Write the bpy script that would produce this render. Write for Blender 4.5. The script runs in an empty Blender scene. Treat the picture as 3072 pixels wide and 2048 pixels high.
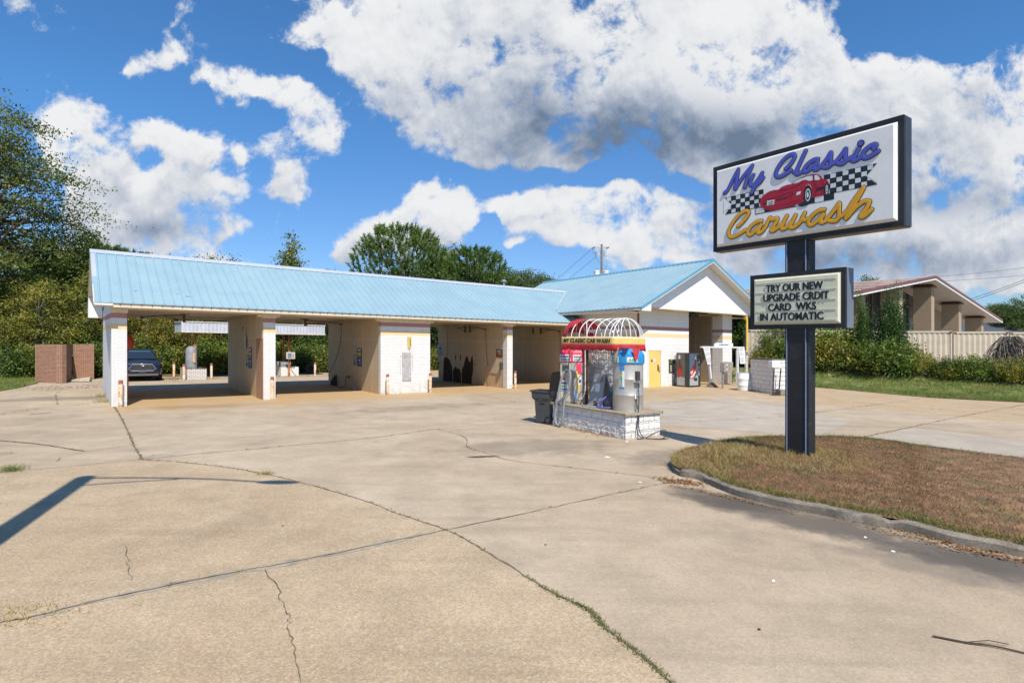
import bpy, bmesh, math, random
import numpy as np
from mathutils import Vector, Matrix
random.seed(7); rng = np.random.default_rng(11)
sc = bpy.context.scene
col = sc.collection
# ------------------------------------------------------------------ camera
F_PX, CAM_H, K = 1740.0, 2.44, 0.0151        # focal length (px of 3072), eye height, cross fall of the site
cd = bpy.data.cameras.new('camera'); cam = bpy.data.objects.new('camera', cd); col.objects.link(cam)
cam.location = (0, 0, CAM_H); cam.rotation_euler = (math.radians(90), 0, 0)
cd.sensor_width = 36; cd.lens = F_PX/3072*36; cd.clip_start = .1; cd.clip_end = 6000
cd.shift_y = (1025.3-1024)/3072
sc.camera = cam
# ------------------------------------------------------------------ sun, sky, exposure
SUN_DIR = Vector((.355, -.935, 0)).normalized(); SUN_EL = math.radians(50.8)
sl = bpy.data.lights.new('sun', 'SUN'); so = bpy.data.objects.new('sun', sl); col.objects.link(so)
sl.energy = 5.0; sl.angle = math.radians(.5); sl.color = (1, .93, .82)
sv = Vector((SUN_DIR.x*math.cos(SUN_EL), SUN_DIR.y*math.cos(SUN_EL), math.sin(SUN_EL)))
so.rotation_euler = sv.to_track_quat('Z', 'Y').to_euler()
so.location = (5, -10, 30)
sc.view_settings.view_transform = 'Standard'; sc.view_settings.look = 'None'
sc.view_settings.exposure = 0.2; sc.view_settings.gamma = 1
sc.cycles.max_bounces = 6; sc.cycles.diffuse_bounces = 3; sc.cycles.glossy_bounces = 3
sc.cycles.transmission_bounces = 4; sc.cycles.transparent_max_bounces = 6
sc.cycles.use_denoising = True
sc.cycles.sample_clamp_indirect = 6

def nd(nt, typ, x=None, **kw):
    n = nt.nodes.new(typ)
    for k, v in kw.items():
        setattr(n, k, v)
    return n
def setin(n, **kw):
    for k, v in kw.items():
        n.inputs[k].default_value = v
def math_(nt, op, a, b=None, c=None, clamp=False):
    n = nt.nodes.new('ShaderNodeMath'); n.operation = op; n.use_clamp = clamp
    for i, q in enumerate((a, b, c)):
        if q is None: continue
        if isinstance(q, (int, float)): n.inputs[i].default_value = q
        else: nt.links.new(q, n.inputs[i])
    return n.outputs[0]
def vmath(nt, op, a, b=None, c=None):
    n = nt.nodes.new('ShaderNodeVectorMath'); n.operation = op
    for i, q in enumerate((a, b, c)):
        if q is None: continue
        if isinstance(q, (tuple, list)): n.inputs[i].default_value = q
        else: nt.links.new(q, n.inputs[i])
    return n
def smooth(nt, x, a, b, lo=0., hi=1.):
    n = nt.nodes.new('ShaderNodeMapRange'); n.interpolation_type = 'SMOOTHSTEP'
    nt.links.new(x, n.inputs[0])
    for i, q in enumerate((a, b, lo, hi)): n.inputs[1+i].default_value = q
    return n.outputs[0]
def mixc(nt, f, a, b, mode='MIX'):
    n = nt.nodes.new('ShaderNodeMix'); n.data_type = 'RGBA'; n.blend_type = mode
    for i, q in ((0, f), (6, a), (7, b)):
        if isinstance(q, (int, float)): n.inputs[i].default_value = q
        elif isinstance(q, (tuple, list)): n.inputs[i].default_value = tuple(q)+((1,) if len(q) == 3 else ())
        else: nt.links.new(q, n.inputs[i])
    return n.outputs[2]
def noise(nt, vec, scale, detail=4, rough=.55, lac=2.0, dist=0.):
    n = nt.nodes.new('ShaderNodeTexNoise'); n.inputs['Scale'].default_value = scale
    n.inputs['Detail'].default_value = detail; n.inputs['Roughness'].default_value = rough
    n.inputs['Lacunarity'].default_value = lac; n.inputs['Distortion'].default_value = dist
    if vec is not None: nt.links.new(vec, n.inputs['Vector'])
    return n.outputs['Fac']

# sky: Nishita blue plus a layer of cumulus laid out by direction in the sky
def sky_world():
    w = bpy.data.worlds.new('World'); sc.world = w; w.use_nodes = True
    nt = w.node_tree; nt.nodes.clear()
    # (x, y, rx, ry, tilt in degrees, weight): cloud masses on the plane one unit ahead, in thousandths
    def b(px, py, rx, ry, wt=1., tilt=0):    # given on the 2352 px wide view
        s = 3072/2352
        return ((px*s-1536)/F_PX, (1025-(py*s-.0151*(px*s-1536)))/F_PX, rx*s/F_PX, ry*s/F_PX, wt, tilt)
    G = bpy.data.node_groups.new('cloud_density', 'ShaderNodeTree')
    G.interface.new_socket('P', in_out='INPUT', socket_type='NodeSocketVector')
    G.interface.new_socket('D', in_out='OUTPUT', socket_type='NodeSocketFloat')
    gi = G.nodes.new('NodeGroupInput'); go = G.nodes.new('NodeGroupOutput')
    P0 = gi.outputs[0]
    # domain warp so that outlines are ragged rather than round
    wn = G.nodes.new('ShaderNodeTexNoise'); wn.inputs['Scale'].default_value = 5.5; wn.inputs['Detail'].default_value = 5
    wn.inputs['Roughness'].default_value = .55; G.links.new(P0, wn.inputs['Vector'])
    wv = vmath(G, 'SUBTRACT', wn.outputs['Color'], (.5, .5, .5)).outputs[0]
    ws = vmath(G, 'MULTIPLY', wv, (.13, .10, 0)).outputs[0]
    P = vmath(G, 'ADD', P0, ws).outputs[0]
    blobs = [b(960, 70, 250, 95), b(1180, 60, 230, 120), b(1450, 80, 360, 190, 1.25), b(1760, 90, 230, 150, 1.25), b(1010, 180, 260, 110, 1.1, -28),
             b(1230, 330, 170, 130, .9), b(1480, 280, 330, 130, 1.2), b(1700, 250, 250, 110, 1.1), b(1160, 250, 110, 110, .8),
             b(1040, 330, 110, 90, .55), b(720, 60, 120, 30, .5),
             b(2150, 260, 190, 110, 1.05), b(2320, 220, 170, 110, 1.1), b(2230, 370, 280, 140, 1.15), b(2000, 330, 190, 90, .9), b(2280, 500, 260, 110, 1.0),
             b(1900, 400, 220, 90, .85), b(2080, 560, 300, 80, .95), b(2330, 610, 190, 70, .8), b(1780, 470, 180, 80, .8), b(1560, 580, 170, 50, .7),
             b(1380, 490, 240, 65, 1.0), b(1220, 505, 120, 36, .7), b(1530, 540, 220, 60, .9), b(1700, 590, 180, 70, .8), b(1180, 440, 110, 60, .5),
             b(960, 470, 110, 75, 1.25), b(1000, 545, 110, 50, 1.0), b(880, 535, 90, 28, .6), b(800, 568, 34, 26, .9),
             b(190, 280, 75, 62, 1.2), b(215, 370, 85, 90, 1.25), b(150, 330, 70, 90, .9), b(240, 470, 90, 50, .9), b(420, 410, 75, 75, 1.25), b(470, 470, 90, 65, 1.15), b(370, 490, 140, 66, 1.2),
             b(300, 440, 80, 60, .7), b(360, 535, 120, 40, .65),
             b(395, 100, 50, 38, .85, 15), b(320, 135, 90, 24, .75, 12), b(465, 140, 46, 24, .9, 25), b(600, 175, 100, 28, .95, -22), b(545, 200, 60, 24, .75, -40),
             b(690, 225, 85, 38, .9, -35), b(680, 300, 58, 50, .78), b(762, 330, 46, 62, .82), b(385, 280, 85, 42, .95, -12), b(455, 322, 60, 28, .95, -18),
             b(330, 290, 40, 30, .5), b(660, 440, 130, 26, .66), b(690, 385, 54, 42, .6), b(570, 360, 26, 36, .6), b(130, 10, 120, 36, .6, -15), b(520, 15, 60, 22, .45), b(400, 25, 60, 30, .4),
             b(330, 575, 260, 18, .75), b(150, 565, 120, 28, .8), b(700, 622, 70, 9, .7), b(1290, 632, 60, 12, .7), b(1180, 563, 36, 9, .7), b(2260, 655, 180, 36, .8),
             b(1300, 570, 60, 20, .5), b(2010, 480, 150, 60, .7),
             # openings of blue
             b(1205, 165, 36, 60, -1.7), b(1290, 190, 50, 22, -1.0), b(1330, 396, 150, 30, -1.5, 6), b(620, 420, 160, 60, -.2), b(1180, 420, 60, 40, -.9), b(1112, 545, 32, 100, -1.1), b(830, 420, 60, 60, -.5), b(1620, 440, 90, 30, -.8), b(1290, 275, 40, 30, -1.), b(1165, 320, 50, 80, -.7), b(1440, 372, 60, 16, -.6), b(1590, 415, 70, 18, -.5), b(1080, 395, 120, 42, -1.0), b(330, 345, 50, 30, -.7), b(830, 400, 80, 90, -.8), b(2140, 70, 200, 80, -1.3), b(1960, 190, 40, 90, -.7),
             b(1260, 590, 190, 34, -.6), b(540, 250, 140, 50, -.4), b(620, 120, 200, 40, -.25)]
    acc = None
    for (x, z, rx, ry, wt, tl) in blobs:
        q = P
        if tl:
            t = math.radians(tl); ct, st = math.cos(t), math.sin(t)
            sub = vmath(G, 'SUBTRACT', P, (x, z, 0)).outputs[0]
            d1 = vmath(G, 'DOT_PRODUCT', sub, (ct/rx, st/rx, 0)).outputs['Value']
            d2 = vmath(G, 'DOT_PRODUCT', sub, (-st/ry, ct/ry, 0)).outputs['Value']
            r2 = math_(G, 'ADD', math_(G, 'MULTIPLY', d1, d1), math_(G, 'MULTIPLY', d2, d2))
        else:
            m = vmath(G, 'MULTIPLY_ADD', q, (1/rx, 1/ry, 0), (-x/rx, -z/ry, 0)).outputs[0]
            r2 = vmath(G, 'DOT_PRODUCT', m, m).outputs['Value']
        e = math_(G, 'POWER', .40, r2)
        acc = math_(G, 'MULTIPLY_ADD', e, wt, acc if acc is not None else 0.)
    acc = math_(G, 'MULTIPLY', math_(G, 'MINIMUM', acc, .95), 1.08)
    n1 = noise(G, P0, 5.0, 6, .58, 2.1, .3); n2 = noise(G, P0, 17.0, 6, .62, 2.1, .3)
    bil = math_(G, 'ABSOLUTE', math_(G, 'MULTIPLY_ADD', noise(G, P, 11.0, 6, .55), 2., -1.))     # cauliflower lobes
    f = math_(G, 'MULTIPLY_ADD', n1, 2.9, -1.50)
    f = math_(G, 'MULTIPLY_ADD', n2, 1.7, math_(G, 'ADD', f, -.86))
    f = math_(G, 'MULTIPLY_ADD', bil, -.9, math_(G, 'ADD', f, .20))
    d = math_(G, 'ADD', acc, f)
    G.links.new(d, go.inputs[0])
    tc = nt.nodes.new('ShaderNodeTexCoord'); gen = tc.outputs['Generated']
    sx = nt.nodes.new('ShaderNodeSeparateXYZ'); nt.links.new(gen, sx.inputs[0])
    y = math_(nt, 'MAXIMUM', math_(nt, 'ABSOLUTE', sx.outputs[1]), .12)
    px = math_(nt, 'DIVIDE', sx.outputs[0], y); pz = math_(nt, 'DIVIDE', sx.outputs[2], y)
    cb = nt.nodes.new('ShaderNodeCombineXYZ'); nt.links.new(px, cb.inputs[0]); nt.links.new(pz, cb.inputs[1])
    P = cb.outputs[0]
    def dens(off):
        g = nt.nodes.new('ShaderNodeGroup'); g.node_tree = G
        nt.links.new(vmath(nt, 'ADD', P, off).outputs[0], g.inputs[0]); return g.outputs[0]
    d0 = dens((0, 0, 0)); d1 = dens((.004, .012, 0)); d2 = dens((.014, .040, 0))
    cover = smooth(nt, d0, .46, 1.02)
    front = smooth(nt, sx.outputs[1], -.05, .15)
    cover = math_(nt, 'MULTIPLY', cover, front)
    cover = math_(nt, 'MULTIPLY', cover, smooth(nt, sx.outputs[2], -.02, .02))
    # relief: more cloud above a point than at it means that point is shaded
    rel = math_(nt, 'ADD', math_(nt, 'MULTIPLY', math_(nt, 'SUBTRACT', d1, d0), .34), math_(nt, 'MULTIPLY', math_(nt, 'SUBTRACT', d2, d0), .40))
    thick = smooth(nt, d0, .6, 1.6)
    n3 = noise(nt, P, 3.1, 6, .56, 2.0, .3)
    sh = math_(nt, 'ADD', math_(nt, 'MULTIPLY_ADD', thick, .26, .10), rel)
    sh = math_(nt, 'ADD', sh, math_(nt, 'MULTIPLY_ADD', n3, 2.4, -1.08), clamp=True)
    # heavy flat bases of the large clouds
    base = None
    for (x, z, rx, ry, wt, tl) in [b(1460, 312, 420, 90, 1.0), b(1560, 335, 280, 50, .4), b(1690, 310, 170, 60, .4), b(2160, 485, 230, 56, .95), b(2010, 612, 340, 54, 1.0), b(2250, 330, 120, 60, .3), b(1040, 220, 200, 60, .3), b(1700, 520, 140, 60, .45), b(230, 400, 70, 50, .35), b(370, 515, 130, 30, .55), b(960, 555, 140, 34, .4), b(1500, 180, 250, 70, .25), b(1120, 380, 130, 50, .3)]:
        m = vmath(nt, 'MULTIPLY_ADD', P, (1/rx, 1/ry, 0), (-x/rx, -z/ry, 0)).outputs[0]
        e = math_(nt, 'POWER', .40, vmath(nt, 'DOT_PRODUCT', m, m).outputs['Value'])
        base = math_(nt, 'MULTIPLY_ADD', e, wt, base if base is not None else 0.)
    base = math_(nt, 'MULTIPLY', base, math_(nt, 'MULTIPLY_ADD', n3, 1.2, .4))
    sh = math_(nt, 'ADD', math_(nt, 'MULTIPLY', sh, .66), math_(nt, 'MULTIPLY', base, .62), clamp=True)
    r = nt.nodes.new('ShaderNodeValToRGB'); nt.links.new(sh, r.inputs[0])
    e = r.color_ramp.elements; e[0].position = 0; e[0].color = (.93, .94, .95, 1); e[1].position = 1; e[1].color = (.17, .235, .34, 1)
    for p_, c_ in ((.22, (.84, .86, .89, 1)), (.5, (.57, .62, .71, 1)), (.75, (.34, .405, .52, 1))):
        k = e.new(p_); k.color = c_
    st = nt.nodes.new('ShaderNodeTexSky'); st.sky_type = 'NISHITA'; st.sun_disc = False
    st.sun_elevation = SUN_EL; st.sun_rotation = math.atan2(SUN_DIR.x, SUN_DIR.y)
    st.altitude = 150; st.air_density = 1.0; st.dust_density = .25; st.ozone_density = 2.2
    # deep autumn blue
    hs = mixc(nt, 1.0, st.outputs[0], mixc(nt, smooth(nt, pz, .02, .50), (.62, .82, 1.12), SKY_TINT), 'MULTIPLY')
    c = mixc(nt, cover, hs, mixc(nt, 1.0, r.outputs[0], (CLOUD/SKY_S, CLOUD/SKY_S, CLOUD/SKY_S), 'MULTIPLY'))
    bg = nt.nodes.new('ShaderNodeBackground'); bg.inputs['Strength'].default_value = SKY_S
    nt.links.new(c, bg.inputs['Color'])
    out = nt.nodes.new('ShaderNodeOutputWorld'); nt.links.new(bg.outputs[0], out.inputs['Surface'])
    w.cycles.sampling_method = 'MANUAL'; w.cycles.sample_map_resolution = 512
SKY_S, CLOUD = .10, .81
SKY_TINT = (.54, 1.0, 1.36)
sky_world()

# ------------------------------------------------------------------ site frame
UV = np.array([2274., F_PX]); UV /= np.hypot(*UV); VV = np.array([-UV[1], UV[0]])
ORG = np.array([-13.779, 19.946])                       # front left corner of the wash bays
RB = math.atan2(UV[1], UV[0])                           # heading of the building front
def ss(a, b, x):
    t = min(1, max(0, (x-a)/(b-a))); return t*t*(3-2*t)
def W(u, v): return ORG[0]+u*UV[0]+v*VV[0], ORG[1]+u*UV[1]+v*VV[1]
def rise(X, Y):
    du, dv = X-ORG[0], Y-ORG[1]; u = du*UV[0]+dv*UV[1]; v = du*VV[0]+dv*VV[1]
    return .16*ss(17.5, 22.5, u)*ss(-.3, -3.6, v)*ss(-15, -8, v)
def bank(X, Y):
    du, dv = X-ORG[0], Y-ORG[1]; u = du*UV[0]+dv*UV[1]
    d = (X-16.7)*.55+(Y-32.15)*.835
    return .8*ss(1.2, 5, d)*ss(32.5, 35.5, u)
def gz(X, Y): return -K*X+rise(X, Y)+bank(X, Y)
def G(px, py, z=0.):                                    # where the sight line through a surveyed point meets the ground
    d = F_PX*(CAM_H-z)/(py-K*(px-1536)-1025.3); return (px-1536)/F_PX*d, d

# ------------------------------------------------------------------ mesh builder
def up(o):
    while o.parent: o = o.parent
    return o
class MB:
    def __init__(s): s.v = []; s.f = []; s.m = []
    def add(s, vs, fs, mi=0, M=None):
        n = len(s.v)
        s.v += [tuple(M @ Vector(v)) if M is not None else tuple(v) for v in vs]
        s.f += [tuple(i+n for i in f) for f in fs]; s.m += [mi]*len(fs); return s
    def box(s, x0, x1, y0, y1, z0, z1, mi=0, M=None):
        vs = [(x0,y0,z0),(x1,y0,z0),(x1,y1,z0),(x0,y1,z0),(x0,y0,z1),(x1,y0,z1),(x1,y1,z1),(x0,y1,z1)]
        return s.add(vs, [(0,3,2,1),(4,5,6,7),(0,1,5,4),(1,2,6,5),(2,3,7,6),(3,0,4,7)], mi, M)
    def cyl(s, p0, p1, r0, r1=None, n=12, mi=0, cap=True):
        return s.tube([p0, p1], r0, n, mi, r1=r1, cap=cap)
    def tube(s, pts, r, n=8, mi=0, closed=False, r1=None, cap=True, sx=1., sy=1., upv=None):
        P = [Vector(p) for p in pts]; N = len(P); rings = []
        prev = None
        for i, p in enumerate(P):
            a = P[(i-1) % N] if (closed or i > 0) else P[i]; b = P[(i+1) % N] if (closed or i < N-1) else P[i]
            t = (b-a); t = t.normalized() if t.length > 1e-9 else Vector((0, 0, 1))
            if upv is not None: x = Vector(upv).cross(t)
            elif prev is None: x = (Vector((0, 0, 1)) if abs(t.z) < .9 else Vector((1, 0, 0))).cross(t)
            else: x = prev-t*prev.dot(t)
            x = x.normalized() if x.length > 1e-9 else Vector((1, 0, 0)); prev = x
            y = t.cross(x)
            rr = r[i] if isinstance(r, (list, tuple)) else (r if r1 is None else r+(r1-r)*i/(N-1))
            rings.append([p+x*(math.cos(2*math.pi*k/n)*rr*sx)+y*(math.sin(2*math.pi*k/n)*rr*sy) for k in range(n)])
        vs = [v for R in rings for v in R]; fs = []
        M_ = N if closed else N-1
        for i in range(M_):
            for k in range(n):
                a = i*n+k; b = i*n+(k+1) % n; j = ((i+1) % N)*n
                fs.append((a, b, j+(k+1) % n, j+k))
        if cap and not closed:
            fs.append(tuple(range(n))[::-1]); fs.append(tuple((N-1)*n+k for k in range(n)))
        return s.add(vs, fs, mi)
    def lathe(s, prof, cx=0, cy=0, n=24, mi=0, sx=1., sy=1.):
        vs = []; fs = []; m = len(prof)
        for (r, z) in prof:
            for k in range(n):
                a = 2*math.pi*k/n; vs.append((cx+math.cos(a)*r*sx, cy+math.sin(a)*r*sy, z))
        for i in range(m-1):
            for k in range(n):
                fs.append((i*n+k, i*n+(k+1) % n, (i+1)*n+(k+1) % n, (i+1)*n+k))
        fs.append(tuple(range(n))[::-1]); fs.append(tuple((m-1)*n+k for k in range(n)))
        return s.add(vs, fs, mi)
    def prism(s, poly, a, b, axis='z', mi=0, M=None):       # 2D outline swept from a to b along an axis
        n = len(poly)
        def P(q, h): return (q[0], q[1], h) if axis == 'z' else ((q[0], h, q[1]) if axis == 'y' else (h, q[0], q[1]))
        vs = [P(q, a) for q in poly]+[P(q, b) for q in poly]
        fs = [tuple(range(n))[::-1], tuple(range(n, 2*n))]+[(i, (i+1) % n, n+(i+1) % n, n+i) for i in range(n)]
        return s.add(vs, fs, mi, M)
    def build(s, name, mats, parent=None, smooth=False, bevel=0., flatten=True, loc=None, tri=False):
        me = bpy.data.meshes.new(name)
        vs = np.array(s.v, dtype=float).reshape(-1, 3)
        if parent is not None and flatten:                   # objects stand upright on the cross fall
            a = up(parent).rotation_euler.z; vs[:, 2] -= K*(math.cos(a)*vs[:, 0]-math.sin(a)*vs[:, 1])
        me.from_pydata(vs.tolist(), [], s.f)
        if not isinstance(mats, (list, tuple)): mats = [mats]
        for m in mats: me.materials.append(m)
        if len(mats) > 1: me.polygons.foreach_set('material_index', s.m)
        bm = bmesh.new(); bm.from_mesh(me); bmesh.ops.recalc_face_normals(bm, faces=bm.faces)
        if tri: bmesh.ops.triangulate(bm, faces=[f for f in bm.faces if len(f.verts) > 4])
        bm.to_mesh(me); bm.free()
        if smooth:
            me.polygons.foreach_set('use_smooth', [True]*len(me.polygons))
            try: me.set_sharp_from_angle(angle=math.radians(40))
            except Exception: pass
        o = bpy.data.objects.new(name, me); col.objects.link(o)
        if parent is not None: o.parent = parent
        if loc is not None: o.location = loc
        if bevel:
            md = o.modifiers.new('bevel', 'BEVEL'); md.width = bevel; md.segments = 2; md.limit_method = 'ANGLE'; md.angle_limit = math.radians(40)
        return o
def tag(o, label=None, cat=None, group=None, kind=None):
    if label: o['label'] = label
    if cat: o['category'] = cat
    if group: o['group'] = group
    if kind: o['kind'] = kind
    return o
def thing(name, label, cat, X, Y, dz=0., rz=0., group=None):
    o = bpy.data.objects.new(name, None); col.objects.link(o); o.empty_display_size = .2
    o.location = (X, Y, gz(X, Y)+dz); o.rotation_euler = (0, 0, rz)
    return tag(o, label, cat, group)
def thing_uv(name, label, cat, u, v, dz=0., rz=None, group=None):
    X, Y = W(u, v); return thing(name, label, cat, X, Y, dz, RB if rz is None else rz, group)
def copy_tree(o, parent=None):
    c = o.copy(); col.objects.link(c)
    if parent is not None: c.parent = parent
    for ch in list(o.children): copy_tree(ch, c)
    return c
def place(o, X, Y, rz, label=None, s=1., dz=0.):
    o.location = (X, Y, gz(X, Y)+dz); o.rotation_euler = (0, 0, rz); o.scale = (s, s, s)
    if label: o['label'] = label
    return o
def spline(pts, n=8, closed=False):
    P = [np.array(p, float) for p in pts]; N = len(P); out = []
    rngi = range(N if closed else N-1)
    for i in rngi:
        p1, p2 = P[i], P[(i+1) % N]
        p0 = P[(i-1) % N] if (closed or i > 0) else 2*p1-p2
        p3 = P[(i+2) % N] if (closed or i < N-2) else 2*p2-p1
        for k in range(n):
            t = k/n
            out.append(tuple(.5*((2*p1)+(-p0+p2)*t+(2*p0-5*p1+4*p2-p3)*t*t+(-p0+3*p1-3*p2+p3)*t**3)))
    if not closed: out.append(tuple(P[-1]))
    return out
def text_mb(string, size, extrude=.004, offset=0., sx=1., shear=0., align='CENTER'):
    c = bpy.data.curves.new('lettering', 'FONT'); c.body = string; c.size = size; c.extrude = extrude; c.offset = offset; c.align_x = align; c.shear = shear
    c.resolution_u = 3
    o = bpy.data.objects.new('lettering', c); col.objects.link(o)
    bpy.context.view_layer.update()
    me = bpy.data.meshes.new_from_object(o.evaluated_get(bpy.context.evaluated_depsgraph_get()))
    vs = [(v.co.x*sx, v.co.y, v.co.z) for v in me.vertices]; fs = [tuple(p.vertices) for p in me.polygons]
    bpy.data.objects.remove(o); bpy.data.curves.remove(c); bpy.data.meshes.remove(me)
    return vs, fs

# ------------------------------------------------------------------ materials
SX, SY = K*math.cos(RB), -K*math.sin(RB)
def base_mat(name):
    m = bpy.data.materials.new(name); m.use_nodes = True; nt = m.node_tree
    return m, nt, nt.nodes['Principled BSDF']
def objco(nt): return nt.nodes.new('ShaderNodeTexCoord').outputs['Object']
def bump(nt, bs, h, strength=.3, dist=.02):
    n = nt.nodes.new('ShaderNodeBump'); n.inputs['Strength'].default_value = strength; n.inputs['Distance'].default_value = dist
    nt.links.new(h, n.inputs['Height']); nt.links.new(n.outputs[0], bs.inputs['Normal'])
def M(name, c, rough=.6, metal=0., var=.12, scale=3., bstr=.15, bscale=40., dirt=None, dirt_amt=.4, dscale=1.5, spec=None, c2=None):
    m, nt, bs = base_mat(name); co = objco(nt)
    n = noise(nt, co, scale, 5, .6)
    a = tuple(min(1, x*(1-var)) for x in c); b = tuple(min(1, x*(1+var)) for x in (c2 or c))
    out = mixc(nt, smooth(nt, n, .3, .7), a, b)
    if dirt:
        d = noise(nt, co, dscale, 7, .68, dist=.4)
        out = mixc(nt, smooth(nt, d, .5, .72, 0, dirt_amt), out, dirt)
    nt.links.new(out, bs.inputs['Base Color']); bs.inputs['Roughness'].default_value = rough; bs.inputs['Metallic'].default_value = metal
    if spec is not None: bs.inputs['Specular IOR Level'].default_value = spec
    if bstr: bump(nt, bs, noise(nt, co, bscale, 3), bstr, .01)
    return m
def wall_uv(nt):                                           # coordinates along a wall and up it
    tc = nt.nodes.new('ShaderNodeTexCoord'); s = nt.nodes.new('ShaderNodeSeparateXYZ'); nt.links.new(tc.outputs['Object'], s.inputs[0])
    g = nt.nodes.new('ShaderNodeSeparateXYZ'); nt.links.new(tc.outputs['Normal'], g.inputs[0])
    along = nt.nodes.new('ShaderNodeMix'); along.data_type = 'FLOAT'
    nt.links.new(math_(nt, 'GREATER_THAN', math_(nt, 'ABSOLUTE', g.outputs[0]), .6), along.inputs[0])
    nt.links.new(s.outputs[0], along.inputs[2]); nt.links.new(s.outputs[1], along.inputs[3])
    z = math_(nt, 'ADD', s.outputs[2], math_(nt, 'ADD', math_(nt, 'MULTIPLY', s.outputs[0], SX), math_(nt, 'MULTIPLY', s.outputs[1], SY)))
    c = nt.nodes.new('ShaderNodeCombineXYZ'); nt.links.new(along.outputs[0], c.inputs[0]); nt.links.new(z, c.inputs[1])
    return c.outputs[0], along.outputs[0], z, tc.outputs['Object']
def brick(name, c1, c2, mortar, bw=.2, bh=.067, mw=.01, bstr=.5, paint=None, stripes=None, dirt=None, rough=.85, bare=None):
    m, nt, bs = base_mat(name); uv, al, z, co = wall_uv(nt)
    b = nt.nodes.new('ShaderNodeTexBrick'); nt.links.new(uv, b.inputs['Vector'])
    setin(b, Scale=1., **{'Brick Width': bw, 'Row Height': bh, 'Mortar Size': mw, 'Mortar Smooth': .25, 'Bias': -.1})
    b.inputs['Color1'].default_value = (*c1, 1); b.inputs['Color2'].default_value = (*c2, 1); b.inputs['Mortar'].default_value = (*mortar, 1)
    out = mixc(nt, math_(nt, 'MULTIPLY', noise(nt, co, 7, 5), .35), b.outputs['Color'], tuple(x*.55 for x in c1))
    if stripes:
        wob = math_(nt, 'MULTIPLY_ADD', noise(nt, co, 9, 3), .016, -.008); zz = math_(nt, 'ADD', z, wob)
        n = noise(nt, co, 5, 6, .7)
        for z0, z1, c in stripes:
            msk = math_(nt, 'MULTIPLY', math_(nt, 'GREATER_THAN', zz, z0), math_(nt, 'LESS_THAN', zz, z1))
            msk = math_(nt, 'MULTIPLY', msk, smooth(nt, n, .22, .42, .55, .96))
            msk = math_(nt, 'MULTIPLY', msk, smooth(nt, b.outputs['Fac'], 0, 1, 1, .8))
            out = mixc(nt, msk, out, c)
    if dirt:
        low = smooth(nt, z, .7, 0., 0, 1)
        d = math_(nt, 'MULTIPLY', smooth(nt, noise(nt, co, 3, 7, .7), .42, .75), math_(nt, 'MULTIPLY_ADD', low, .75, .18))
        out = mixc(nt, d, out, dirt)
    if bare:                                               # chips where the paint has come off the joints
        ch = smooth(nt, noise(nt, co, 1.3, 6, .75), .60, .70)
        out = mixc(nt, math_(nt, 'MULTIPLY', ch, b.outputs['Fac']), out, bare)
    nt.links.new(out, bs.inputs['Base Color']); bs.inputs['Roughness'].default_value = rough
    h = math_(nt, 'SUBTRACT', math_(nt, 'MULTIPLY', noise(nt, co, 60, 3), .3), b.outputs['Fac'])
    bump(nt, bs, h, bstr, .008)
    return m
def lined(name, c, pitch, horiz=True, depth=.35, line=.08, rough=.5, lc=None, dirt=None, var=.05, mode=None):   # lapped siding or beaded soffit
    m, nt, bs = base_mat(name); uv, al, z, co = wall_uv(nt)
    s = nt.nodes.new('ShaderNodeSeparateXYZ'); nt.links.new(co, s.inputs[0])
    q = {'z': z, 'along': al, 'x': s.outputs[0], 'y': s.outputs[1]}[mode or ('z' if horiz else 'along')]
    fr = math_(nt, 'FRACT', math_(nt, 'DIVIDE', q, pitch))
    ln = math_(nt, 'LESS_THAN', fr, line)
    n = noise(nt, co, 2.2, 6, .65)
    out = mixc(nt, smooth(nt, n, .3, .75), tuple(x*(1-var) for x in c), tuple(min(1, x*(1+var)) for x in c))
    if dirt: out = mixc(nt, smooth(nt, noise(nt, co, 1.1, 7, .7), .45, .75, 0, .5), out, dirt)
    out = mixc(nt, math_(nt, 'MULTIPLY', ln, depth), out, lc or tuple(x*.35 for x in c))
    nt.links.new(out, bs.inputs['Base Color']); bs.inputs['Roughness'].default_value = rough
    bump(nt, bs, fr if mode is None and horiz else math_(nt, 'SUBTRACT', 1., ln), .5, .012)
    return m
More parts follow.
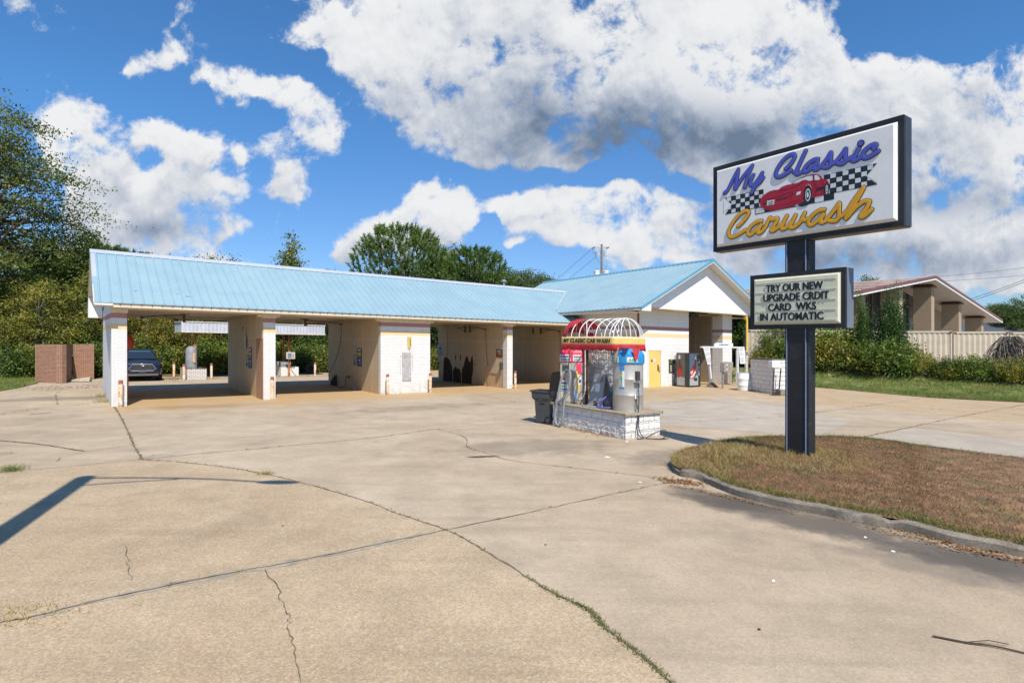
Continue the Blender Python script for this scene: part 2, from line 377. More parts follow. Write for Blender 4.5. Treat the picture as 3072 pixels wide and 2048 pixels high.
# ------------------------------------------------------------------ paving and ground
def pos_uv(nt):
    g = nt.nodes.new('ShaderNodeNewGeometry'); p = g.outputs['Position']
    d = vmath(nt, 'SUBTRACT', p, (ORG[0], ORG[1], 0)).outputs[0]
    u = vmath(nt, 'DOT_PRODUCT', d, (UV[0], UV[1], 0)).outputs['Value']; v = vmath(nt, 'DOT_PRODUCT', d, (VV[0], VV[1], 0)).outputs['Value']
    return p, u, v
def concrete(name, a, b, agg=.3, stain=.35, rust=True, kerbstain=False):
    m, nt, bs = base_mat(name); p, u, v = pos_uv(nt)
    big = noise(nt, p, .22, 6, .6, dist=.6); med = noise(nt, p, 1.3, 7, .66); fine = noise(nt, p, 26, 5, .7)
    c = mixc(nt, smooth(nt, big, .34, .66), a, b)
    c = mixc(nt, smooth(nt, noise(nt, p, .45, 8, .7, dist=.5), .47, .74, 0, stain), c, tuple(x*q for x, q in zip(a, (.60, .60, .62))))
    c = mixc(nt, smooth(nt, noise(nt, p, .33, 6, .62, dist=1.2), .56, .70, 0, .35), c, tuple(min(1, x*1.18) for x in b))
    c = mixc(nt, 1., c, mixc(nt, smooth(nt, med, .25, .75), (.86, .86, .86), (1.1, 1.1, 1.1)), 'MULTIPLY')
    # drying and tyre streaks in the two driving directions
    for rot, sc_, amt in ((-.65, 1.0, .5), (.95, 1.4, .3)):
        st = nt.nodes.new('ShaderNodeMapping'); st.inputs['Rotation'].default_value = (0, 0, rot); st.inputs['Scale'].default_value = (.16, 1.6, 1)
        nt.links.new(p, st.inputs['Vector']); s2 = noise(nt, st.outputs[0], sc_, 7, .66)
        c = mixc(nt, smooth(nt, s2, .54, .76, 0, amt), c, tuple(x*.58 for x in a))
        c = mixc(nt, smooth(nt, s2, .40, .22, 0, .25), c, tuple(min(1, x*1.15) for x in b))
    # exposed stones and fine grit
    vo = nt.nodes.new('ShaderNodeTexVoronoi'); vo.inputs['Scale'].default_value = 62; nt.links.new(p, vo.inputs['Vector'])
    sv_ = nt.nodes.new('ShaderNodeSeparateColor'); nt.links.new(vo.outputs['Color'], sv_.inputs[0])
    stone = math_(nt, 'MULTIPLY_ADD', sv_.outputs[0], .9*agg, 1-.45*agg)
    cs = nt.nodes.new('ShaderNodeCombineColor'); [nt.links.new(stone, cs.inputs[k]) for k in range(3)]
    c = mixc(nt, 1., c, cs.outputs[0], 'MULTIPLY')
    c = mixc(nt, smooth(nt, sv_.outputs[1], .80, .84, 0, .6*agg), c, (.34, .19, .10)); c = mixc(nt, smooth(nt, sv_.outputs[2], .90, .93, 0, .7*agg), c, (.62, .58, .52))
    c = mixc(nt, smooth(nt, fine, .35, .7, 0, .22), c, tuple(x*.7 for x in a))
    sp = smooth(nt, noise(nt, p, 60, 2, .5), .70, .76, 0, .55); c = mixc(nt, sp, c, (.10, .075, .055))
    c = mixc(nt, smooth(nt, noise(nt, p, 2.1, 5, .6), .70, .78, 0, .45), c, tuple(x*.45 for x in a))
    if agg > .5: c = mixc(nt, smooth(nt, noise(nt, p, .6, 7, .72), .52, .72, 0, .45), c, (.42, .27, .14))
    if rust:
        wob = math_(nt, 'MULTIPLY_ADD', noise(nt, p, .8, 6, .7), 3.6, -1.8)
        vv = math_(nt, 'ADD', v, wob)
        k = math_(nt, 'MULTIPLY', smooth(nt, vv, -3.4, -.4), math_(nt, 'MULTIPLY', smooth(nt, u, -.6, .5), smooth(nt, u, 34, 31)))
        k = math_(nt, 'MULTIPLY', k, smooth(nt, v, 7.6, 6.4))
        k2 = math_(nt, 'MULTIPLY', smooth(nt, math_(nt, 'ADD', u, wob), 17.5, 21), smooth(nt, vv, -10.5, -6.5))
        k = math_(nt, 'MAXIMUM', k, math_(nt, 'MULTIPLY', k2, .65))
        k3 = math_(nt, 'MULTIPLY', smooth(nt, math_(nt, 'ADD', u, wob), 22.5, 25), .5); k = math_(nt, 'MAXIMUM', k, math_(nt, 'MULTIPLY', k3, smooth(nt, v, 1, -3)))
        c = mixc(nt, math_(nt, 'MULTIPLY', k, .85), c, mixc(nt, smooth(nt, med, .35, .65), (.47, .29, .115), (.42, .31, .18)))
    # oil near the islands and damp dirt along the kerb
    def spot(x, y, rx, ry, ang, amt, colr, c):
        ca, sa = math.cos(ang), math.sin(ang)
        d = vmath(nt, 'SUBTRACT', p, (x, y, 0)).outputs[0]
        a_ = vmath(nt, 'DOT_PRODUCT', d, (ca/rx, sa/rx, 0)).outputs['Value']; b_ = vmath(nt, 'DOT_PRODUCT', d, (-sa/ry, ca/ry, 0)).outputs['Value']
        r = math_(nt, 'ADD', math_(nt, 'MULTIPLY', a_, a_), math_(nt, 'MULTIPLY', b_, b_))
        r = math_(nt, 'ADD', r, math_(nt, 'MULTIPLY_ADD', med, 2.6, -1.3))
        return mixc(nt, smooth(nt, r, 1.3, .1, 0, amt), c, colr)
    if kerbstain:
        for q in ((4.25, 8.0, 2.3, .62, -.855, .85, (.10, .085, .07)), (5.5, 6.4, 1.7, .5, -.8, .85, (.10, .085, .07)), (3.2, 9.3, 1.1, .45, -.855, .8, (.09, .077, .063)), (4.7, 6.4, 1.2, .35, -.7, .5, (.13, .11, .09)),
                  (.6, 13.6, 2.2, 1.1, .3, .4, (.12, .10, .08)), (3.8, 12.4, 1.6, 1.0, 0, .55, (.11, .095, .08)), (-17.2, 22.4, 2.8, 1.1, .5, .5, (.10, .09, .07)), (-10.8, 20.6, 2.4, .7, .5, .35, (.16, .13, .10)),
                  (-.6, 12.3, .35, .13, .2, .95, (.05, .035, .02)), (-3.2, 21.2, 3.4, .8, .6, .3, (.17, .15, .12))):
            c = spot(*q, c)
    nt.links.new(c, bs.inputs['Base Color']); bs.inputs['Roughness'].default_value = .82; bs.inputs['Specular IOR Level'].default_value = .3
    h = math_(nt, 'ADD', fine, math_(nt, 'MULTIPLY', vo.outputs['Distance'], .6)); bump(nt, bs, h, .25+agg*.35, .006)
    return m
CON_GREY = concrete('concrete_grey', (.415, .325, .225), (.485, .395, .285), .22, .5, kerbstain=True)
CON_TAN = concrete('concrete_aggregate', (.42, .315, .20), (.485, .38, .25), .42, .45, rust=False)
CON_PALE = concrete('concrete_pale', (.42, .36, .285), (.46, .40, .325), .2, .3, rust=False)
JOINT = M('joint_dirt', (.17, .135, .09), .95, scale=9, var=.5)
SOIL = M('soil', (.13, .115, .045), .95, scale=1.2, var=.35, dirt=(.16, .10, .05), dscale=.4)
LAWN = M('lawn_base', (.14, .17, .045), .95, scale=2.5, var=.4, dirt=(.22, .16, .07), dscale=.8)
DRY = M('dry_turf', (.21, .12, .06), .95, scale=3, var=.4, dirt=(.12, .16, .04), dscale=.7)
def kerb_mat():
    m, nt, bs = base_mat('kerb_concrete'); g = nt.nodes.new('ShaderNodeNewGeometry'); p = g.outputs['Position']
    s = nt.nodes.new('ShaderNodeSeparateXYZ'); nt.links.new(g.outputs['Normal'], s.inputs[0])
    n = noise(nt, p, 3, 7, .7); f = noise(nt, p, 45, 4, .7)
    c = mixc(nt, smooth(nt, n, .3, .7), (.15, .125, .095), (.28, .245, .19))
    c = mixc(nt, smooth(nt, noise(nt, p, 6, 6, .7), .45, .7, 0, .8), c, (.30, .26, .21))
    c = mixc(nt, smooth(nt, f, .4, .7, 0, .5), c, (.06, .05, .04))
    nt.links.new(c, bs.inputs['Base Color']); bs.inputs['Roughness'].default_value = .9; bump(nt, bs, f, .6, .008)
    return m
KERB = kerb_mat()

def sheet(name, poly, mat, dz, kind='structure', step=None):    # flat-lying outline draped on the site
    bm = bmesh.new(); vs = [bm.verts.new((x, y, 0)) for x, y in poly]; bm.faces.new(vs)
    bmesh.ops.triangulate(bm, faces=bm.faces)
    xs = [p[0] for p in poly]; ys = [p[1] for p in poly]; st = step or 1.0
    for ax, lo, hi in ((0, min(xs), max(xs)), (1, min(ys), max(ys))):
        n = int((hi-lo)/st)
        if n > 90: n = 90
        for i in range(1, n+1):
            co = [0, 0, 0]; no = [0, 0, 0]; co[ax] = lo+(hi-lo)*i/(n+1); no[ax] = 1
            bmesh.ops.bisect_plane(bm, geom=bm.verts[:]+bm.edges[:]+bm.faces[:], plane_co=co, plane_no=no)
    for v in bm.verts: v.co.z = gz(v.co.x, v.co.y)+dz
    bmesh.ops.recalc_face_normals(bm, faces=bm.faces)
    for f in bm.faces:
        if f.normal.z < 0: f.normal_flip()
    me = bpy.data.meshes.new(name); bm.to_mesh(me); bm.free(); me.materials.append(mat)
    o = bpy.data.objects.new(name, me); col.objects.link(o)
    if kind: o['kind'] = kind
    return o
def grid(name, xs, ys, mat, dz):
    vs = [(x, y, gz(x, y)+dz) for y in ys for x in xs]; n = len(xs)
    fs = [(j*n+i, j*n+i+1, (j+1)*n+i+1, (j+1)*n+i) for j in range(len(ys)-1) for i in range(n-1)]
    me = bpy.data.meshes.new(name); me.from_pydata(vs, [], fs); me.materials.append(mat)
    o = bpy.data.objects.new(name, me); col.objects.link(o); o['kind'] = 'structure'; return o
far = [-2600, -1500, -800, -400, -220, -130, -90, -70]
grid('ground', far+[i*1.5 for i in range(-40, 47)]+[-q for q in far[::-1]], [-60, -30, -12]+[i*1.5 for i in range(-6, 60)]+[100, 130, 200, 350, 700, 1500, 2800], SOIL, -.05)
grid('pavement', [i*.8 for i in range(-55, 46)], [i*.8 for i in range(-6, 68)], CON_GREY, 0.)
curve1 = [(420,1378),(560,1388),(700,1405),(840,1432),(980,1468),(1110,1508),(1200,1543),(1339,1590),(1450,1650),(1560,1718),(1640,1768),(1700,1800),(1752,1822),(1785,1848),(1808,1876),(1870,1925),(1940,1982),(2015,2048)]
c1 = spline([G(*p) for p in curve1], 4)
left_edge = [G(-500, 1470), G(0, 1417), G(200, 1400)]
sheet('pavement_slab', left_edge+c1+[(1.65, 3.2), (2.0, 1.5), (2.2, -4), (-16, -4)], CON_TAN, .004)
sheet('pavement_slab', [G(2575,1322), G(2744,1283), G(3072,1323), G(3500,1372), G(3500,1425), G(3072,1383), G(2800,1352)], CON_PALE, .004)
sheet('pavement_slab', [G(1944,1212), G(2180,1204), G(2350,1222), G(2560,1262), G(2450,1310), G(2200,1290), G(1965,1272)], CON_PALE, .004)
def strip(px, w, jit=.35, spl=5, ground_pts=None):
    P = spline([G(*p) for p in px] if ground_pts is None else ground_pts, spl); mb = []
    # finer steps with a ragged edge
    Q = [P[0]]
    for a, b in zip(P[:-1], P[1:]):
        L = math.hypot(b[0]-a[0], b[1]-a[1]); n = max(1, int(L/.12))
        for i in range(1, n+1): Q.append((a[0]+(b[0]-a[0])*i/n, a[1]+(b[1]-a[1])*i/n))
    L = []; R = []
    for i, q in enumerate(Q):
        a = Q[max(0, i-1)]; b = Q[min(len(Q)-1, i+1)]; t = np.array([b[0]-a[0], b[1]-a[1]]); t = t/(np.hypot(*t)+1e-9); n = np.array([-t[1], t[0]])
        j = random.uniform(-.012, .012)
        w1 = w*random.uniform(1-jit, 1+jit)/2; w2 = w*random.uniform(1-jit, 1+jit)/2
        L.append(np.array(q)+n*(w1+j)); R.append(np.array(q)-n*(w2-j))
    return Q, L, R
joints = [(curve1, .035, 1.), ([(0,1417),(200,1400),(420,1378)], .03, .5), ([(338,1212),(356,1240),(382,1290),(404,1340),(428,1378)], .05, 1.2), ([(425,1380),(540,1366),(800,1343),(1100,1315),(1310,1287)], .035, .4),
  ([(1339,1590),(1536,1548),(1735,1505),(1928,1463),(2005,1448)], .022, .35), ([(0,1868),(91,1852),(261,1810),(457,1767),(718,1715),(980,1666),(1339,1589)], .03, .05), ([(0,1322),(120,1333),(255,1354)], .05, 1.), ([(255,1354),(330,1344),(400,1336)], .025, .4),
  ([(1310,1287),(1380,1305),(1402,1322),(1404,1342),(1470,1362),(1536,1382),(1732,1405),(1954,1431),(2008,1440)], .025, .25), ([(1310,1287),(1480,1271),(1650,1262)], .025, .1), ([(430,1378),(470,1365),(525,1366)], .02, .2),
  ([(1944,1271),(2120,1262),(2350,1250)], .022, .1), ([(1940,1212),(2180,1204),(2360,1224)], .022, .1), ([(2440,1238),(2600,1218),(2760,1196)], .03, .3), ([(2500,1330),(2700,1288),(2900,1246),(3072,1214)], .03, .5), ([(2440,1199),(2707,1219),(2850,1230),(3072,1243)], .03, .3),
  ([(2440,1262),(2700,1275),(3072,1322)], .025, .2), ([(1380,1170),(1480,1195),(1640,1220)], .02, .2), ([(0,1243),(150,1222),(290,1210)], .02, .3), ([(90,1244),(150,1238)], .05, .9), ([(172,1213),(168,1182),(180,1175)], .02, .4)]
mb = MB(); weed_pts = []
zj = 0
for px, w, wd in joints:
    Q, L, R = strip(px, w*.62, .55); zj += 1
    dz = .008+.0006*zj
    for i in range(len(Q)-1):
        a, b, c, d = L[i], L[i+1], R[i+1], R[i]
        mb.add([(p[0], p[1], gz(p[0], p[1])+dz) for p in (d, c, b, a)], [(0, 1, 2, 3)])
    for i, q in enumerate(Q):
        dens = wd*(.3+1.4*max(0, math.sin(i*.037+zj)+math.sin(i*.11+2*zj))*.5)
        if zj == 1 and q[1] < 7.2: dens = .75+.5*math.sin(i*.09)
        if q[1] < 26 and random.random() < dens:
            weed_pts.append(q)
            if zj == 1 and q[1] < 6.2: weed_pts += [q]
for px, w in (([(790,1712),(829,1757),(849,1810),(868,1850),(862,1880),(876,1920),(890,1975),(901,2060)], .007), ([(375,1640),(385,1680),(378,1700),(400,1740)], .006), ([(1960,1250),(2060,1262),(2110,1270)], .012), ([(170,1385),(190,1372),(250,1356)], .01)):
    Q, L, R = strip(px, w, .8); zj += 1; dz = .008+.0006*zj
    for k in range(len(Q)):
        j = np.array([random.uniform(-.014, .014), random.uniform(-.014, .014)]); L[k] = L[k]+j; R[k] = R[k]+j
    for i in range(len(Q)-1):
        a, b, c, d = L[i], L[i+1], R[i+1], R[i]
        mb.add([(p[0], p[1], gz(p[0], p[1])+dz) for p in (d, c, b, a)], [(0, 1, 2, 3)])
mr = MB(); Q, L, R = strip([(91,1852),(261,1810),(457,1767),(718,1715),(980,1666),(1300,1598)], .13, .7)
for i in range(len(Q)-1):
    if math.sin(i*.21)+math.sin(i*.083) > -.9: mr.add([(q[0], q[1], gz(q[0], q[1])+.006) for q in (R[i], R[i+1], L[i+1], L[i])], [(0, 1, 2, 3)])
mr.build('mortar_repair', M('mortar', (.33, .28, .21), .9, scale=6, var=.25, dirt=(.20, .17, .13), dscale=3))['kind'] = 'structure'
mb.build('pavement_joints', JOINT)['kind'] = 'structure'
# verges
rv = [G(2262,1146,.16), G(2350,1160,.1), G(2446,1170), G(2600,1178), G(2707,1186), G(2793,1193), G(2930,1200), G(3072,1207), (38, 17), (80, 5), (95, 70), (30, 75), W(31.2, 20), W(31.0, 3)]
sheet('lawn', rv, LAWN, .03, step=1.2)
lv = [G(-300,1225), G(-100,1192), G(0,1173), G(60,1163), G(112,1150), W(-2.4, 14.9), W(-1.6, 17.5), (-24, 44), (-60, 60), (-80, 20), (-40, 14)]
sheet('lawn', lv, LAWN, .03, step=1.2)
sheet('pavement', [W(38, -15), W(95, -20), W(95, 40), W(40, 40)], CON_PALE, .035, step=2.5)  # pale sheet added to bounce neutral light onto the gabled building's soffit
sheet('ground_litter', [W(-1.6, 16.2), W(3.4, 16.9), W(8, 16.6), W(14, 17.6), W(30, 18), W(40, 60), W(-20, 60)], SOIL, .034, step=1.5)

# grass blades
def grass_mat(name, cols, scale=.7, trans=.3):
    m, nt, bs = base_mat(name); g = nt.nodes.new('ShaderNodeNewGeometry'); p = g.outputs['Position']
    n = noise(nt, p, scale, 5, .65); r = nt.nodes.new('ShaderNodeValToRGB'); e = r.color_ramp.elements
    x = math_(nt, 'ADD', math_(nt, 'MULTIPLY', n, 2.6), math_(nt, 'MULTIPLY_ADD', g.outputs['Random Per Island'], .6, -1.08))
    nt.links.new(x, r.inputs[0]); e[0].position = 0; e[0].color = (*cols[0], 1); e[1].position = 1; e[1].color = (*cols[-1], 1)
    for i, c in enumerate(cols[1:-1]): k = e.new((i+1)/(len(cols)-1)); k.color = (*c, 1)
    nt.links.new(r.outputs[0], bs.inputs['Base Color']); bs.inputs['Roughness'].default_value = .7; bs.inputs['Specular IOR Level'].default_value = .2
    t = nt.nodes.new('ShaderNodeBsdfTranslucent'); nt.links.new(r.outputs[0], t.inputs['Color'])
    ms = nt.nodes.new('ShaderNodeMixShader'); ms.inputs[0].default_value = trans; nt.links.new(bs.outputs[0], ms.inputs[1]); nt.links.new(t.outputs[0], ms.inputs[2])
    nt.links.new(ms.outputs[0], nt.nodes['Material Output'].inputs['Surface'])
    return m
def mesh_np(name, V, nper, mats, idx=None):
    nf = len(V)//nper; me = bpy.data.meshes.new(name)
    me.vertices.add(len(V)); me.vertices.foreach_set('co', V.astype(np.float32).ravel())
    me.loops.add(len(V)); me.loops.foreach_set('vertex_index', np.arange(len(V), dtype=np.int32))
    me.polygons.add(nf); me.polygons.foreach_set('loop_start', np.arange(nf, dtype=np.int32)*nper); me.polygons.foreach_set('loop_total', np.full(nf, nper, np.int32))
    for m in (mats if isinstance(mats, (list, tuple)) else [mats]): me.materials.append(m)
    me.update(); me.validate(); return me
def blades(name, P, h, w, lean, mat, label=None, kind='stuff', cat=None):
    n = len(P); P = np.asarray(P, float); a = rng.uniform(0, 2*np.pi, n); h = h*rng.uniform(.5, 1.25, n); b = rng.uniform(0, 2*np.pi, n); L = lean*rng.uniform(.2, 1.2, n)*h
    wv = np.stack([np.cos(a), np.sin(a), 0*a], 1)*(w*rng.uniform(.6, 1.3, n))[:, None]/2
    tip = P+np.stack([np.cos(b)*L, np.sin(b)*L, h], 1)
    V = np.stack([P-wv, P+wv, tip], 1).reshape(-1, 3)
    me = mesh_np(name, V, 3, mat); o = bpy.data.objects.new(name, me); col.objects.link(o)
    return tag(o, label, cat, None, kind)
# planted island: near edge and far edge, nose to the left
near = spline([G(*p) for p in [(2014,1398),(2022,1420),(2050,1431),(2091,1438),(2189,1480),(2320,1516),(2450,1542),(2581,1571),(2712,1594),(2842,1627),(2973,1653),(3072,1672),(3500,1755),(4000,1850)]], 3)
farp = spline([G(*p) for p in [(2014,1398),(2026,1378),(2058,1358),(2156,1336),(2268,1322),(2350,1319),(2450,1319),(2555,1320),(2680,1334),(2777,1350),(3072,1386),(3500,1440),(4000,1500),(4600,1570)]], 3)
nN = len(near); nearA, farA = np.array(near), np.array(farp[:nN] if len(farp) >= nN else farp)
farA = np.array([np.array(farp)[min(len(farp)-1, int(round(i*(len(farp)-1)/(nN-1))))] for i in range(nN)])
SIGN_XY = (5.75-.5664*.08, 11.57+.8241*.08)
def mound(x, y): return .13*math.exp(-((x-SIGN_XY[0])**2+(y-SIGN_XY[1])**2)/(2*1.1**2))
KH = .125
def isl_pt(i, t, inset=.14):
    a, b = nearA[i], farA[i]; d = b-a; L = np.hypot(*d)+1e-6; q = a+d*(min(.5, inset/L)+(1-2*min(.5, inset/L))*t)
    e = min(1, 4*t*(1-t)+.1)
    return q[0], q[1], gz(q[0], q[1])+KH-.01+mound(q[0], q[1])*e+.03*e
mb = MB(); NT = 14
for i in range(nN):
    for j in range(NT+1): mb.v.append(isl_pt(i, j/NT))
for i in range(nN-1):
    for j in range(NT): mb.f.append((i*(NT+1)+j, (i+1)*(NT+1)+j, (i+1)*(NT+1)+j+1, i*(NT+1)+j+1)); mb.m.append(0)
o = mb.build('ground_island', DRY, smooth=True); o['kind'] = 'structure'
# kerb round it
ring = [tuple(p) for p in nearA[::-1]]+[tuple(p) for p in farA[1:]]
mb = MB(); prof = [(0., -.04), (.012, .10), (.03, KH-.01), (.055, KH), (.16, KH), (.17, KH-.08)]
R0 = [ring[0]]
for a, b in zip(ring[:-1], ring[1:]):
    L = math.dist(a, b); n = max(1, int(L/.13))
    R0 += [(a[0]+(b[0]-a[0])*k/n, a[1]+(b[1]-a[1])*k/n) for k in range(1, n+1)]
R = np.array(R0)
for i in range(len(R)):
    t = R[min(len(R)-1, i+1)]-R[max(0, i-1)]; t = t/(np.hypot(*t)+1e-9); n = np.array([t[1], -t[0]])*1.
    c = np.array([9., 9.5])
    if np.dot(n, c-R[i]) < 0: n = -n
    wob = .012*math.sin(i*.31)+random.uniform(-.005, .005); chip = random.random() < .10; gap = i % 24 == 0
    for (d, z) in prof: e = random.uniform(-.006, .006); q = R[i]+n*(d+wob*.5+e+(.02 if gap and d < .1 else 0)); mb.v.append((q[0], q[1], gz(*q)+(z+(wob*.6+e if z > .05 else 0)-(.03*random.random() if chip and .01 < d < .08 else 0)-(.05 if gap and z > .05 else 0))))
m_ = len(prof)
for i in range(len(R)-1):
    for k in range(m_-1): mb.f.append((i*m_+k, (i+1)*m_+k, (i+1)*m_+k+1, i*m_+k+1)); mb.m.append(0)
mb.build('kerb', KERB, smooth=True)['kind'] = 'structure'
GR_DRY = grass_mat('dry_grass', [(.08, .145, .035), (.17, .14, .06), (.24, .14, .075), (.29, .165, .09), (.24, .13, .07), (.27, .18, .09), (.12, .165, .045)], .8)
GR_STRAW = grass_mat('straw_grass', [(.19, .20, .05), (.36, .28, .10), (.44, .34, .14), (.50, .40, .19)], 1.2)
GR_GREEN = grass_mat('green_grass', [(.09, .15, .03), (.16, .22, .05), (.24, .27, .07), (.30, .27, .10)], .9)
def isl_rand(n, tlo=0., thi=1., ilo=0, ihi=None, xmax=14.):
    out = []
    seg = np.array([np.hypot(*(nearA[i+1]-nearA[i]))*(np.hypot(*(farA[i]-nearA[i]))*(thi-tlo)+.05) for i in range(nN-1)]); seg[:ilo] = 0
    if ihi: seg[ihi:] = 0
    pr = seg/seg.sum()
    I = rng.choice(nN-1, n, p=pr); T = rng.uniform(tlo, thi, n); S = rng.uniform(0, 1, n)
    for i, t, s in zip(I, T, S):
        a = np.array(isl_pt(i, t)); b = np.array(isl_pt(i+1, t)); q = a+(b-a)*s
        if q[0]/max(q[1], .1) < 1.0: out.append(q)
    return np.array(out)
P = isl_rand(80000); blades('grass', P, .045, .010, 1.0, GR_DRY)
Pn = isl_rand(9000, 0, 1, 0, 12)
m1 = np.array([((q[0]-SIGN_XY[0])**2+(q[1]-SIGN_XY[1])**2) < 1.9 for q in P]); Ps = P[m1][:4200]
blades('grass', np.vstack([Pn[:4200], Ps]), .10, .009, 1.4, GR_STRAW)
Pe = np.vstack([isl_rand(2600, .0, .035), isl_rand(2600, .93, 1.0)]); blades('grass', Pe, .085, .010, 1.3, grass_mat('edge_grass', [(.08, .15, .03), (.14, .19, .04), (.36, .27, .11)], 1.0))
# verge grass
def poly_rand(poly, n, cond=None):
    A = np.array(poly); lo = A.min(0); hi = A.max(0); out = []
    while len(out) < n:
        q = rng.uniform(lo, hi, (n*3, 2))
        ins = np.zeros(len(q), bool); j = len(A)-1
        for i in range(len(A)):
            c = ((A[i, 1] > q[:, 1]) != (A[j, 1] > q[:, 1])) & (q[:, 0] < (A[j, 0]-A[i, 0])*(q[:, 1]-A[i, 1])/(A[j, 1]-A[i, 1]+1e-12)+A[i, 0]); ins ^= c; j = i
        q = q[ins]; out += [(x, y, gz(x, y)+.03) for x, y in q]
    return np.array(out[:n])
rvn = [G(2446,1170), G(2707,1186), G(2793,1193), G(3072,1207), (28.5, 26.5), (24, 33), (19, 37), (15.5, 38.5), G(2262,1146,.16), G(2350,1160,.1)]
blades('grass', poly_rand(rvn, 26000), .16, .022, .8, GR_GREEN)
lvn = [G(-150,1200), G(0,1173), G(60,1163), G(112,1150), (-25.5, 36), (-30, 36), (-33, 30)]
blades('grass', poly_rand(lvn, 16000), .12, .022, .8, GR_GREEN)
# weeds in the joints, dead leaves against the kerb
wp = []
for q in weed_pts:
    for k in range(12): wp.append((q[0]+random.gauss(0, .022), q[1]+random.gauss(0, .022), gz(*q)+.004))
blades('weeds', wp, .024, .010, 1.2, grass_mat('weed_green', [(.07, .12, .025), (.12, .16, .04), (.24, .20, .08)], 2.))
for px, n, s, hh in (((30,1412), 260, .09, .12), ((70,1848), 260, .16, .05), ((795,1423), 160, .05, .07), ((20,1362), 40, .06, .05), ((320,1206), 220, .16, .12), ((312,1190), 200, .14, .16)):
    x, y = G(*px); blades('weeds', [(x+random.gauss(0, s*1.6), y+random.gauss(0, s), gz(x, y)+.01) for _ in range(n)], hh, .008, 1.3, GR_STRAW if px[1] > 1500 or px[0] > 700 else GR_GREEN)
LEAF_LIT = grass_mat('dead_leaves', [(.16, .07, .03), (.26, .12, .05), (.38, .24, .11), (.33, .16, .06)], 3.)
def litter(name, spots):
    out = []
    for (x, y, rx, ry, ang, n, sz) in spots:
        for _ in range(n):
            a, b = random.gauss(0, rx), random.gauss(0, ry); X = x+a*math.cos(ang)-b*math.sin(ang); Y = y+a*math.sin(ang)+b*math.cos(ang)
            s = sz*random.uniform(.5, 1.3); t = random.uniform(0, 6.28); z = gz(X, Y)+.006+random.random()*.02
            d = np.array([math.cos(t)*s, math.sin(t)*s, random.uniform(-.3, .5)*s]); e = np.array([-math.sin(t)*s*.5, math.cos(t)*s*.5, random.uniform(-.2, .3)*s])
            c = np.array([X, Y, z]); out += [c-d*.5, c+e*.5, c+d*.5, c-e*.5]
    V = np.array(out); V[:, 2] = np.maximum(V[:, 2], [-K*x+.004 for x in V[:, 0]])
    me = mesh_np(name, V, 4, LEAF_LIT); o = bpy.data.objects.new(name, me); col.objects.link(o); o['kind'] = 'stuff'; return o
def kp(px, py): return G(px, py)
a = kp(2040, 1446); litter('leaf_litter', [(*a, .22, .10, -.6, 520, .05), (*kp(2170, 1490), .5, .05, -.85, 220, .04), (*kp(2860, 1632), .5, .08, -.8, 260, .05), (*kp(2960, 1662), .4, .08, -.8, 200, .05), (*kp(2740, 1597), .25, .05, -.8, 90, .04), (*kp(2520, 1560), .8, .05, -.8, 60, .03),
   (*W(3.6, 14.6), 1.2, .7, .6, 900, .09), (*W(9.8, 14.2), 1.6, .35, .6, 500, .08), (*W(-.8, 10), 1.2, .9, .6, 400, .08), (*W(10.2, -13.4), .25, .12, .6, 120, .05), (*W(10.1, -12.7), .5, .08, -.95, 200, .05)])
# ------------------------------------------------------------------ car wash building
STR_MAIN = [(3.06, 3.24, (.40, .17, .15)), (2.66, 2.86, (.72, .56, .27))]
STR_WING = [(3.20, 3.37, (.38, .18, .16)), (2.79, 2.99, (.72, .55, .28))]
WBRICK = brick('painted_brick', (.78, .77, .75), (.84, .83, .81), (.60, .59, .57), paint=True, stripes=STR_MAIN, dirt=(.42, .32, .22), bare=(.30, .25, .22), bstr=.55)
WBLOCK = brick('painted_block', (.78, .765, .74), (.82, .80, .78), (.68, .66, .63), bw=.4, bh=.2, mw=.012, stripes=STR_WING, dirt=(.50, .42, .33), bstr=.35)
BBRICK = brick('bare_brick', (.34, .17, .10), (.42, .23, .13), (.40, .33, .25), bstr=.6, dirt=(.45, .30, .14))
RED_BRICK = brick('red_brick', (.24, .085, .05), (.37, .165, .095), (.40, .29, .20), bstr=.6, mw=.013)
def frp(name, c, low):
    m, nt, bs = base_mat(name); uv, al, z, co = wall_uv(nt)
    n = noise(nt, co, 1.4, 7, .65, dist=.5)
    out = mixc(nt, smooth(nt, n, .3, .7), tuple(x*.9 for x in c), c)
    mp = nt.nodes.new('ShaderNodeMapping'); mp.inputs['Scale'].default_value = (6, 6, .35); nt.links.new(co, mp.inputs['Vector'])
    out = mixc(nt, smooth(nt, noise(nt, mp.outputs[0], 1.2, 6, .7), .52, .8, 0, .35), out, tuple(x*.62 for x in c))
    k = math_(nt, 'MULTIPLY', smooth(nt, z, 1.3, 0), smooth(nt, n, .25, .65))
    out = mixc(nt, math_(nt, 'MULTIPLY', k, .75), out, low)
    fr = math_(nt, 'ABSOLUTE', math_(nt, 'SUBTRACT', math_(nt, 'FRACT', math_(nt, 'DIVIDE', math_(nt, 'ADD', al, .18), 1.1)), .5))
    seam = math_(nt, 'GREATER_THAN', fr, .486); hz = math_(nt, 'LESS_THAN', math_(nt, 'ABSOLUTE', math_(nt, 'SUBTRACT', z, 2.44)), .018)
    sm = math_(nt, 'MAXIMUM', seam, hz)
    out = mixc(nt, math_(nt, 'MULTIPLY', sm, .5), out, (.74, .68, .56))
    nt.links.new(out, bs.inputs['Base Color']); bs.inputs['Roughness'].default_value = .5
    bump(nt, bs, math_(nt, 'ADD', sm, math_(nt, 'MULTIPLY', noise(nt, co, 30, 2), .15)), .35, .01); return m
FRP = frp('wash_panel', (.57, .465, .325), (.50, .31, .14)); FRP_D = frp('tunnel_panel', (.34, .28, .20), (.34, .24, .13))
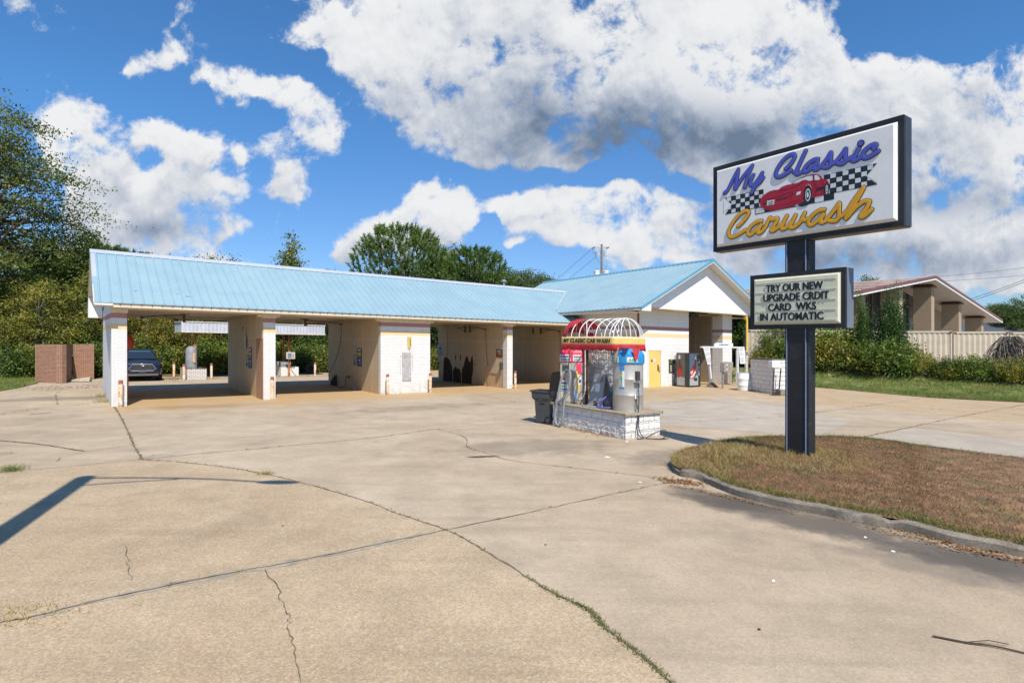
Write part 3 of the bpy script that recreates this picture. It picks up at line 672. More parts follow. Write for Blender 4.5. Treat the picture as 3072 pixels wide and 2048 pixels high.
TRIM = M('tan_trim', (.66, .57, .44), .6, var=.06, dirt=(.42, .34, .25), dirt_amt=.25)
WTRIM = M('white_trim', (.80, .79, .77), .5, var=.04, dirt=(.55, .50, .44), dirt_amt=.3)
SOFF = lined('tan_soffit', (.56, .48, .36), .1, mode='x', depth=.6); SOFW = lined('white_soffit', (.72, .69, .64), .1, mode='y', depth=.45)
SOFX = lined('white_soffit_across', (.72, .68, .62), .1, mode='x', depth=.45)
SIDING = lined('lap_siding', (.80, .79, .78), .155, True, depth=.5, line=.09); SIDT = lined('tan_siding', (.62, .56, .48), .12, True)
def roof_metal(name, c, fade):
    m, nt, bs = base_mat(name); co = objco(nt)
    n = noise(nt, co, .7, 6, .6); mp = nt.nodes.new('ShaderNodeMapping'); mp.inputs['Scale'].default_value = (3.2, .25, .25); nt.links.new(co, mp.inputs['Vector'])
    out = mixc(nt, smooth(nt, n, .3, .7), c, fade)
    out = mixc(nt, smooth(nt, noise(nt, mp.outputs[0], 2, 5, .6), .5, .8, 0, .18), out, tuple(x*.8 for x in c))
    out = mixc(nt, smooth(nt, noise(nt, co, .35, 5, .6, dist=1.), .5, .7, 0, .3), out, tuple(x*.86 for x in c))
    out = mixc(nt, smooth(nt, noise(nt, co, 9, 6, .75), .62, .75, 0, .25), out, tuple(min(1, x*1.25) for x in fade))
    nt.links.new(out, bs.inputs['Base Color']); bs.inputs['Roughness'].default_value = .55; bs.inputs['Specular IOR Level'].default_value = .3; return m
BLUE = roof_metal('blue_roof_metal', (.235, .365, .43), (.275, .40, .455)); BLUE_T = roof_metal('blue_trim_metal', (.11, .29, .43), (.13, .31, .44)); BLUE_P = roof_metal('chalked_blue_metal', (.38, .42, .50), (.42, .46, .53))
DARK = M('dark_recess', (.02, .02, .022), .9, var=.2)
STEEL = M('galvanised', (.45, .45, .46), .45, .7, var=.15); RUSTY = M('rusted_steel', (.13, .065, .035), .85, var=.4, scale=8)
B = thing('car_wash_building', 'white brick self-service car wash with open bays and light blue metal roof', 'car wash', ORG[0], ORG[1], 0, RB)
def bb(name, boxes, mat, bevel=0., parent=B, label=None, one=False):
    o = None
    for grp in ([boxes] if one else [[q] for q in boxes]):
        m = MB()
        for q in grp: m.box(*q)
        o = m.build(name, mat, parent, bevel=bevel)
        if label: o['label'] = label
    return o
DZ = -.12                                               # walls reach below the paving
bb('side_wall', [(0, .45, 0, 6.1, DZ, 3.5)], WBRICK, label='white brick end wall with rose and yellow stripes')
bb('pier', [(4.96, 5.42, 0, 1.05, DZ, 3.5)], WBRICK); bb('bare_brick_face', [(4.944, 4.958, .04, 1.04, DZ, 2.43)], BBRICK)
bb('wall_lining', [(4.94, 4.957, .04, 1.04, 2.44, 3.37)], FRP)
bb('bay_wall', [(5.0, 5.38, 1.05, 6.6, DZ, 3.5)], FRP); bb('bay_wall', [(17.05, 17.37, .36, 7.12, DZ, 3.5)], FRP)
bb('equipment_room_front', [(9.94, 12.46, 0, .22, DZ, 3.5)], WBRICK)
bb('bay_wall', [(9.955, 10.1, .22, 6.6, DZ, 3.5), (12.30, 12.445, .22, 6.6, DZ, 3.5), (10.1, 12.3, 6.45, 6.6, DZ, 3.5)], FRP)
bb('pier', [(17.03, 17.39, 0, .36, DZ, 3.5)], WBRICK)
bb('pier_cap', [(-.02, .48, -.03, 0, 3.245, 3.49), (4.92, 5.46, -.03, 0, 3.245, 3.49), (9.9, 12.5, -.03, 0, 3.245, 3.49), (16.99, 17.43, -.03, 0, 3.245, 3.49)], TRIM, .004)
hd = [(.48, 4.92), (5.46, 9.9), (12.5, 16.99), (17.43, 22.28)]
bb('header_beam', [(a, b, -.02, .25, 3.37, 3.49) for a, b in hd], TRIM)
bb('header_bracket', [(b-.16, b-.002, -.022, .22, 3.28, 3.369) for a, b in hd]+[(a+.002, a+.14, -.022, .22, 3.29, 3.369) for a, b in hd[1:]], TRIM)
bb('back_header', [(a-.1, b+.1, 6.42, 6.62, 3.26, 3.49) for a, b in hd], TRIM)
bb('ceiling', [(a, b, .252, 6.418, 3.40, 3.44) for a, b in hd], SOFF)
m = MB(); m.box(-.5, 22.28, -.49, -.46, 3.41, 3.535)
for u in np.arange(-.4, 21.9, .31): m.box(u-.012, u+.012, -.535, -.493, 3.505, 3.54, 1)
m.build('fascia', [TRIM, DARK], B); bb('soffit', [(-.48, 22.28, -.458, -.031, 3.44, 3.47)], SOFF)
bb('back_fascia', [(-.5, 22.28, 7.16, 7.19, 3.41, 3.535)], TRIM); bb('back_soffit', [(-.48, 22.28, 6.63, 7.155, 3.44, 3.47)], SOFF)
# stray drips of rust are in the materials; dark blocks mark the roof rib ends along the fascia
# main roof
SL = (5.67-3.54)/(3.3+.53)
def zr(v): return 3.54+SL*(v+.53)
def main_slope(sgn):
    m = MB(); f = (lambda v: v) if sgn > 0 else (lambda v: 6.6-v)
    q = [(f(-.53), 3.54), (f(3.3), 5.67), (f(3.3), 5.70), (f(-.53), 3.57)]
    m.prism(q, -.52, 24.3, 'x')
    for u in np.arange(-.34, 24.2, .31):
        a, b = f(-.535), f(3.26); z0, z1 = zr(-.535)+.030, zr(3.26)+.030
        vs = [(u-.034, a, z0), (u-.016, a, z0+.03), (u+.016, a, z0+.03), (u+.034, a, z0), (u-.034, b, z1), (u-.016, b, z1+.03), (u+.016, b, z1+.03), (u+.034, b, z1)]
        m.add(vs, [(0, 1, 5, 4), (1, 2, 6, 5), (2, 3, 7, 6), (0, 3, 2, 1)])
    return m
main_slope(1).build('roof_slope', BLUE, B); main_slope(-1).build('roof_slope', BLUE, B)
m = MB(); m.prism([(3.08, 5.60), (3.3, 5.715), (3.52, 5.60), (3.52, 5.625), (3.3, 5.765), (3.08, 5.625)], -.53, 24.1, 'x'); m.build('ridge_cap', BLUE_P, B)
m = MB(); q = [(1.2, zr(1.2)+.034), (3.1, zr(3.1)+.034), (3.1, zr(3.1)+.042), (1.2, zr(1.2)+.042)]; m.prism(q, -.5, -.37, 'x'); m.build('patched_sheet', BLUE_P, B)['label'] = 'chalky pale sheet at the roof end'
for (u, v, l, a) in ((2.0, .25, .05, .2), (2.25, .1, .28, .1), (.7, .3, .1, .3)): m = MB(); m.prism([(u, v), (u+l, v+a*l), (u+l, v+a*l+.025), (u, v+.02)], zr(v)+.045, zr(v)+.052, 'z'); m.build('roof_scar', DARK, B)
# left gable end
m = MB(); m.prism([(-.1, 3.5), (6.7, 3.5), (3.3, 5.52)], .02, .2, 'x'); m.build('gable', SIDT, B)
m = MB()
for f in (lambda v: v, lambda v: 6.6-v): m.prism([(f(-.6), 3.47), (f(3.3), 5.58), (f(3.3), 5.66), (f(-.6), 3.55)], -.515, -.49, 'x')
m.build('rake_board', TRIM, B)
m = MB()
for f in (lambda v: v, lambda v: 6.6-v): m.prism([(f(-.6), 3.46), (f(3.3), 5.55), (f(3.3), 5.575), (f(-.6), 3.485)], -.488, .018, 'x')
m.build('rake_soffit', SOFX, B)
m = MB(); m.prism([(7.2, 3.2), (7.2, 3.46), (6.05, 4.05), (6.05, 3.2)], -.50, -.02, 'x')
m.build('eave_return', WTRIM, B)
m = MB(); m.cyl((19.6, 3.75, 5.3), (19.6, 3.75, 6.02), .06); m.lathe([(.10, 6.0), (.16, 6.05), (.16, 6.10), (.08, 6.16), (.02, 6.18)], 19.6, 3.75, 12); m.build('vent_pipe', STEEL, B)
# peeled wall coverings
PEEL = M('exposed_backing', (.040, .024, .017), .9, var=.5, scale=6, dirt=(.10, .065, .04), dscale=5)
def patch(u, poly, name='bare_wall_patch'):
    m = MB(); m.prism(poly, u-.005, u+.01, 'x'); o = m.build(name, PEEL, B, tri=True); o['label'] = 'dark patch where the wall panel has broken away'; return o
patch(17.05, [(6.55,DZ),(6.5,.8),(6.47,1.36),(6.38,1.44),(6.12,1.46),(5.93,1.36),(5.78,1.3),(5.66,1.14),(5.58,.96),(5.5,.9),(5.45,.5),(5.44,DZ)])
patch(17.05, [(5.40,DZ),(5.39,.55),(5.36,.74),(5.2,.86),(5.1,.95),(5.03,.92),(4.94,.78),(4.85,.83),(4.76,.84),(4.63,.76),(4.55,.6),(4.48,.62),(4.5,DZ)])
patch(17.05, [(4.41,DZ),(4.4,.75),(4.3,.92),(4.2,1.02),(4.1,1.3),(4.02,1.42),(3.94,1.58),(3.85,1.6),(3.78,1.5),(3.68,1.3),(3.6,1.24),(3.5,1.3),(3.42,1.5),(3.3,1.68),(3.25,1.3),(3.24,.8),(3.36,.4),(3.42,DZ)])
patch(17.05, [(5.16,1.36),(5.13,1.6),(5.08,1.68),(5.03,1.5),(5.1,1.3)]); patch(17.05, [(4.62,1.36),(4.6,1.6),(4.56,1.68),(4.5,1.5),(4.56,1.28)])
patch(9.955, [(6.3,DZ),(6.3,.12),(6.1,.3),(5.95,.42),(5.86,.5),(5.8,.4),(5.66,.62),(5.5,.5),(5.36,.66),(5.32,.3),(5.3,DZ)])
# wing with the automatic tunnel
DROP = .0165
def wz(v): return -DROP*(v+5.6)
WL, WR, WC, WF = 22.3, 31.0, 27.0, -4.25
bb('wing_side_wall', [(WL, WL+.2, WF, 8.2, DZ, 4.1)], WBLOCK)
bb('wing_front_wall', [(WL+.2, 26.68, WF, WF+.2, DZ, 4.30), (30.02, WR, WF, WF+.7, DZ, 4.30)], WBLOCK)
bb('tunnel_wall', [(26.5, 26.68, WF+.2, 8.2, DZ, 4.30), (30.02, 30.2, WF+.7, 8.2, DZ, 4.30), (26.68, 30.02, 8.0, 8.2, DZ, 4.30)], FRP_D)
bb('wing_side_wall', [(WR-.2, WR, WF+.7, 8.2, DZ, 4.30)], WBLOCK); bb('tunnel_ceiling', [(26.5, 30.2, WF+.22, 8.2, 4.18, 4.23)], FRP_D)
WE, ZE_, ZA_, RF = 21.0, 4.21, 7.10, -5.6
SW = (ZA_-ZE_)/(WC-WE)
def wslope(side):
    m = MB(); f = (lambda u: u) if side < 0 else (lambda u: 2*WC-u)
    e, r = f(WE), f(WC)
    vs = []
    for v in (RF, 8.7):
        d = wz(v); vs += [(e, v, ZE_+d), (r, v, ZA_+d), (r, v, ZA_+.03+d), (e, v, ZE_+.03+d)]
    m.add(vs, [(0, 1, 2, 3), (7, 6, 5, 4), (0, 4, 5, 1), (1, 5, 6, 2), (2, 6, 7, 3), (3, 7, 4, 0)])
    for v in np.arange(RF+.14, 8.6, .31):
        d = wz(v); a, b = f(WE-.01), f(WC-.05); z0, z1 = ZE_+.025+d, ZA_+d
        vs = [(a, v-.034, z0), (a, v-.016, z0+.03), (a, v+.016, z0+.03), (a, v+.034, z0), (b, v-.034, z1), (b, v-.016, z1+.03), (b, v+.016, z1+.03), (b, v+.034, z1)]
        m.add(vs, [(0, 1, 5, 4), (1, 2, 6, 5), (2, 3, 7, 6), (0, 3, 2, 1)])
    return m
wslope(-1).build('wing_roof_slope', BLUE, B); wslope(1).build('wing_roof_slope', BLUE, B)
m = MB()
vs = []
for v in (RF-.02, 8.72):
    d = wz(v); vs += [(WC-.2, v, ZA_-.055+d), (WC, v, ZA_+.05+d), (WC+.2, v, ZA_-.055+d), (WC+.2, v, ZA_-.03+d), (WC, v, ZA_+.095+d), (WC-.2, v, ZA_-.03+d)]
m.add(vs, [(0, 1, 2, 3, 4, 5), (11, 10, 9, 8, 7, 6)]+[(i, (i+1) % 6, 6+(i+1) % 6, 6+i) for i in range(6)]); m.build('wing_ridge_cap', BLUE_T, B)
def rake(z0, z1, v0, v1, name, mat, ex=0.):
    for f in (lambda u: u, lambda u: 2*WC-u):
        m = MB(); m.prism([(f(WE-ex), ZE_-SW*ex+z0), (f(WC), ZA_+z0), (f(WC), ZA_+z1), (f(WE-ex), ZE_-SW*ex+z1)], v0, v1, 'y'); m.build(name, mat, B)
rake(-.08, .062, RF-.045, RF-.002, 'rake_trim', BLUE_T, ex=.02); rake(-.13, -.082, RF-.03, RF-.002, 'rake_edge', WTRIM)
GV = -5.08
rake(-.12, -.09, RF, GV-.001, 'wing_rake_soffit', SOFW)
m = MB(); m.prism([(21.5, 4.31), (32.5, 4.31), (32.5, 4.33), (WC, 6.97), (21.5, 4.33)], GV, GV+.06, 'y'); m.build('gable_siding', SIDING, B)
bb('gable_drip', [(21.3, 32.7, GV-.015, GV+.05, 4.25, 4.309)], TRIM); bb('wing_soffit', [(21.1, 32.9, GV+.062, WF-.002, 4.28, 4.302)], SOFX); bb('carport_soffit', [(WR+.01, 32.95, WF, 8.2, 4.13, 4.16)], SOFX)
m = MB()
vs = []
for v in (RF, 8.7):
    d = wz(v); vs += [(WE+.025, v, ZE_-.13+d), (WE+.06, v, ZE_-.13+d), (WE+.06, v, ZE_+.005+d), (WE+.025, v, ZE_-.01+d)]
m.add(vs, [(0, 1, 2, 3), (7, 6, 5, 4), (0, 4, 5, 1), (1, 5, 6, 2), (2, 6, 7, 3), (3, 7, 4, 0)]); m.build('wing_fascia', TRIM, B)
bb('wing_eave_soffit', [(WE+.06, WL, GV+.07, 8.5, 4.02, 4.045)], SOFW)
for f in (lambda u: u, lambda u: 2*WC-u):
    m = MB(); m.prism([(f(WE+.03), ZE_-.14), (f(WE+.72), ZE_-.14), (f(WE+.72), ZE_+.22), (f(WE+.03), ZE_-.10)], RF-.02, RF+.28, 'y'); m.build('wing_eave_return', WTRIM, B)
# valley flashing
m = MB()
a, b = (21.04, .66, 4.27), (24.25, 3.25, 5.74)
m.add([(a[0]-.10, a[1]-.06, a[2]-.02), (a[0]+.10, a[1]+.02, a[2]+.06), (b[0]+.06, b[1], b[2]+.03), (b[0]-.10, b[1], b[2]+.0)], [(0, 1, 2, 3)]); m.build('valley_flashing', BLUE_P, B)
# gable under-soffit light battens and the lane display
TUBE = M('lamp_batten', (.55, .46, .33), .5)
bb('light_batten', [(22.4, 24.4, -4.92, -4.80, 4.20, 4.279), (27.6, 29.8, -4.92, -4.80, 4.20, 4.279)], TUBE)
DISP = M('display_black', (.012, .012, .014), .35, bstr=0); bb('lane_display', [(26.75, 27.45, WF-.12, WF+.1, 3.98, 4.17)], DISP)
# yellow door
YEL = M('yellow_door_paint', (.72, .52, .16), .5, var=.05, dirt=(.40, .24, .08), dirt_amt=.3); FRM = M('door_frame_white', (.72, .69, .62), .6)
dr = bb('door', [(23.19, 24.14, WF-.025, WF-.002, .05, 2.09)], YEL, .004)
bb('door_frame', [(23.11, 23.186, WF-.04, WF-.002, .05, 2.17), (24.16, 24.27, WF-.04, WF-.002, .05, 2.17), (23.186, 24.16, WF-.04, WF-.002, 2.10, 2.17)], FRM, .004, dr)
m = MB(); m.cyl((24.02, WF-.03, 1.02), (24.02, WF-.10, 1.02), .035); m.build('door_handle', STEEL, dr); m = MB(); m.cyl((24.02, WF-.03, 1.16), (24.02, WF-.06, 1.16), .03); m.build('door_lock', STEEL, dr)
bb('door_plate', [(23.88, 24.0, WF-.032, WF-.026, 1.0, 1.34)], RUSTY, parent=dr); bb('door_notice', [(23.54, 23.72, WF-.030, WF-.026, 1.5, 1.66)], M('paper', (.62, .60, .62), .8), parent=dr)
m = MB(); m.cyl((23.42, WF-.026, 1.55), (23.42, WF-.032, 1.55), .06, n=16); m.build('door_sticker', DISP, dr)
bb('clad_strip', [(22.28, 22.298, -.4, 6.6, DZ, 3.37)], FRP)
# brick jamb on the equipment room: steel hatch, its cable loops and the strip sign
ALU = M('worn_aluminium', (.50, .47, .46), .6, .3, var=.2, scale=14, dirt=(.24, .19, .18), dirt_amt=.7, dscale=4)
h = bb('coin_hatch', [(11.0, 11.44, -.035, -.003, .57, 1.88)], ALU, .006, label='worn steel hatch plate on the equipment room')
LT = M('cable_grey', (.42, .42, .44), .6)
m = MB(); m.tube(spline([(11.0, -.03, 1.73), (10.9, -.03, 1.72), (10.89, -.03, 1.5), (10.895, -.03, 1.1), (10.89, -.03, .95), (10.97, -.03, .92)], 4), .007, 6); m.build('cable', LT, h); m = MB(); m.tube(spline([(11.44, -.03, 1.73), (11.52, -.03, 1.70), (11.515, -.03, 1.4), (11.53, -.03, 1.15), (11.5, -.03, 1.0)], 4), .007, 6); m.build('cable', LT, h)
# outlets, conduits and boxes on the bay walls
for q in (((4.93, 2.95, 2.45), (4.93, 2.95, 3.38), .016), ((9.93, 3.14, 2.4), (9.93, 3.14, 3.38), .016), ((17.03, 3.1, .0), (17.03, 3.1, 3.38), .012)): m = MB(); m.cyl(*q); m.build('conduit', STEEL, B)
bb('junction_box', [(4.88, 4.938, 2.72, 3.06, 1.98, 2.5)], STEEL, .01); bb('junction_box', [(9.88, 9.95, 2.86, 3.14, 2.05, 2.5)], STEEL, .01)
m = MB(); m.cyl((4.944, 3.3, 2.86), (4.93, 3.3, 2.86), .06, n=10); m.build('wall_outlet', PEEL, B)
bb('panel_label', [(17.028, 17.045, 2.85, 3.1, 1.62, 1.72), (17.028, 17.045, 2.85, 3.15, 1.08, 1.2)], M('faded_label', (.40, .32, .22), .7))
# ------------------------------------------------------------------ things round the wash bays
PAINT_CHIP = None
def bollard_mat():
    m, nt, bs = base_mat('chipped_bollard_paint'); co = objco(nt); s = nt.nodes.new('ShaderNodeSeparateXYZ'); nt.links.new(co, s.inputs[0])
    g = nt.nodes.new('ShaderNodeObjectInfo'); ofs = vmath(nt, 'ADD', co, None); 
    nt.links.new(g.outputs['Location'], ofs.inputs[1])
    n = noise(nt, ofs.outputs[0], 7, 7, .7); n2 = noise(nt, ofs.outputs[0], 3, 4)
    c = mixc(nt, smooth(nt, n2, .35, .65), (.72, .64, .52), (.70, .46, .25))
    c = mixc(nt, smooth(nt, n, .5, .62), c, (.38, .16, .06))
    c = mixc(nt, smooth(nt, math_(nt, 'ADD', s.outputs[2], math_(nt, 'MULTIPLY', n, .15)), .84, .88), c, (.28, .09, .05))
    c = mixc(nt, smooth(nt, s.outputs[2], .15, 0, 0, .6), c, (.36, .22, .12))
    nt.links.new(c, bs.inputs['Base Color']); bs.inputs['Roughness'].default_value = .75; bump(nt, bs, n, .3, .006); return m
BOLL = bollard_mat()
def bollard():
    m = MB(); m.lathe([(.068, -.1), (.068, .90), (.06, .915), (.02, .925)], n=16)
    return m
spots = [(.25, -.16, 'rust-topped bollard in front of the striped end wall'), (5.24, -.2, 'bollard with a long rust streak at the narrow brick pier'), (10.14, -.3, 'bollard at the foot of the white equipment room, beside the second bay'), (12.3, -.3, 'bollard at the foot of the white equipment room, beside the third bay'), (17.46, -.14, 'bollard at the last pier before the blue-roofed wing'),
   (3.93, 16.3, 'cream bollard behind the white brick island, farthest from the building'), (4.0, 12.95, 'cream bollard at the near corner of the derelict brick island'), (5.5, 13.55, 'cream bollard to the right of the derelict brick island'), (11.6, 13.6, 'pale bollard between the small white island and the tyre')]
b0 = None
for u, v, lab in spots:
    X, Y = W(u, v)
    if b0 is None:
        o = b0 = bollard().build('bollard', BOLL, None, smooth=True)
    else: o = b0.copy(); col.objects.link(o)
    o.location = (X, Y, gz(X, Y)); o.rotation_euler = (0, 0, random.uniform(0, 6)); tag(o, lab, 'bollard', 'steel bollards guarding the wash bays')
b0.rotation_euler = (random.uniform(-.01, .01), .012, 1)
# swing booms with their high pressure hoses (local x along the wall, z up; root at the floor under the bracket)
HOSE = M('black_hose', (.035, .03, .028), .6); REDH = M('red_hose', (.42, .10, .05), .6); BOOM = M('boom_iron', (.11, .07, .045), .8, var=.4)
def boom(u, v, rz, L, h, label, hose=None, hmat=HOSE, ceiling=False):
    r = thing_uv('wash_boom', label, 'wash boom', u, v, 0, rz, 'swing booms in the wash bays')
    m = MB(); m.box(-.04, .04, -.03, .03, h-.16, h+.17); m.box(-.06, .06, -.045, .02, h+.10, h+.17); m.box(-.06, .06, -.045, .02, h-.17, h-.10)
    if ceiling: m.box(-.22, .12, -.10, .10, h+.14, h+.24)
    m.build('bracket', BOOM, r)
    m = MB(); m.tube([(0, -.03, h+.12), (L*.55, -.07, h+.08), (L, -.1, h-.02)], .02, 8); m.box(L-.05, L+.05, -.14, -.06, h-.06, h+.02); m.build('arm', BOOM, r)
    m = MB(); m.tube([(0, -.03, h-.12), (L*.5, -.065, h+.07)], .014, 6); m.build('brace', BOOM, r)
    if not ceiling:
        m = MB(); m.tube([(0, -.01, h+.13), (-.02, 0, 3.38)], .012, 6); m.build('feed_pipe', BOOM, r)
    if hose:
        m = MB(); m.tube(spline(hose, 6), .012, 6); m.build('hose', hmat, r, smooth=True)
    return r
A = RB+math.pi/2                                         # heading that runs along a wall into the bay
boom(17.0, 4.0, A, 1.85, 3.12, 'swing boom reaching to the back of the third bay above the dark peeled wall', [(1.85,.1,3.1), (1.87,.06,2.6), (1.93,.03,1.9), (1.98,.03,1.3), (2.0,.03,1.1)])
boom(17.0, 3.5, A+math.pi, 1.65, 3.12, 'swing boom reaching to the front of the third bay above the foam brush', [(1.65,-.1,3.1), (1.67,-.06,2.5), (1.75,-.05,1.7), (1.8,-.05,1.35), (1.85,-.06,1.1)])
boom(22.25, 4.2, A, 1.5, 3.14, 'swing boom reaching to the back of the empty fourth bay', None)
boom(22.25, 3.45, A+math.pi, 1.85, 3.14, 'swing boom reaching to the front of the empty fourth bay', [(1.85,-.1,3.12), (1.85,-.05,2.4), (1.84,-.05,1.6), (1.84,-.05,.9)])
boom(7.95, 4.2, RB, 1.75, 3.22, 'swing boom under the ceiling of the second bay with its hose down the wall', [(1.75,-.1,3.2), (1.72,-.1,2.4), (1.66,.3,1.5), (1.6,.9,.9), (1.55,1.2,.55)], ceiling=True)
boom(2.7, 3.6, RB+math.pi, 1.5, 3.24, 'swing boom under the ceiling of the first bay with a slanting black hose', [(1.5,-.1,3.2), (1.52,-.1,2.95), (1.75,.05,2.4), (1.95,.2,1.95), (2.1,.3,1.75)], ceiling=True)
GUN = M('spray_gun_plastic', (.05, .045, .045), .6); WHITE_PL = M('white_plastic', (.78, .78, .77), .5, var=.04)
# spray gun in the second bay, foam brush and spare gun in the third
r = thing_uv('spray_lance', 'spray lance on a coiled black hose against the second bay wall', 'spray lance', 9.85, 3.2)
m = MB(); m.tube(spline([(0,1.6,.52), (-.02,1.66,.1), (-.15,1.4,.02), (-.2,1.0,.03), (-.1,.62,.12), (-.05,.6,.4), (-.05,.5,.56), (-.05,.32,.60)], 6), .014, 6); m.build('hose', HOSE, r, smooth=True)
m = MB(); m.tube([(-.05,.34,.6), (-.05,.05,.62)], .035, 8); m.tube([(-.05,.2,.62), (-.05,.1,.5)], .022, 6); m.build('gun', GUN, r)
m = MB(); m.tube([(-.05,.05,.62), (-.05,-.45,.06)], .012, 6); m.build('lance', STEEL, r)
m = MB(); m.box(-.1, 0, -.62, -.42, 0, .1); m.build('holder', STEEL, r)
r = thing_uv('foam_brush', 'black headed foam brush hung on the lit wall of the third bay', 'foam brush', 16.98, 1.2)
m = MB(); m.tube(spline([(-.02,.6,.86), (-.03,.5,1.1), (-.05,.4,1.2), (-.05,.1,1.2), (-.05,-.72,1.16)], 6), .014, 8); m.build('handle', STEEL, r)
m = MB(); m.box(-.12, .02, -.86, -.74, .96, 1.36); m.build('brush_head', GUN, r, bevel=.02)
m = MB(); m.tube(spline([(-.04,.65,1.08), (-.05,.72,.6), (-.07,.85,.2), (-.09,.6,.03), (-.09,.3,.05), (-.06,.12,.3), (-.05,.25,.7), (-.04,.55,1.0)], 6), .009, 6); m.build('hose', REDH, r, smooth=True)
r = thing_uv('spray_gun', 'spray gun and drooping hose near the back of the third bay', 'spray gun', 16.99, 6.9)
m = MB(); m.tube([(-.03,.22,1.02), (-.03,0,1.14)], .03, 8); m.tube([(-.03,.1,1.1), (-.03,.04,.94)], .02, 6); m.build('gun', GUN, r)
m = MB(); m.tube(spline([(-.03,.04,.94), (-.04,0,.6), (-.04,-.2,.3), (-.03,-.42,.24)], 6), .012, 6); m.build('hose', HOSE, r, smooth=True)
# instruction boards and posters on the bay walls
def poster(name, label, u, v0, v1, z0, z1, bands, cat='sign', group=None, texts=()):
    r = thing_uv(name, label, cat, u, (v0+v1)/2, group=group); w = abs(v1-v0)
    m = MB(); m.box(-.012, 0, -w/2, w/2, z0, z1); m.build('board', M('board_'+str(len(bpy.data.materials)), bands[0], .5, var=.15, scale=20), r)
    for i, (a, b, c, d, cc) in enumerate(bands[1:]):
        m = MB(); m.box(-.0135-.001*i, -.0125, -w/2+w*a, -w/2+w*b, z0+(z1-z0)*c, z0+(z1-z0)*d); m.build('panel', M('panel_'+str(len(bpy.data.materials)), cc, .5, var=.3, scale=30), r)
    for (t, z, s) in texts:
        vs, fs = text_mb(t, s, .001, .002)
        m = MB(); m.add([(-.018-z_, -x, z+y) for x, y, z_ in vs], fs); m.build('lettering', WHITE_PL, r)
    return r
NAVY = (.035, .035, .13); YELB = (.58, .40, .10)
for u, va, vb, lab in ((9.95, 2.12, 2.66, 'tall navy and yellow instruction board on the second bay wall'), (4.99, 1.98, 2.4, 'tall navy and yellow instruction board beside the bare brick of the first bay')):
    poster('instruction_board', lab, u, va, vb, 1.15, 2.03, [NAVY, (.08,.92,.52,.78,YELB), (.08,.92,.66,.69,(.45,.1,.05)), (.08,.92,.55,.61,(.02,.09,.06)), (.08,.6,.08,.42,(.12,.16,.38)), (.15,.85,.86,.95,(.5,.5,.55))], group='instruction boards in the bays', texts=(('RINSE', 1.9, .09), ('WASH', 1.72, .08), ('WAX', 1.42, .09)))
for u, va, vb, lab in ((9.95, 2.74, 3.02, 'narrow grey coin box beside the instruction board of the second bay'), (4.99, 2.46, 2.7, 'narrow grey coin box beside the instruction board of the first bay')):
    r = thing_uv('coin_box', lab, 'coin box', u, (va+vb)/2, group='coin boxes in the bays')
    m = MB(); m.box(-.05, 0, -(vb-va)/2, (vb-va)/2, 1.15, 1.72); m.build('case', M('coin_box_grey', (.20, .26, .28), .5), r, bevel=.01)
    m = MB(); m.lathe([(.05, 0), (.05, .03)], n=12); o = m.build('dial', GUN, r, flatten=False); o.location = (-.05, 0, 1.3); o.rotation_euler = (0, -math.pi/2, 0)
    m = MB(); m.box(-.056, -.051, -.04, .04, 1.5, 1.62); m.build('slot_plate', STEEL, r)
poster('poster', 'blue and white notice near the back of the third bay', 17.045, 6.72, 7.22, 1.55, 2.2, [(.16,.30,.44), (.1,.9,.5,.9,(.55,.55,.58)), (.15,.6,.55,.8,(.05,.06,.1)), (.1,.9,.1,.4,(.18,.36,.52))], 'poster')
poster('poster', 'dark poster of a classic car on the lit wall of the third bay', 17.045, .42, .98, 1.62, 2.04, [(.10,.09,.07), (.2,.9,.25,.6,(.42,.12,.04)), (.0,.3,.6,1.,(.03,.10,.06)), (.35,.85,.62,.9,(.45,.42,.38)), (.25,.45,.08,.3,(.02,.02,.02)), (.7,.88,.08,.32,(.02,.02,.02))], 'poster')
# strip sign above the coin hatch
r = thing_uv('strip_sign', 'narrow yellow strip sign above the steel hatch plate', 'sign', 11.36, -.004)
m = MB(); m.box(-.10, .10, -.02, 0, 2.08, 2.6); m.build('board', M('strip_yellow', (.62, .47, .12), .5, var=.25, scale=12, dirt=(.3, .22, .12)), r)
vs, fs = text_mb('USE 4 BAYS', .085, .001, .003); m = MB(); m.add([(.03+-y*-1-.02, -.022-z, 2.34+x*.8) for x, y, z in vs], fs); m.build('lettering', GUN, r)
m = MB(); m.prism([(-.05, 2.08), (.02, 2.08), (.01, 1.9)], -.008, -.002, 'y'); m.build('tab', M('grey_tab', (.25, .25, .28), .6), r)
# red hood of the machine that hangs on the end wall inside the first bay
r = thing_uv('red_hood', 'red rounded hood hanging on the inner face of the striped end wall', 'hood', .46, 3.2)
m = MB(); m.box(0, .06, -.06, .06, 2.45, 2.85); m.build('bracket', RUSTY, r)
m = MB(); m.lathe([(.02, 1.9), (.20, 1.93), (.26, 2.1), (.24, 2.3), (.16, 2.45), (.05, 2.52)], .2, 0, 20); m.build('hood', M('red_plastic', (.50, .07, .035), .45, var=.1), r, smooth=True)
r = thing_uv('marker_post', 'orange tube standing in the first bay before the parked car', 'marker', .62, 2.4)
m = MB(); m.tube([(0, 0, 0), (.0, 0, .95)], .035, 10, r1=.05); m.build('tube', M('orange_plastic', (.72, .13, .05), .5), r, smooth=True)
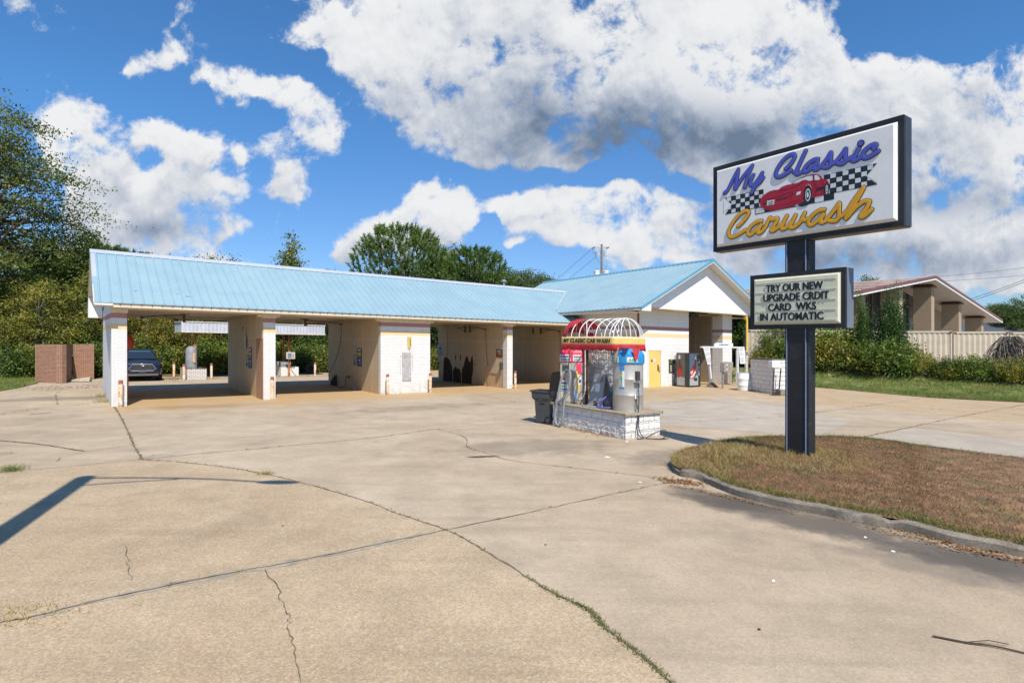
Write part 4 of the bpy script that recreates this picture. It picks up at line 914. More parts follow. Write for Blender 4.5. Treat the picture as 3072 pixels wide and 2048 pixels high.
# wing: posts under the roof corners
m = MB(); m.tube([(22.24, -4.36, -.1), (22.24, -4.36, 4.02)], .055, 10); o = m.build('downpipe', M('rust_red_paint', (.20, .06, .035), .7, var=.3), B); o['label'] = 'rust red pipe at the wing corner'
YP = M('yellow_post_paint', (.68, .44, .10), .6, var=.15, dirt=(.3, .18, .06))
m = MB(); m.tube([(31.3, -5.06, -.1), (31.3, -5.06, 4.0)], .065, 12); m.box(31.2, 31.4, -5.06, -4.9, 4.0, 4.245); o = m.build('post', YP, B); o['label'] = 'slim yellow post under the right roof corner'

# ------------------------------------------------------------------ vacuum island
L0 = W(10.3, -11.1); AX = math.atan2(-.83936, .54357)
def split_face(name, c, amp):
    m, nt, bs = base_mat(name); uv, al, z, co = wall_uv(nt)
    # blocks: courses of 0.2 m
    b = nt.nodes.new('ShaderNodeTexBrick'); nt.links.new(uv, b.inputs['Vector']); setin(b, Scale=1., **{'Brick Width': .42, 'Row Height': .21, 'Mortar Size': .008, 'Mortar Smooth': .2})
    n = noise(nt, co, 14, 8, .72); n2 = noise(nt, co, 5, 5, .65)
    out = mixc(nt, smooth(nt, n2, .3, .7), tuple(x*.93 for x in c), c)
    out = mixc(nt, math_(nt, 'MULTIPLY', b.outputs['Fac'], .75), out, (.30, .27, .23))
    low = smooth(nt, z, .22, 0.); out = mixc(nt, math_(nt, 'MULTIPLY', low, smooth(nt, n2, .35, .65, .1, .9)), out, (.38, .30, .20))
    out = mixc(nt, smooth(nt, n, .62, .78, 0, .55), out, (.40, .36, .30))
    nt.links.new(out, bs.inputs['Base Color']); bs.inputs['Roughness'].default_value = .85
    h = math_(nt, 'SUBTRACT', math_(nt, 'ADD', n, math_(nt, 'MULTIPLY', n2, .6)), math_(nt, 'MULTIPLY', b.outputs['Fac'], .8)); bump(nt, bs, h, 1., amp); return m
SPLIT = split_face('split_face_block', (.74, .72, .69), .03)
CAPM = M('aggregate_cap', (.33, .27, .19), .9, var=.25, scale=16, bstr=.6, bscale=60, dirt=(.16, .13, .09), dscale=5)
def rough_box(x0, x1, y0, y1, z0, z1, step=.035, amp=.010, inset_joint=True):   # split-face masonry: real relief, sunk joints
    m = MB()
    def face(fn, n1, n2, L1, L2):
        h = rng.uniform(-1, 1, (n1+3, n2+3)); h = (h[:-2, :-2]+h[1:-1, 1:-1]*2+h[2:, :-2]+h[:-2, 2:]+h[2:, 2:])/4
        base = len(m.v)
        for i in range(n1+1):
            for j in range(n2+1):
                a, b = i/n1*L1, j/n2*L2; d = h[min(i, h.shape[0]-1), min(j, h.shape[1]-1)]*amp*1.6
                if i in (0, n1) or j in (0, n2): d = 0
                row = int(b/.21); ja = abs(((a+.21*(row % 2)) % .42)-.21); jb = abs((b % .21)-.105)
                if ja > .195 or jb > .095: d = -.012
                m.v.append(fn(a, b, d))
        for i in range(n1):
            for j in range(n2): k = base+i*(n2+1)+j; m.f.append((k, k+n2+1, k+n2+2, k+1)); m.m.append(0)
    nx, ny, nz = [max(2, int(round(q/step))) for q in (x1-x0, y1-y0, z1-z0)]
    face(lambda a, b, d: (x0+a, y0-d, z0+b), nx, nz, x1-x0, z1-z0); face(lambda a, b, d: (x0+a, y1+d, z0+b), nx, nz, x1-x0, z1-z0)
    face(lambda a, b, d: (x0-d, y0+a, z0+b), ny, nz, y1-y0, z1-z0); face(lambda a, b, d: (x1+d, y0+a, z0+b), ny, nz, y1-y0, z1-z0)
    m.add([(x0, y0, z1), (x1, y0, z1), (x1, y1, z1), (x0, y1, z1)], [(0, 1, 2, 3)])
    return m
VI = thing('vacuum_island', 'white block vacuum island under a torn red and yellow awning frame', 'vacuum island', L0[0], L0[1], 0, AX)
rough_box(.12, 3.19, 0, 1.25, -.06, .60).build('block_base', SPLIT, VI)
m = MB()
for x0 in np.arange(.07, 3.2, .53): m.box(x0+.003, min(x0+.527, 3.25), -.06, 1.31, .605, .672+random.uniform(-.004, .004))
m.build('cap_slab', CAPM, VI, bevel=.012)
rough_box(.62, 1.78, .98, 1.2, .672, 2.5).build('block_pillar', SPLIT, VI)
BRN = M('brown_post_paint', (.075, .032, .022), .6, var=.3, dirt=(.3, .2, .12), dirt_amt=.3)
m = MB(); m.box(.93, 1.01, .56, .64, .672, 2.5); m.build('post', BRN, VI); m = MB(); m.box(2.22, 2.32, .58, .68, .672, 2.5); m.build('post', BRN, VI)
m = MB(); m.tube(spline([(.99, .52, 2.45), (1.0, .52, 1.4), (1.0, .5, 1.0), (.97, .4, .82), (.8, .3, .78)], 5), .016, 8); m.build('conduit', M('pale_conduit', (.62, .58, .55), .5), VI)
# awning
RED = M('awning_red', (.46, .022, .03), .7, var=.2, scale=5, dirt=(.55, .10, .10), dirt_amt=.4); YEA = M('awning_yellow', (.72, .52, .17), .7, var=.06, dirt=(.55, .33, .05), dirt_amt=.35, dscale=2.5)
WPIPE = M('white_tube', (.78, .78, .77), .4, var=.03)
cx0, cx1, cy0, cy1 = .46, 2.78, 0., 1.2
def rr(x0, x1, y0, y1, r, n=6):
    out = []
    for (cx, cy, a) in ((x1-r, y0+r, -90), (x1-r, y1-r, 0), (x0+r, y1-r, 90), (x0+r, y0+r, 180)):
        for k in range(n+1): t = math.radians(a+90*k/n); out.append((cx+math.cos(t)*r, cy+math.sin(t)*r))
    return out
def dens_ring(P, step=.05):
    out = []
    for i in range(len(P)):
        a, b = P[i], P[(i+1) % len(P)]; L = math.hypot(b[0]-a[0], b[1]-a[1]); n = max(1, int(L/step))
        for k in range(n): out.append((a[0]+(b[0]-a[0])*k/n, a[1]+(b[1]-a[1])*k/n))
    return out
ring = dens_ring(rr(cx0, cx1, cy0, cy1, .14))
def curtain(zs, mat, name, parent, out=0., wav=0., scallop=0.):
    m = MB(); n = len(ring); s = 0
    for k, z in enumerate(zs):
        s = 0
        for i, p in enumerate(ring):
            a = ring[i-1]; s += math.hypot(p[0]-a[0], p[1]-a[1])
            c = np.array([(cx0+cx1)/2, (cy0+cy1)/2]); d = np.array(p)-c; d = d/np.hypot(*d)
            o = out+(wav*math.sin(s*9+k)*k/len(zs) if wav else 0)+ (wav*.6*math.sin(s*23+2)*k/len(zs) if wav else 0)
            zz = z-(scallop*abs(math.sin(s*math.pi/.30)) if (scallop and k == len(zs)-1) else 0)
            m.v.append((p[0]+d[0]*o, p[1]+d[1]*o, zz))
    for k in range(len(zs)-1):
        for i in range(n): m.f.append((k*n+i, k*n+(i+1) % n, (k+1)*n+(i+1) % n, (k+1)*n+i)); m.m.append(0)
    o = m.build(name, mat, parent, smooth=True); sd = o.modifiers.new('cloth', 'SOLIDIFY'); sd.thickness = .006; return o
curtain([2.60, 2.56, 2.50, 2.44, 2.41], YEA, 'awning_band', VI)
curtain([2.415, 2.37, 2.33, 2.285], RED, 'valance', VI, .004, .02, .05)
m = MB()
for z in (2.605, 2.58): m.tube([(x, y, z) for x, y in rr(cx0+.02, cx1-.02, cy0+.02, cy1-.02, .13)], .014, 6, closed=True)
def hoop(x, z0=2.6, h=.52): return [(x, .6-.58*math.cos(t), z0+h*math.sin(t)) for t in np.linspace(0, math.pi, 17)]
for x in (.64, .98, 1.32, 1.66, 2.02, 2.38, 2.58): m.tube(hoop(x), .0125, 6)
m.tube([(.62, .6, 3.12), (2.58, .6, 3.12)], .0125, 6)
for (ex, ey) in ((cx1-.02, .25), (cx1-.02, .6), (cx1-.02, .95), (cx1-.1, .06), (cx1-.1, 1.14)):
    m.tube([(2.58+(ex-2.58)*math.sin(t), .6+(ey-.6)*math.sin(t), 2.6+.52*math.cos(t)) for t in np.linspace(0, math.pi/2, 10)], .0125, 6)
for (ex, ey) in ((cx0+.02, .25), (cx0+.02, .6), (cx0+.02, .95)):
    m.tube([(.64+(ex-.64)*math.sin(t), .6+(ey-.6)*math.sin(t), 2.6+.52*math.cos(t)) for t in np.linspace(0, math.pi/2, 10)], .0125, 6)
for (x, y) in ((.97, .6), (2.27, .63)): m.tube([(x, y, 2.3), (x, y, 3.11)], .016, 6)
for (x, y) in ((.97, .12), (2.27, .12), (.97, 1.1), (2.27, 1.1)): m.tube([(x, y, 2.6), (x, .6, 2.62)], .012, 6)
m.build('awning_frame', WPIPE, VI, smooth=True)
# remaining torn fabric over the left end
m = MB(); NA, NB = 14, 12
for i in range(NA+1):
    t = math.pi*i/NA; 
    for j in range(NB+1):
        f = j/NB; ext = .80-.30*abs(math.sin(3*t))-.1*math.sin(7*t); x = cx0-.01+f*ext*(.4+.6*math.sin(t))
        rnd = min(1, (x-cx0+.02)/.22); k = math.sqrt(max(0.0, 1-(1-rnd)**2))
        wr = .012*math.sin(i*2.1+j*1.3)
        m.v.append((x, .6-.60*math.cos(t)*(.25+.75*k if False else 1)*(.55+.45*k), 2.6+(.54*math.sin(t)+wr)*k))
for i in range(NA):
    for j in range(NB): k = i*(NB+1)+j; m.f.append((k, k+1, k+NB+2, k+NB+1)); m.m.append(0)
o = m.build('torn_fabric', RED, VI, smooth=True); sd = o.modifiers.new('cloth', 'SOLIDIFY'); sd.thickness = .006
# fluorescent battens lying in the frame
m = MB()
for y in (.5, .68): m.box(1.1, 2.15, y, y+.07, 2.74, 2.80)
m.box(1.1, 2.15, .44, .82, 2.80, 2.815); m.build('lamp_tray', WPIPE, VI)
vs, fs = text_mb('MY CLASSIC CAR WASH', .125, .001, .004, 1., .12, 'LEFT'); xm = max(v[0] for v in vs)
LETK = M('letter_black', (.02, .018, .018), .5, bstr=0)
m = MB(); m.add([(.64+x*1.98/xm, -.006-z, 2.448+y*1.3) for x, y, z in vs], fs); m.build('lettering', LETK, VI)
# vacuum machines
SSM = M('stainless', (.50, .47, .42), .42, .45, var=.12, scale=2, bstr=.05, bscale=20, dirt=(.30, .27, .22), dirt_amt=.4)
PINK = M('pink_dome_plastic', (.72, .05, .11), .45, var=.1, dirt=(.55, .04, .07)); BLUD = M('blue_dome_plastic', (.02, .25, .55), .4, var=.1)
PAPER = M('sticker_white', (.70, .68, .66), .5, var=.06); CREAM = M('cream_panel', (.62, .55, .40), .5, var=.08)
GREYH = M('grey_hose', (.23, .25, .27), .55, var=.12); BLUH = M('blue_hose', (.02, .14, .26), .5, var=.2); PURH = M('purple_hose', (.13, .10, .32), .5, var=.15)
TNAVY = M('print_navy', (.03, .05, .22), .5, bstr=0); TGRN = M('print_green', (.02, .33, .14), .5, bstr=0); TORG = M('print_orange', (.75, .24, .04), .5, bstr=0); TYEL = M('print_yellow', (.80, .58, .05), .5, bstr=0); TRED = M('print_red', (.58, .06, .04), .5, bstr=0); TBLU = M('print_blue', (.04, .18, .50), .5, bstr=0); TPUR = M('print_purple', (.14, .05, .25), .5, bstr=0)
def isl(x, y): c, s = math.cos(AX), math.sin(AX); return L0[0]+x*c-y*s, L0[1]+x*s+y*c
def ribbed(P, r, n=8, pitch=.016):
    P = spline(P, 10); out = [P[0]]
    for a, b in zip(P[:-1], P[1:]):
        L = math.dist(a, b); k = max(1, int(L/pitch))
        out += [tuple(a[j]+(b[j]-a[j])*i/k for j in range(3)) for i in range(1, k+1)]
    m = MB(); m.tube(out, [r*(1.06 if i % 2 else .94) for i in range(len(out))], n); return m
# left machine: angled cabinet with a pink dome (local: -y faces the lane)
VX, VY = isl(.50, .52); VR = AX+math.radians(28)
V1 = thing('vacuum_machine', 'stainless vacuum with faded pink dome and grey hose', 'vacuum', VX, VY, .672, VR)
oct_ = [(-.30, -.34), (.06, -.34), (.30, -.14), (.34, .2), (.2, .34), (-.2, .34), (-.34, .2), (-.34, -.2)]
m = MB(); m.prism(oct_, 0, 1.20, 'z'); m.build('cabinet', SSM, V1, bevel=.012)
def dome(mat, name, par, ps, h, z0, k=1.08):
    m = MB(); rings = []
    for (s, z) in ((k, 0), (k, .22), (k*.97, .30), (k*.86, .37), (k*.62, .43), (k*.3, .455)): rings.append([(x*s, y*s, z0+z*h/.455) for x, y in ps])
    n = len(ps); vs = [p for R in rings for p in R]; fs = [tuple(range(n))[::-1], tuple((len(rings)-1)*n+i for i in range(n))]
    for q in range(len(rings)-1): fs += [(q*n+i, q*n+(i+1) % n, (q+1)*n+(i+1) % n, (q+1)*n+i) for i in range(n)]
    m.add(vs, fs); return m.build(name, mat, par, bevel=.02)
d1 = dome(PINK, 'dome', V1, oct_, .42, 1.20)
def flat(par, name, mat, x0, x1, y, z0, z1, th=.006): 
    m = MB(); m.box(x0, x1, y-th, y, z0, z1); return m.build(name, mat, par)
def word(par, name, t, size, mat, x, y, z, w=None, h=None, M_=None, bold=.003, shear=0.):
    vs, fs = text_mb(t, size, .001, bold, 1., shear); 
    if w: xs = [v[0] for v in vs]; k = w/(max(xs)-min(xs)); vs = [(a*k, b, c) for a, b, c in vs]
    m = MB(); q = [(x+a, y-c-.0015, z+b) for a, b, c in vs]
    if M_ is not None: q = [tuple(M_ @ Vector(p)) for p in q]
    m.add(q, fs); return m.build(name, mat, par)
s = flat(d1, 'sticker', PAPER, -.30, .04, -.372, 1.23, 1.42); word(d1, 'lettering', 'FRAGRANCE', .085, TNAVY, -.13, -.379, 1.335, .31); word(d1, 'lettering', '& VACUUM', .085, TNAVY, -.13, -.379, 1.25, .29)
Mq = Matrix.Translation((.195, -.262, 0)) @ Matrix.Rotation(math.radians(40), 4, 'Z')
m = MB(); m.box(-.12, .13, -.008, 0, 1.23, 1.42, 0, Mq); m.build('sticker', PAPER, d1); word(d1, 'lettering', 'FRAGRANCE', .07, TNAVY, .01, -.01, 1.335, .22, M_=Mq); word(d1, 'lettering', '& VACUUM', .07, TNAVY, .01, -.01, 1.25, .2, M_=Mq)
flat(V1, 'control_panel', CREAM, -.29, .02, -.341, .78, 1.19, .012); flat(V1, 'screen', M('grey_screen', (.16, .18, .15), .25, bstr=0), -.25, -.01, -.354, .92, 1.10); m = MB(); m.cyl((-.2, -.34, .82), (-.2, -.375, .82), .035, n=12); m.build('coin_knob', GUN, V1)
pn = flat(V1, 'notice', M('notice_grey', (.52, .49, .44), .5), -.28, .0, -.341, .36, .76)
for z, w_, mt in ((.68, .13, TRED), (.56, .15, TNAVY), (.47, .1, TGRN), (.38, .26, TBLU)): flat(pn, 'print', mt, -.26, -.26+w_, -.347, z, z+.05, .002)
flat(V1, 'access_door', CREAM, -.28, .0, -.341, .06, .33, .008)
Mq2 = Matrix.Translation((.20, -.226, 0)) @ Matrix.Rotation(math.radians(40), 4, 'Z')
for (a, b, z0, z1, mt, nm) in ((-.10, .14, .05, 1.19, SSM, 'side_panel'), (-.05, .12, .86, 1.16, PINK, 'print'), (.0, .11, .55, .84, PAPER, 'print'), (.03, .10, .60, .70, TPUR, 'print'), (.02, .06, .34, .54, TYEL, 'print')):
    m = MB(); m.box(a, b, -.006 if nm == 'side_panel' else -.009, 0, z0, z1, 0, Mq2 if mt not in (TPUR,) else Mq2 @ Matrix.Translation((0, -.003, 0))); m.build(nm, mt, V1)
m = MB(); m.box(.02, .26, -.50, -.30, .92, .98); m.build('hose_bracket', STEEL, V1)
def ROT(P): c, q = math.cos(math.radians(-28)), math.sin(math.radians(-28)); return [(x*c-y*q, x*q+y*c, z) for x, y, z in P]
ribbed(ROT([(.10, -.44, .95), (.04, -.52, .7), (-.02, -.60, .2), (-.06, -.66, -.2), (-.05, -.68, -.46), (.08, -.70, -.62), (.22, -.70, -.60), (.32, -.68, -.40), (.33, -.66, -.05), (.35, -.60, .18), (.40, -.5, .34)]), .034).build('hose', GREYH, V1, smooth=True)
ribbed(ROT([(-.05, -.65, -.3), (.0, -.64, -.02), (.14, -.60, .12), (.30, -.52, .3), (.38, -.48, .6), (.36, -.44, .86), (.28, -.42, .97), (.14, -.42, .97)]), .034).build('hose', GREYH, V1, smooth=True)
m = MB(); m.tube([(.27, -.47, .95), (.30, -.5, .55), (.27, -.5, .2)], .03, 8, r1=.022); m.build('nozzle', M('nozzle_yellow', (.76, .56, .06), .5), V1)
m = MB(); m.tube([(.27, -.52, .42), (.27, -.53, .12)], .026, 8); m.build('nozzle_cuff', TBLU, V1)
m = MB(); m.tube(spline([(.0, -.375, 1.62), (.02, -.39, 1.3), (-.05, -.36, .98)], 5), .008, 6); m.build('cable', GUN, V1)
# right machine: round cabinet with a blue dome
VX, VY = isl(2.70, .56); V2 = thing('vacuum_machine', 'round stainless vacuum with blue dome and blue to purple hose', 'vacuum', VX, VY, .672, AX)
C36 = [(math.cos(2*math.pi*k/40)*.40, math.sin(2*math.pi*k/40)*.40) for k in range(40)]
m = MB(); m.lathe([(.40, 0), (.40, .42), (.403, .425), (.40, .43), (.40, .84), (.403, .845), (.40, .85), (.40, 1.24)], n=48); m.build('cabinet', SSM, V2, smooth=True)
d2 = dome(BLUD, 'dome', V2, C36, .40, 1.24, 1.08)
def curved(par, name, mat, a0, a1, r, z0, z1, th=.004, n=8):
    m = MB(); A_ = np.linspace(math.radians(a0), math.radians(a1), n+1)
    for rr_ in (r, r+th):
        for z in (z0, z1): m.v += [(math.cos(a)*rr_, math.sin(a)*rr_, z) for a in A_]
    k = n+1
    for i in range(n): m.f += [(i, i+1, k+i+1, k+i), (2*k+i, 3*k+i, 3*k+i+1, 2*k+i+1), (k+i, k+i+1, 3*k+i+1, 3*k+i), (i, 2*k+i, 2*k+i+1, i+1)]; m.m += [0]*4
    m.f += [(0, k, 3*k, 2*k), (n, 2*k+n, 3*k+n, k+n)]; m.m += [0, 0]
    return m.build(name, mat, par)
def curved_word(par, t, size, mat, a0, r, z, w, bold=.003, rot=False, shear=0.):
    vs, fs = text_mb(t, size, .001, bold, 1., shear); xs = [v[0] for v in vs]; k = w/(max(xs)-min(xs)); m = MB()
    q = []
    for a, b, c in vs:
        a *= k
        if rot: a, b = -b, a
        t_ = math.radians(a0)+a/r; q.append((math.cos(t_)*(r+.002+c), math.sin(t_)*(r+.002+c), z+b))
    m.add(q, fs); return m.build('lettering', mat, par)
curved(d2, 'sticker', PAPER, -118, -78, .433, 1.27, 1.44); curved_word(d2, 'SHAMPOO', .075, TGRN, -98, .438, 1.36, .26); curved_word(d2, 'VACUUM', .075, TGRN, -98, .438, 1.285, .25)
curved(d2, 'sticker', PAPER, -48, -10, .433, 1.29, 1.42); curved_word(d2, 'AIR', .10, TGRN, -30, .438, 1.31, .2)
b_ = curved(V2, 'banner', PAPER, -76, -57, .402, .60, 1.22); curved(b_, 'print', TBLU, -76, -57, .406, 1.06, 1.22, .002); curved(b_, 'print', TORG, -76, -66, .406, .98, 1.06, .002); curved(b_, 'print', TYEL, -76, -68, .406, .9, .98, .002); curved(b_, 'print', TBLU, -76, -57, .406, .60, .64, .002)
curved_word(b_, 'SHAMPOO', .085, TGRN, -65, .408, .86, .42, .003, True)
m = MB(); m.box(.36, .46, -.12, .0, .82, 1.06); m.build('switch_box', GUN, V2, bevel=.02); m = MB(); m.box(.30, .50, -.16, .02, .76, .78); m.build('bracket', STEEL, V2)
ribbed([(-.45, .15, .55), (-.47, -.1, .42), (-.52, -.25, .34)], .032).build('hose', BLUH, V2, smooth=True)
ribbed([(-.52, -.25, .34), (-.62, -.36, .22), (-.70, -.42, .12), (-.62, -.46, .035), (-.45, -.42, .035), (-.30, -.34, .05)], .032).build('hose', PURH, V2, smooth=True)
AIRH = M('air_hose', (.045, .045, .05), .45)
m = MB(); m.tube(spline([(.44, -.06, .76), (.50, -.1, .3), (.52, -.15, -.05), (.55, -.22, -.4), (.62, -.18, -.6), (.75, .05, -.645), (.92, .25, -.64), (1.0, .4, -.55), (.95, .35, -.42), (.82, .15, -.5), (.7, -.05, -.62), (.62, -.28, -.655)], 8), .013, 8); m.build('air_hose', AIRH, V2, smooth=True)
m = MB(); m.tube(spline([(.40, -.10, .36), (.47, -.14, .2), (.52, -.12, -.05), (.56, -.16, -.4), (.66, -.08, -.62), (.85, .2, -.65), (1.0, .45, -.64)], 8), .013, 8); m.build('air_hose', AIRH, V2, smooth=True)
m = MB(); m.tube([(.39, -.12, .46), (.41, -.13, .34)], .02, 8); m.build('hose_tip', WPIPE, V2)
# draped flaps of old awning over the blue machine
m = MB(); T = M('tan_canvas', (.50, .33, .22), .8, var=.2)
for (a0, a1, z0, z1, r_) in ((-150, -118, 1.36, 1.66, .45), (-100, -75, 1.30, 1.66, .45)):
    a = np.linspace(a0, a1, 6); vs = [(math.cos(math.radians(t))*r_, math.sin(math.radians(t))*r_, z1) for t in a]+[(math.cos(math.radians((a0+a1)/2+(t-(a0+a1)/2)*.2))*(r_+.03), math.sin(math.radians((a0+a1)/2+(t-(a0+a1)/2)*.2))*(r_+.03), z0) for t in a]
    m.add(vs, [(i, i+1, 7+i, 6+i) for i in range(5)])
o = m.build('torn_flap', T, V2); o.modifiers.new('cloth', 'SOLIDIFY').thickness = .005
m = MB()
for (a0, a1, z0, z1, r_, mi) in ((-118, -104, 1.48, 1.66, .455, 0), (-32, -4, 1.36, 1.66, .47, 1), (-70, -40, 1.50, 1.66, .45, 0)):
    a = np.linspace(a0, a1, 6); vs = [(math.cos(math.radians(t))*r_, math.sin(math.radians(t))*r_, z1) for t in a]+[(math.cos(math.radians((a0+a1)/2+(t-(a0+a1)/2)*.3))*(r_+.02), math.sin(math.radians((a0+a1)/2+(t-(a0+a1)/2)*.3))*(r_+.02), z0) for t in a]
    m.add(vs, [(i, i+1, 7+i, 6+i) for i in range(5)], mi)
o = m.build('torn_flap', [M('navy_canvas', (.02, .03, .12), .8), RED], V2); o.modifiers.new('cloth', 'SOLIDIFY').thickness = .005
# mat rack: grey A-frame with two clips and a taped notice
X, Y = isl(1.72, .24); MR = thing('mat_rack', 'grey plastic A-frame with two mat clips and a taped notice', 'mat rack', X, Y, .672, AX)
GPL = M('grey_plastic', (.30, .30, .30), .5, var=.12, dirt=(.3, .28, .25), dirt_amt=.3)
def leaf(y0, y1, name):
    m = MB(); o2 = [(-.30, 0), (.30, 0), (.22, .90), (-.22, .90)]; ho = [(-.12, .0), (.12, .0), (.10, .16), (-.10, .16)]
    pts = [(-.30, 0), (-.12, 0), (-.10, .15), (-.05, .18), (.05, .18), (.10, .15), (.12, 0), (.30, 0), (.22, .90), (-.22, .90)]
    vs = [(x, y0+(y1-y0)*z/.9, z) for x, z in pts]+[(x, y0+.03+(y1-y0)*z/.9, z) for x, z in pts]; n = len(pts)
    m.add(vs, [tuple(range(n))[::-1], tuple(range(n, 2*n))]+[(i, (i+1) % n, n+(i+1) % n, n+i) for i in range(n)]); return m.build(name, GPL, MR, tri=True)
leaf(0, .2, 'front_leaf'); leaf(.5, .24, 'back_leaf')
for x in (-.13, .10):
    m = MB(); m.box(x, x+.05, .10, .145, .70, .88); m.cyl((x+.025, .10, .72), (x+.025, .06, .70), .02); m.build('clip', STEEL, MR)
m = MB(); m.box(-.08, .10, .076, .082, .42, .64); vs = [(x, .076+.0*z+(.2*z/.9-.082), z) for x, z in ((-.08, .42), (.10, .42), (.10, .64), (-.08, .64))]
m = MB(); m.add(vs, [(0, 1, 2, 3)]); m.build('notice', PAPER, MR)
m = MB(); m.box(-.36, .36, -.18, .02, 0, .025); m.build('base_tray', GPL, MR)
# wheeled bin with its lid thrown back
X, Y = G(1634, 1268); BN = thing('wheelie_bin', 'grey wheeled bin with its black lid thrown back beside the vacuum island', 'bin', X, Y, 0, math.radians(-32)); BN.scale = (.93, .93, .95)
BING = M('bin_grey', (.05, .052, .056), .5, var=.12, dirt=(.2, .18, .15), dirt_amt=.25); BLK = M('bin_black', (.012, .012, .013), .5)
def taper(x0, x1, y0, y1, z0, X0, X1, Y0, Y1, z1): return [(x0, y0, z0), (x1, y0, z0), (x1, y1, z0), (x0, y1, z0), (X0, Y0, z1), (X1, Y0, z1), (X1, Y1, z1), (X0, Y1, z1)]
BF = [(0, 3, 2, 1), (0, 1, 5, 4), (1, 2, 6, 5), (2, 3, 7, 6), (3, 0, 4, 7)]
m = MB(); m.add(taper(-.20, .24, -.22, .22, .05, -.24, .28, -.25, .25, .72), BF+[(4, 5, 6, 7)]); m.add(taper(-.24, .28, -.25, .25, .722, -.32, .30, -.29, .29, .80), BF+[(4, 5, 6, 7)]); m.add(taper(-.32, .30, -.29, .29, .802, -.34, .31, -.30, .30, 1.02), BF); m.build('body', BING, BN, bevel=.012)
m = MB(); m.box(-.37, .33, -.33, -.29, 1.0, 1.05); m.box(-.37, .33, .29, .33, 1.0, 1.05); m.box(-.38, -.33, -.33, .33, 1.0, 1.05); m.box(.29, .34, -.33, .33, 1.0, 1.05); m.build('rim', BING, BN, bevel=.008)
m = MB(); m.tube([(.40, -.24, 1.02), (.40, .24, 1.02)], .018, 8); m.box(.30, .42, -.26, -.22, .98, 1.03); m.box(.30, .42, .22, .26, .98, 1.03); m.build('handle', BING, BN)
m = MB()
pr = [(.40, 1.06), (.34, 1.0), (.46, .2), (.54, .2)]
m.prism([(.33, 1.05), (.35, 1.30), (.38, 1.50), (.43, 1.62), (.47, 1.65), (.47, 1.61), (.42, 1.48), (.39, 1.28), (.37, 1.03)], -.31, .31, 'y'); m.build('lid', BLK, BN)
for y in (-.25, .25):
    w_ = MB(); w_.tube([(.26, y-.03, .13), (.26, y+.03, .13)], .13, 20); wo = w_.build('wheel', BLK, BN); m = MB(); m.tube([(.26, y-.036, .13), (.26, y+.036, .13)], .05, 12); m.build('hub', BING, wo)
m = MB(); m.tube([(0+math.cos(t)*.09, -.262-.006, .86+math.sin(t)*.11) for t in np.linspace(0, 2*math.pi, 25)[:-1]], .006, 5, closed=True); m.build('emblem', M('bin_emblem', (.22, .22, .23), .5), BN)
m = MB(); m.box(-.05, .12, -.262, -.25, .62, .66); m.build('lift_bar', BLK, BN)
# ------------------------------------------------------------------ pylon sign (local x along the boards, y away from the lane)
SR = math.atan2(-.8241, .5664)
SG = thing('pylon_sign', 'tall pylon sign with a script lettered board above a changeable letter board', 'sign', SIGN_XY[0], SIGN_XY[1], 0, SR)
BLKP = M('sign_black', (.014, .014, .016), .6, var=.15, dirt=(.05, .05, .055), dirt_amt=.4, bstr=.04); NAVYP = M('sign_edge', (.035, .042, .056), .55, bstr=.03)
def sgn(px, py):                                          # photo survey of the board: along, height
    t = (px-1536)/F_PX; x = (t*SIGN_XY[1]-SIGN_XY[0])/(.5664+.8241*t); d = SIGN_XY[1]-.8241*x
    return x, CAM_H-(py-K*(px-1536)-1025.3)*d/F_PX
def crop(cx, cy): return sgn(2120+cx/3.647, 330+cy/3.647)
m = MB(); m.box(-.245, .245, .012, .26, -.1, 4.56); m.build('pole', BLKP, SG, bevel=.006)
m = MB()
for x in (-.215, .18): m.box(x, x+.018, -.004, .011, .1, 2.80); m.box(x, x+.018, -.004, .011, 3.93, 4.55)
m.build('rope_light', M('rope_light', (.20, .26, .40), .4, var=.5, scale=60), SG)
m = MB()
for z in np.arange(.3, 4.5, .3): m.box(.2455, .2475, .06, .072, z, z+.012)
m.build('rivets', STEEL, SG)
UX0, UX1, UZ0, UZ1 = -1.93, 1.93, 4.56, 6.47
m = MB()
def cab(m, x0, x1, z0, z1, y0, y1, fr):
    m.box(x0, x1, y0+.02, y1, z0+.002, z1-.002)
    m.box(x0-.004, x1+.004, y0, y0+.05, z1-fr, z1+.004); m.box(x0-.004, x1+.004, y0, y0+.05, z0-.004, z0+fr); m.box(x0-.003, x0+fr, y0+.001, y0+.05, z0+fr, z1-fr); m.box(x1-fr, x1+.003, y0+.001, y0+.05, z0+fr, z1-fr)
cab(m, UX0, UX1, UZ0, UZ1, -.03, .27, .085); UC = m.build('upper_cabinet', BLKP, SG)
m = MB(); m.box(UX1+.004, UX1+.007, .02, .27, UZ0, UZ1); m.build('cabinet_side', NAVYP, UC); m = MB(); m.box(UX0+.01, UX1-.01, .03, .26, UZ0-.012, UZ0-.003); m.build('cabinet_underside', M('underside_tan', (.20, .17, .13), .7), UC)
FACE = M('sign_face', (.82, .81, .78), .35, var=.03, scale=1.5, dirt=(.55, .53, .48), dirt_amt=.25, bstr=.02)
def pan(x0, x1, z0, z1, ya, yb, ins, mat, name, par):
    m = MB(); a = [(x0, ya, z0), (x1, ya, z0), (x1, ya, z1), (x0, ya, z1)]; b = [(x0+ins, yb, z0+ins), (x1-ins, yb, z0+ins), (x1-ins, yb, z1-ins), (x0+ins, yb, z1-ins)]
    m.add(a+b, [(4, 5, 6, 7), (0, 1, 5, 4), (1, 2, 6, 5), (2, 3, 7, 6), (3, 0, 4, 7)]); return m.build(name, mat, par)
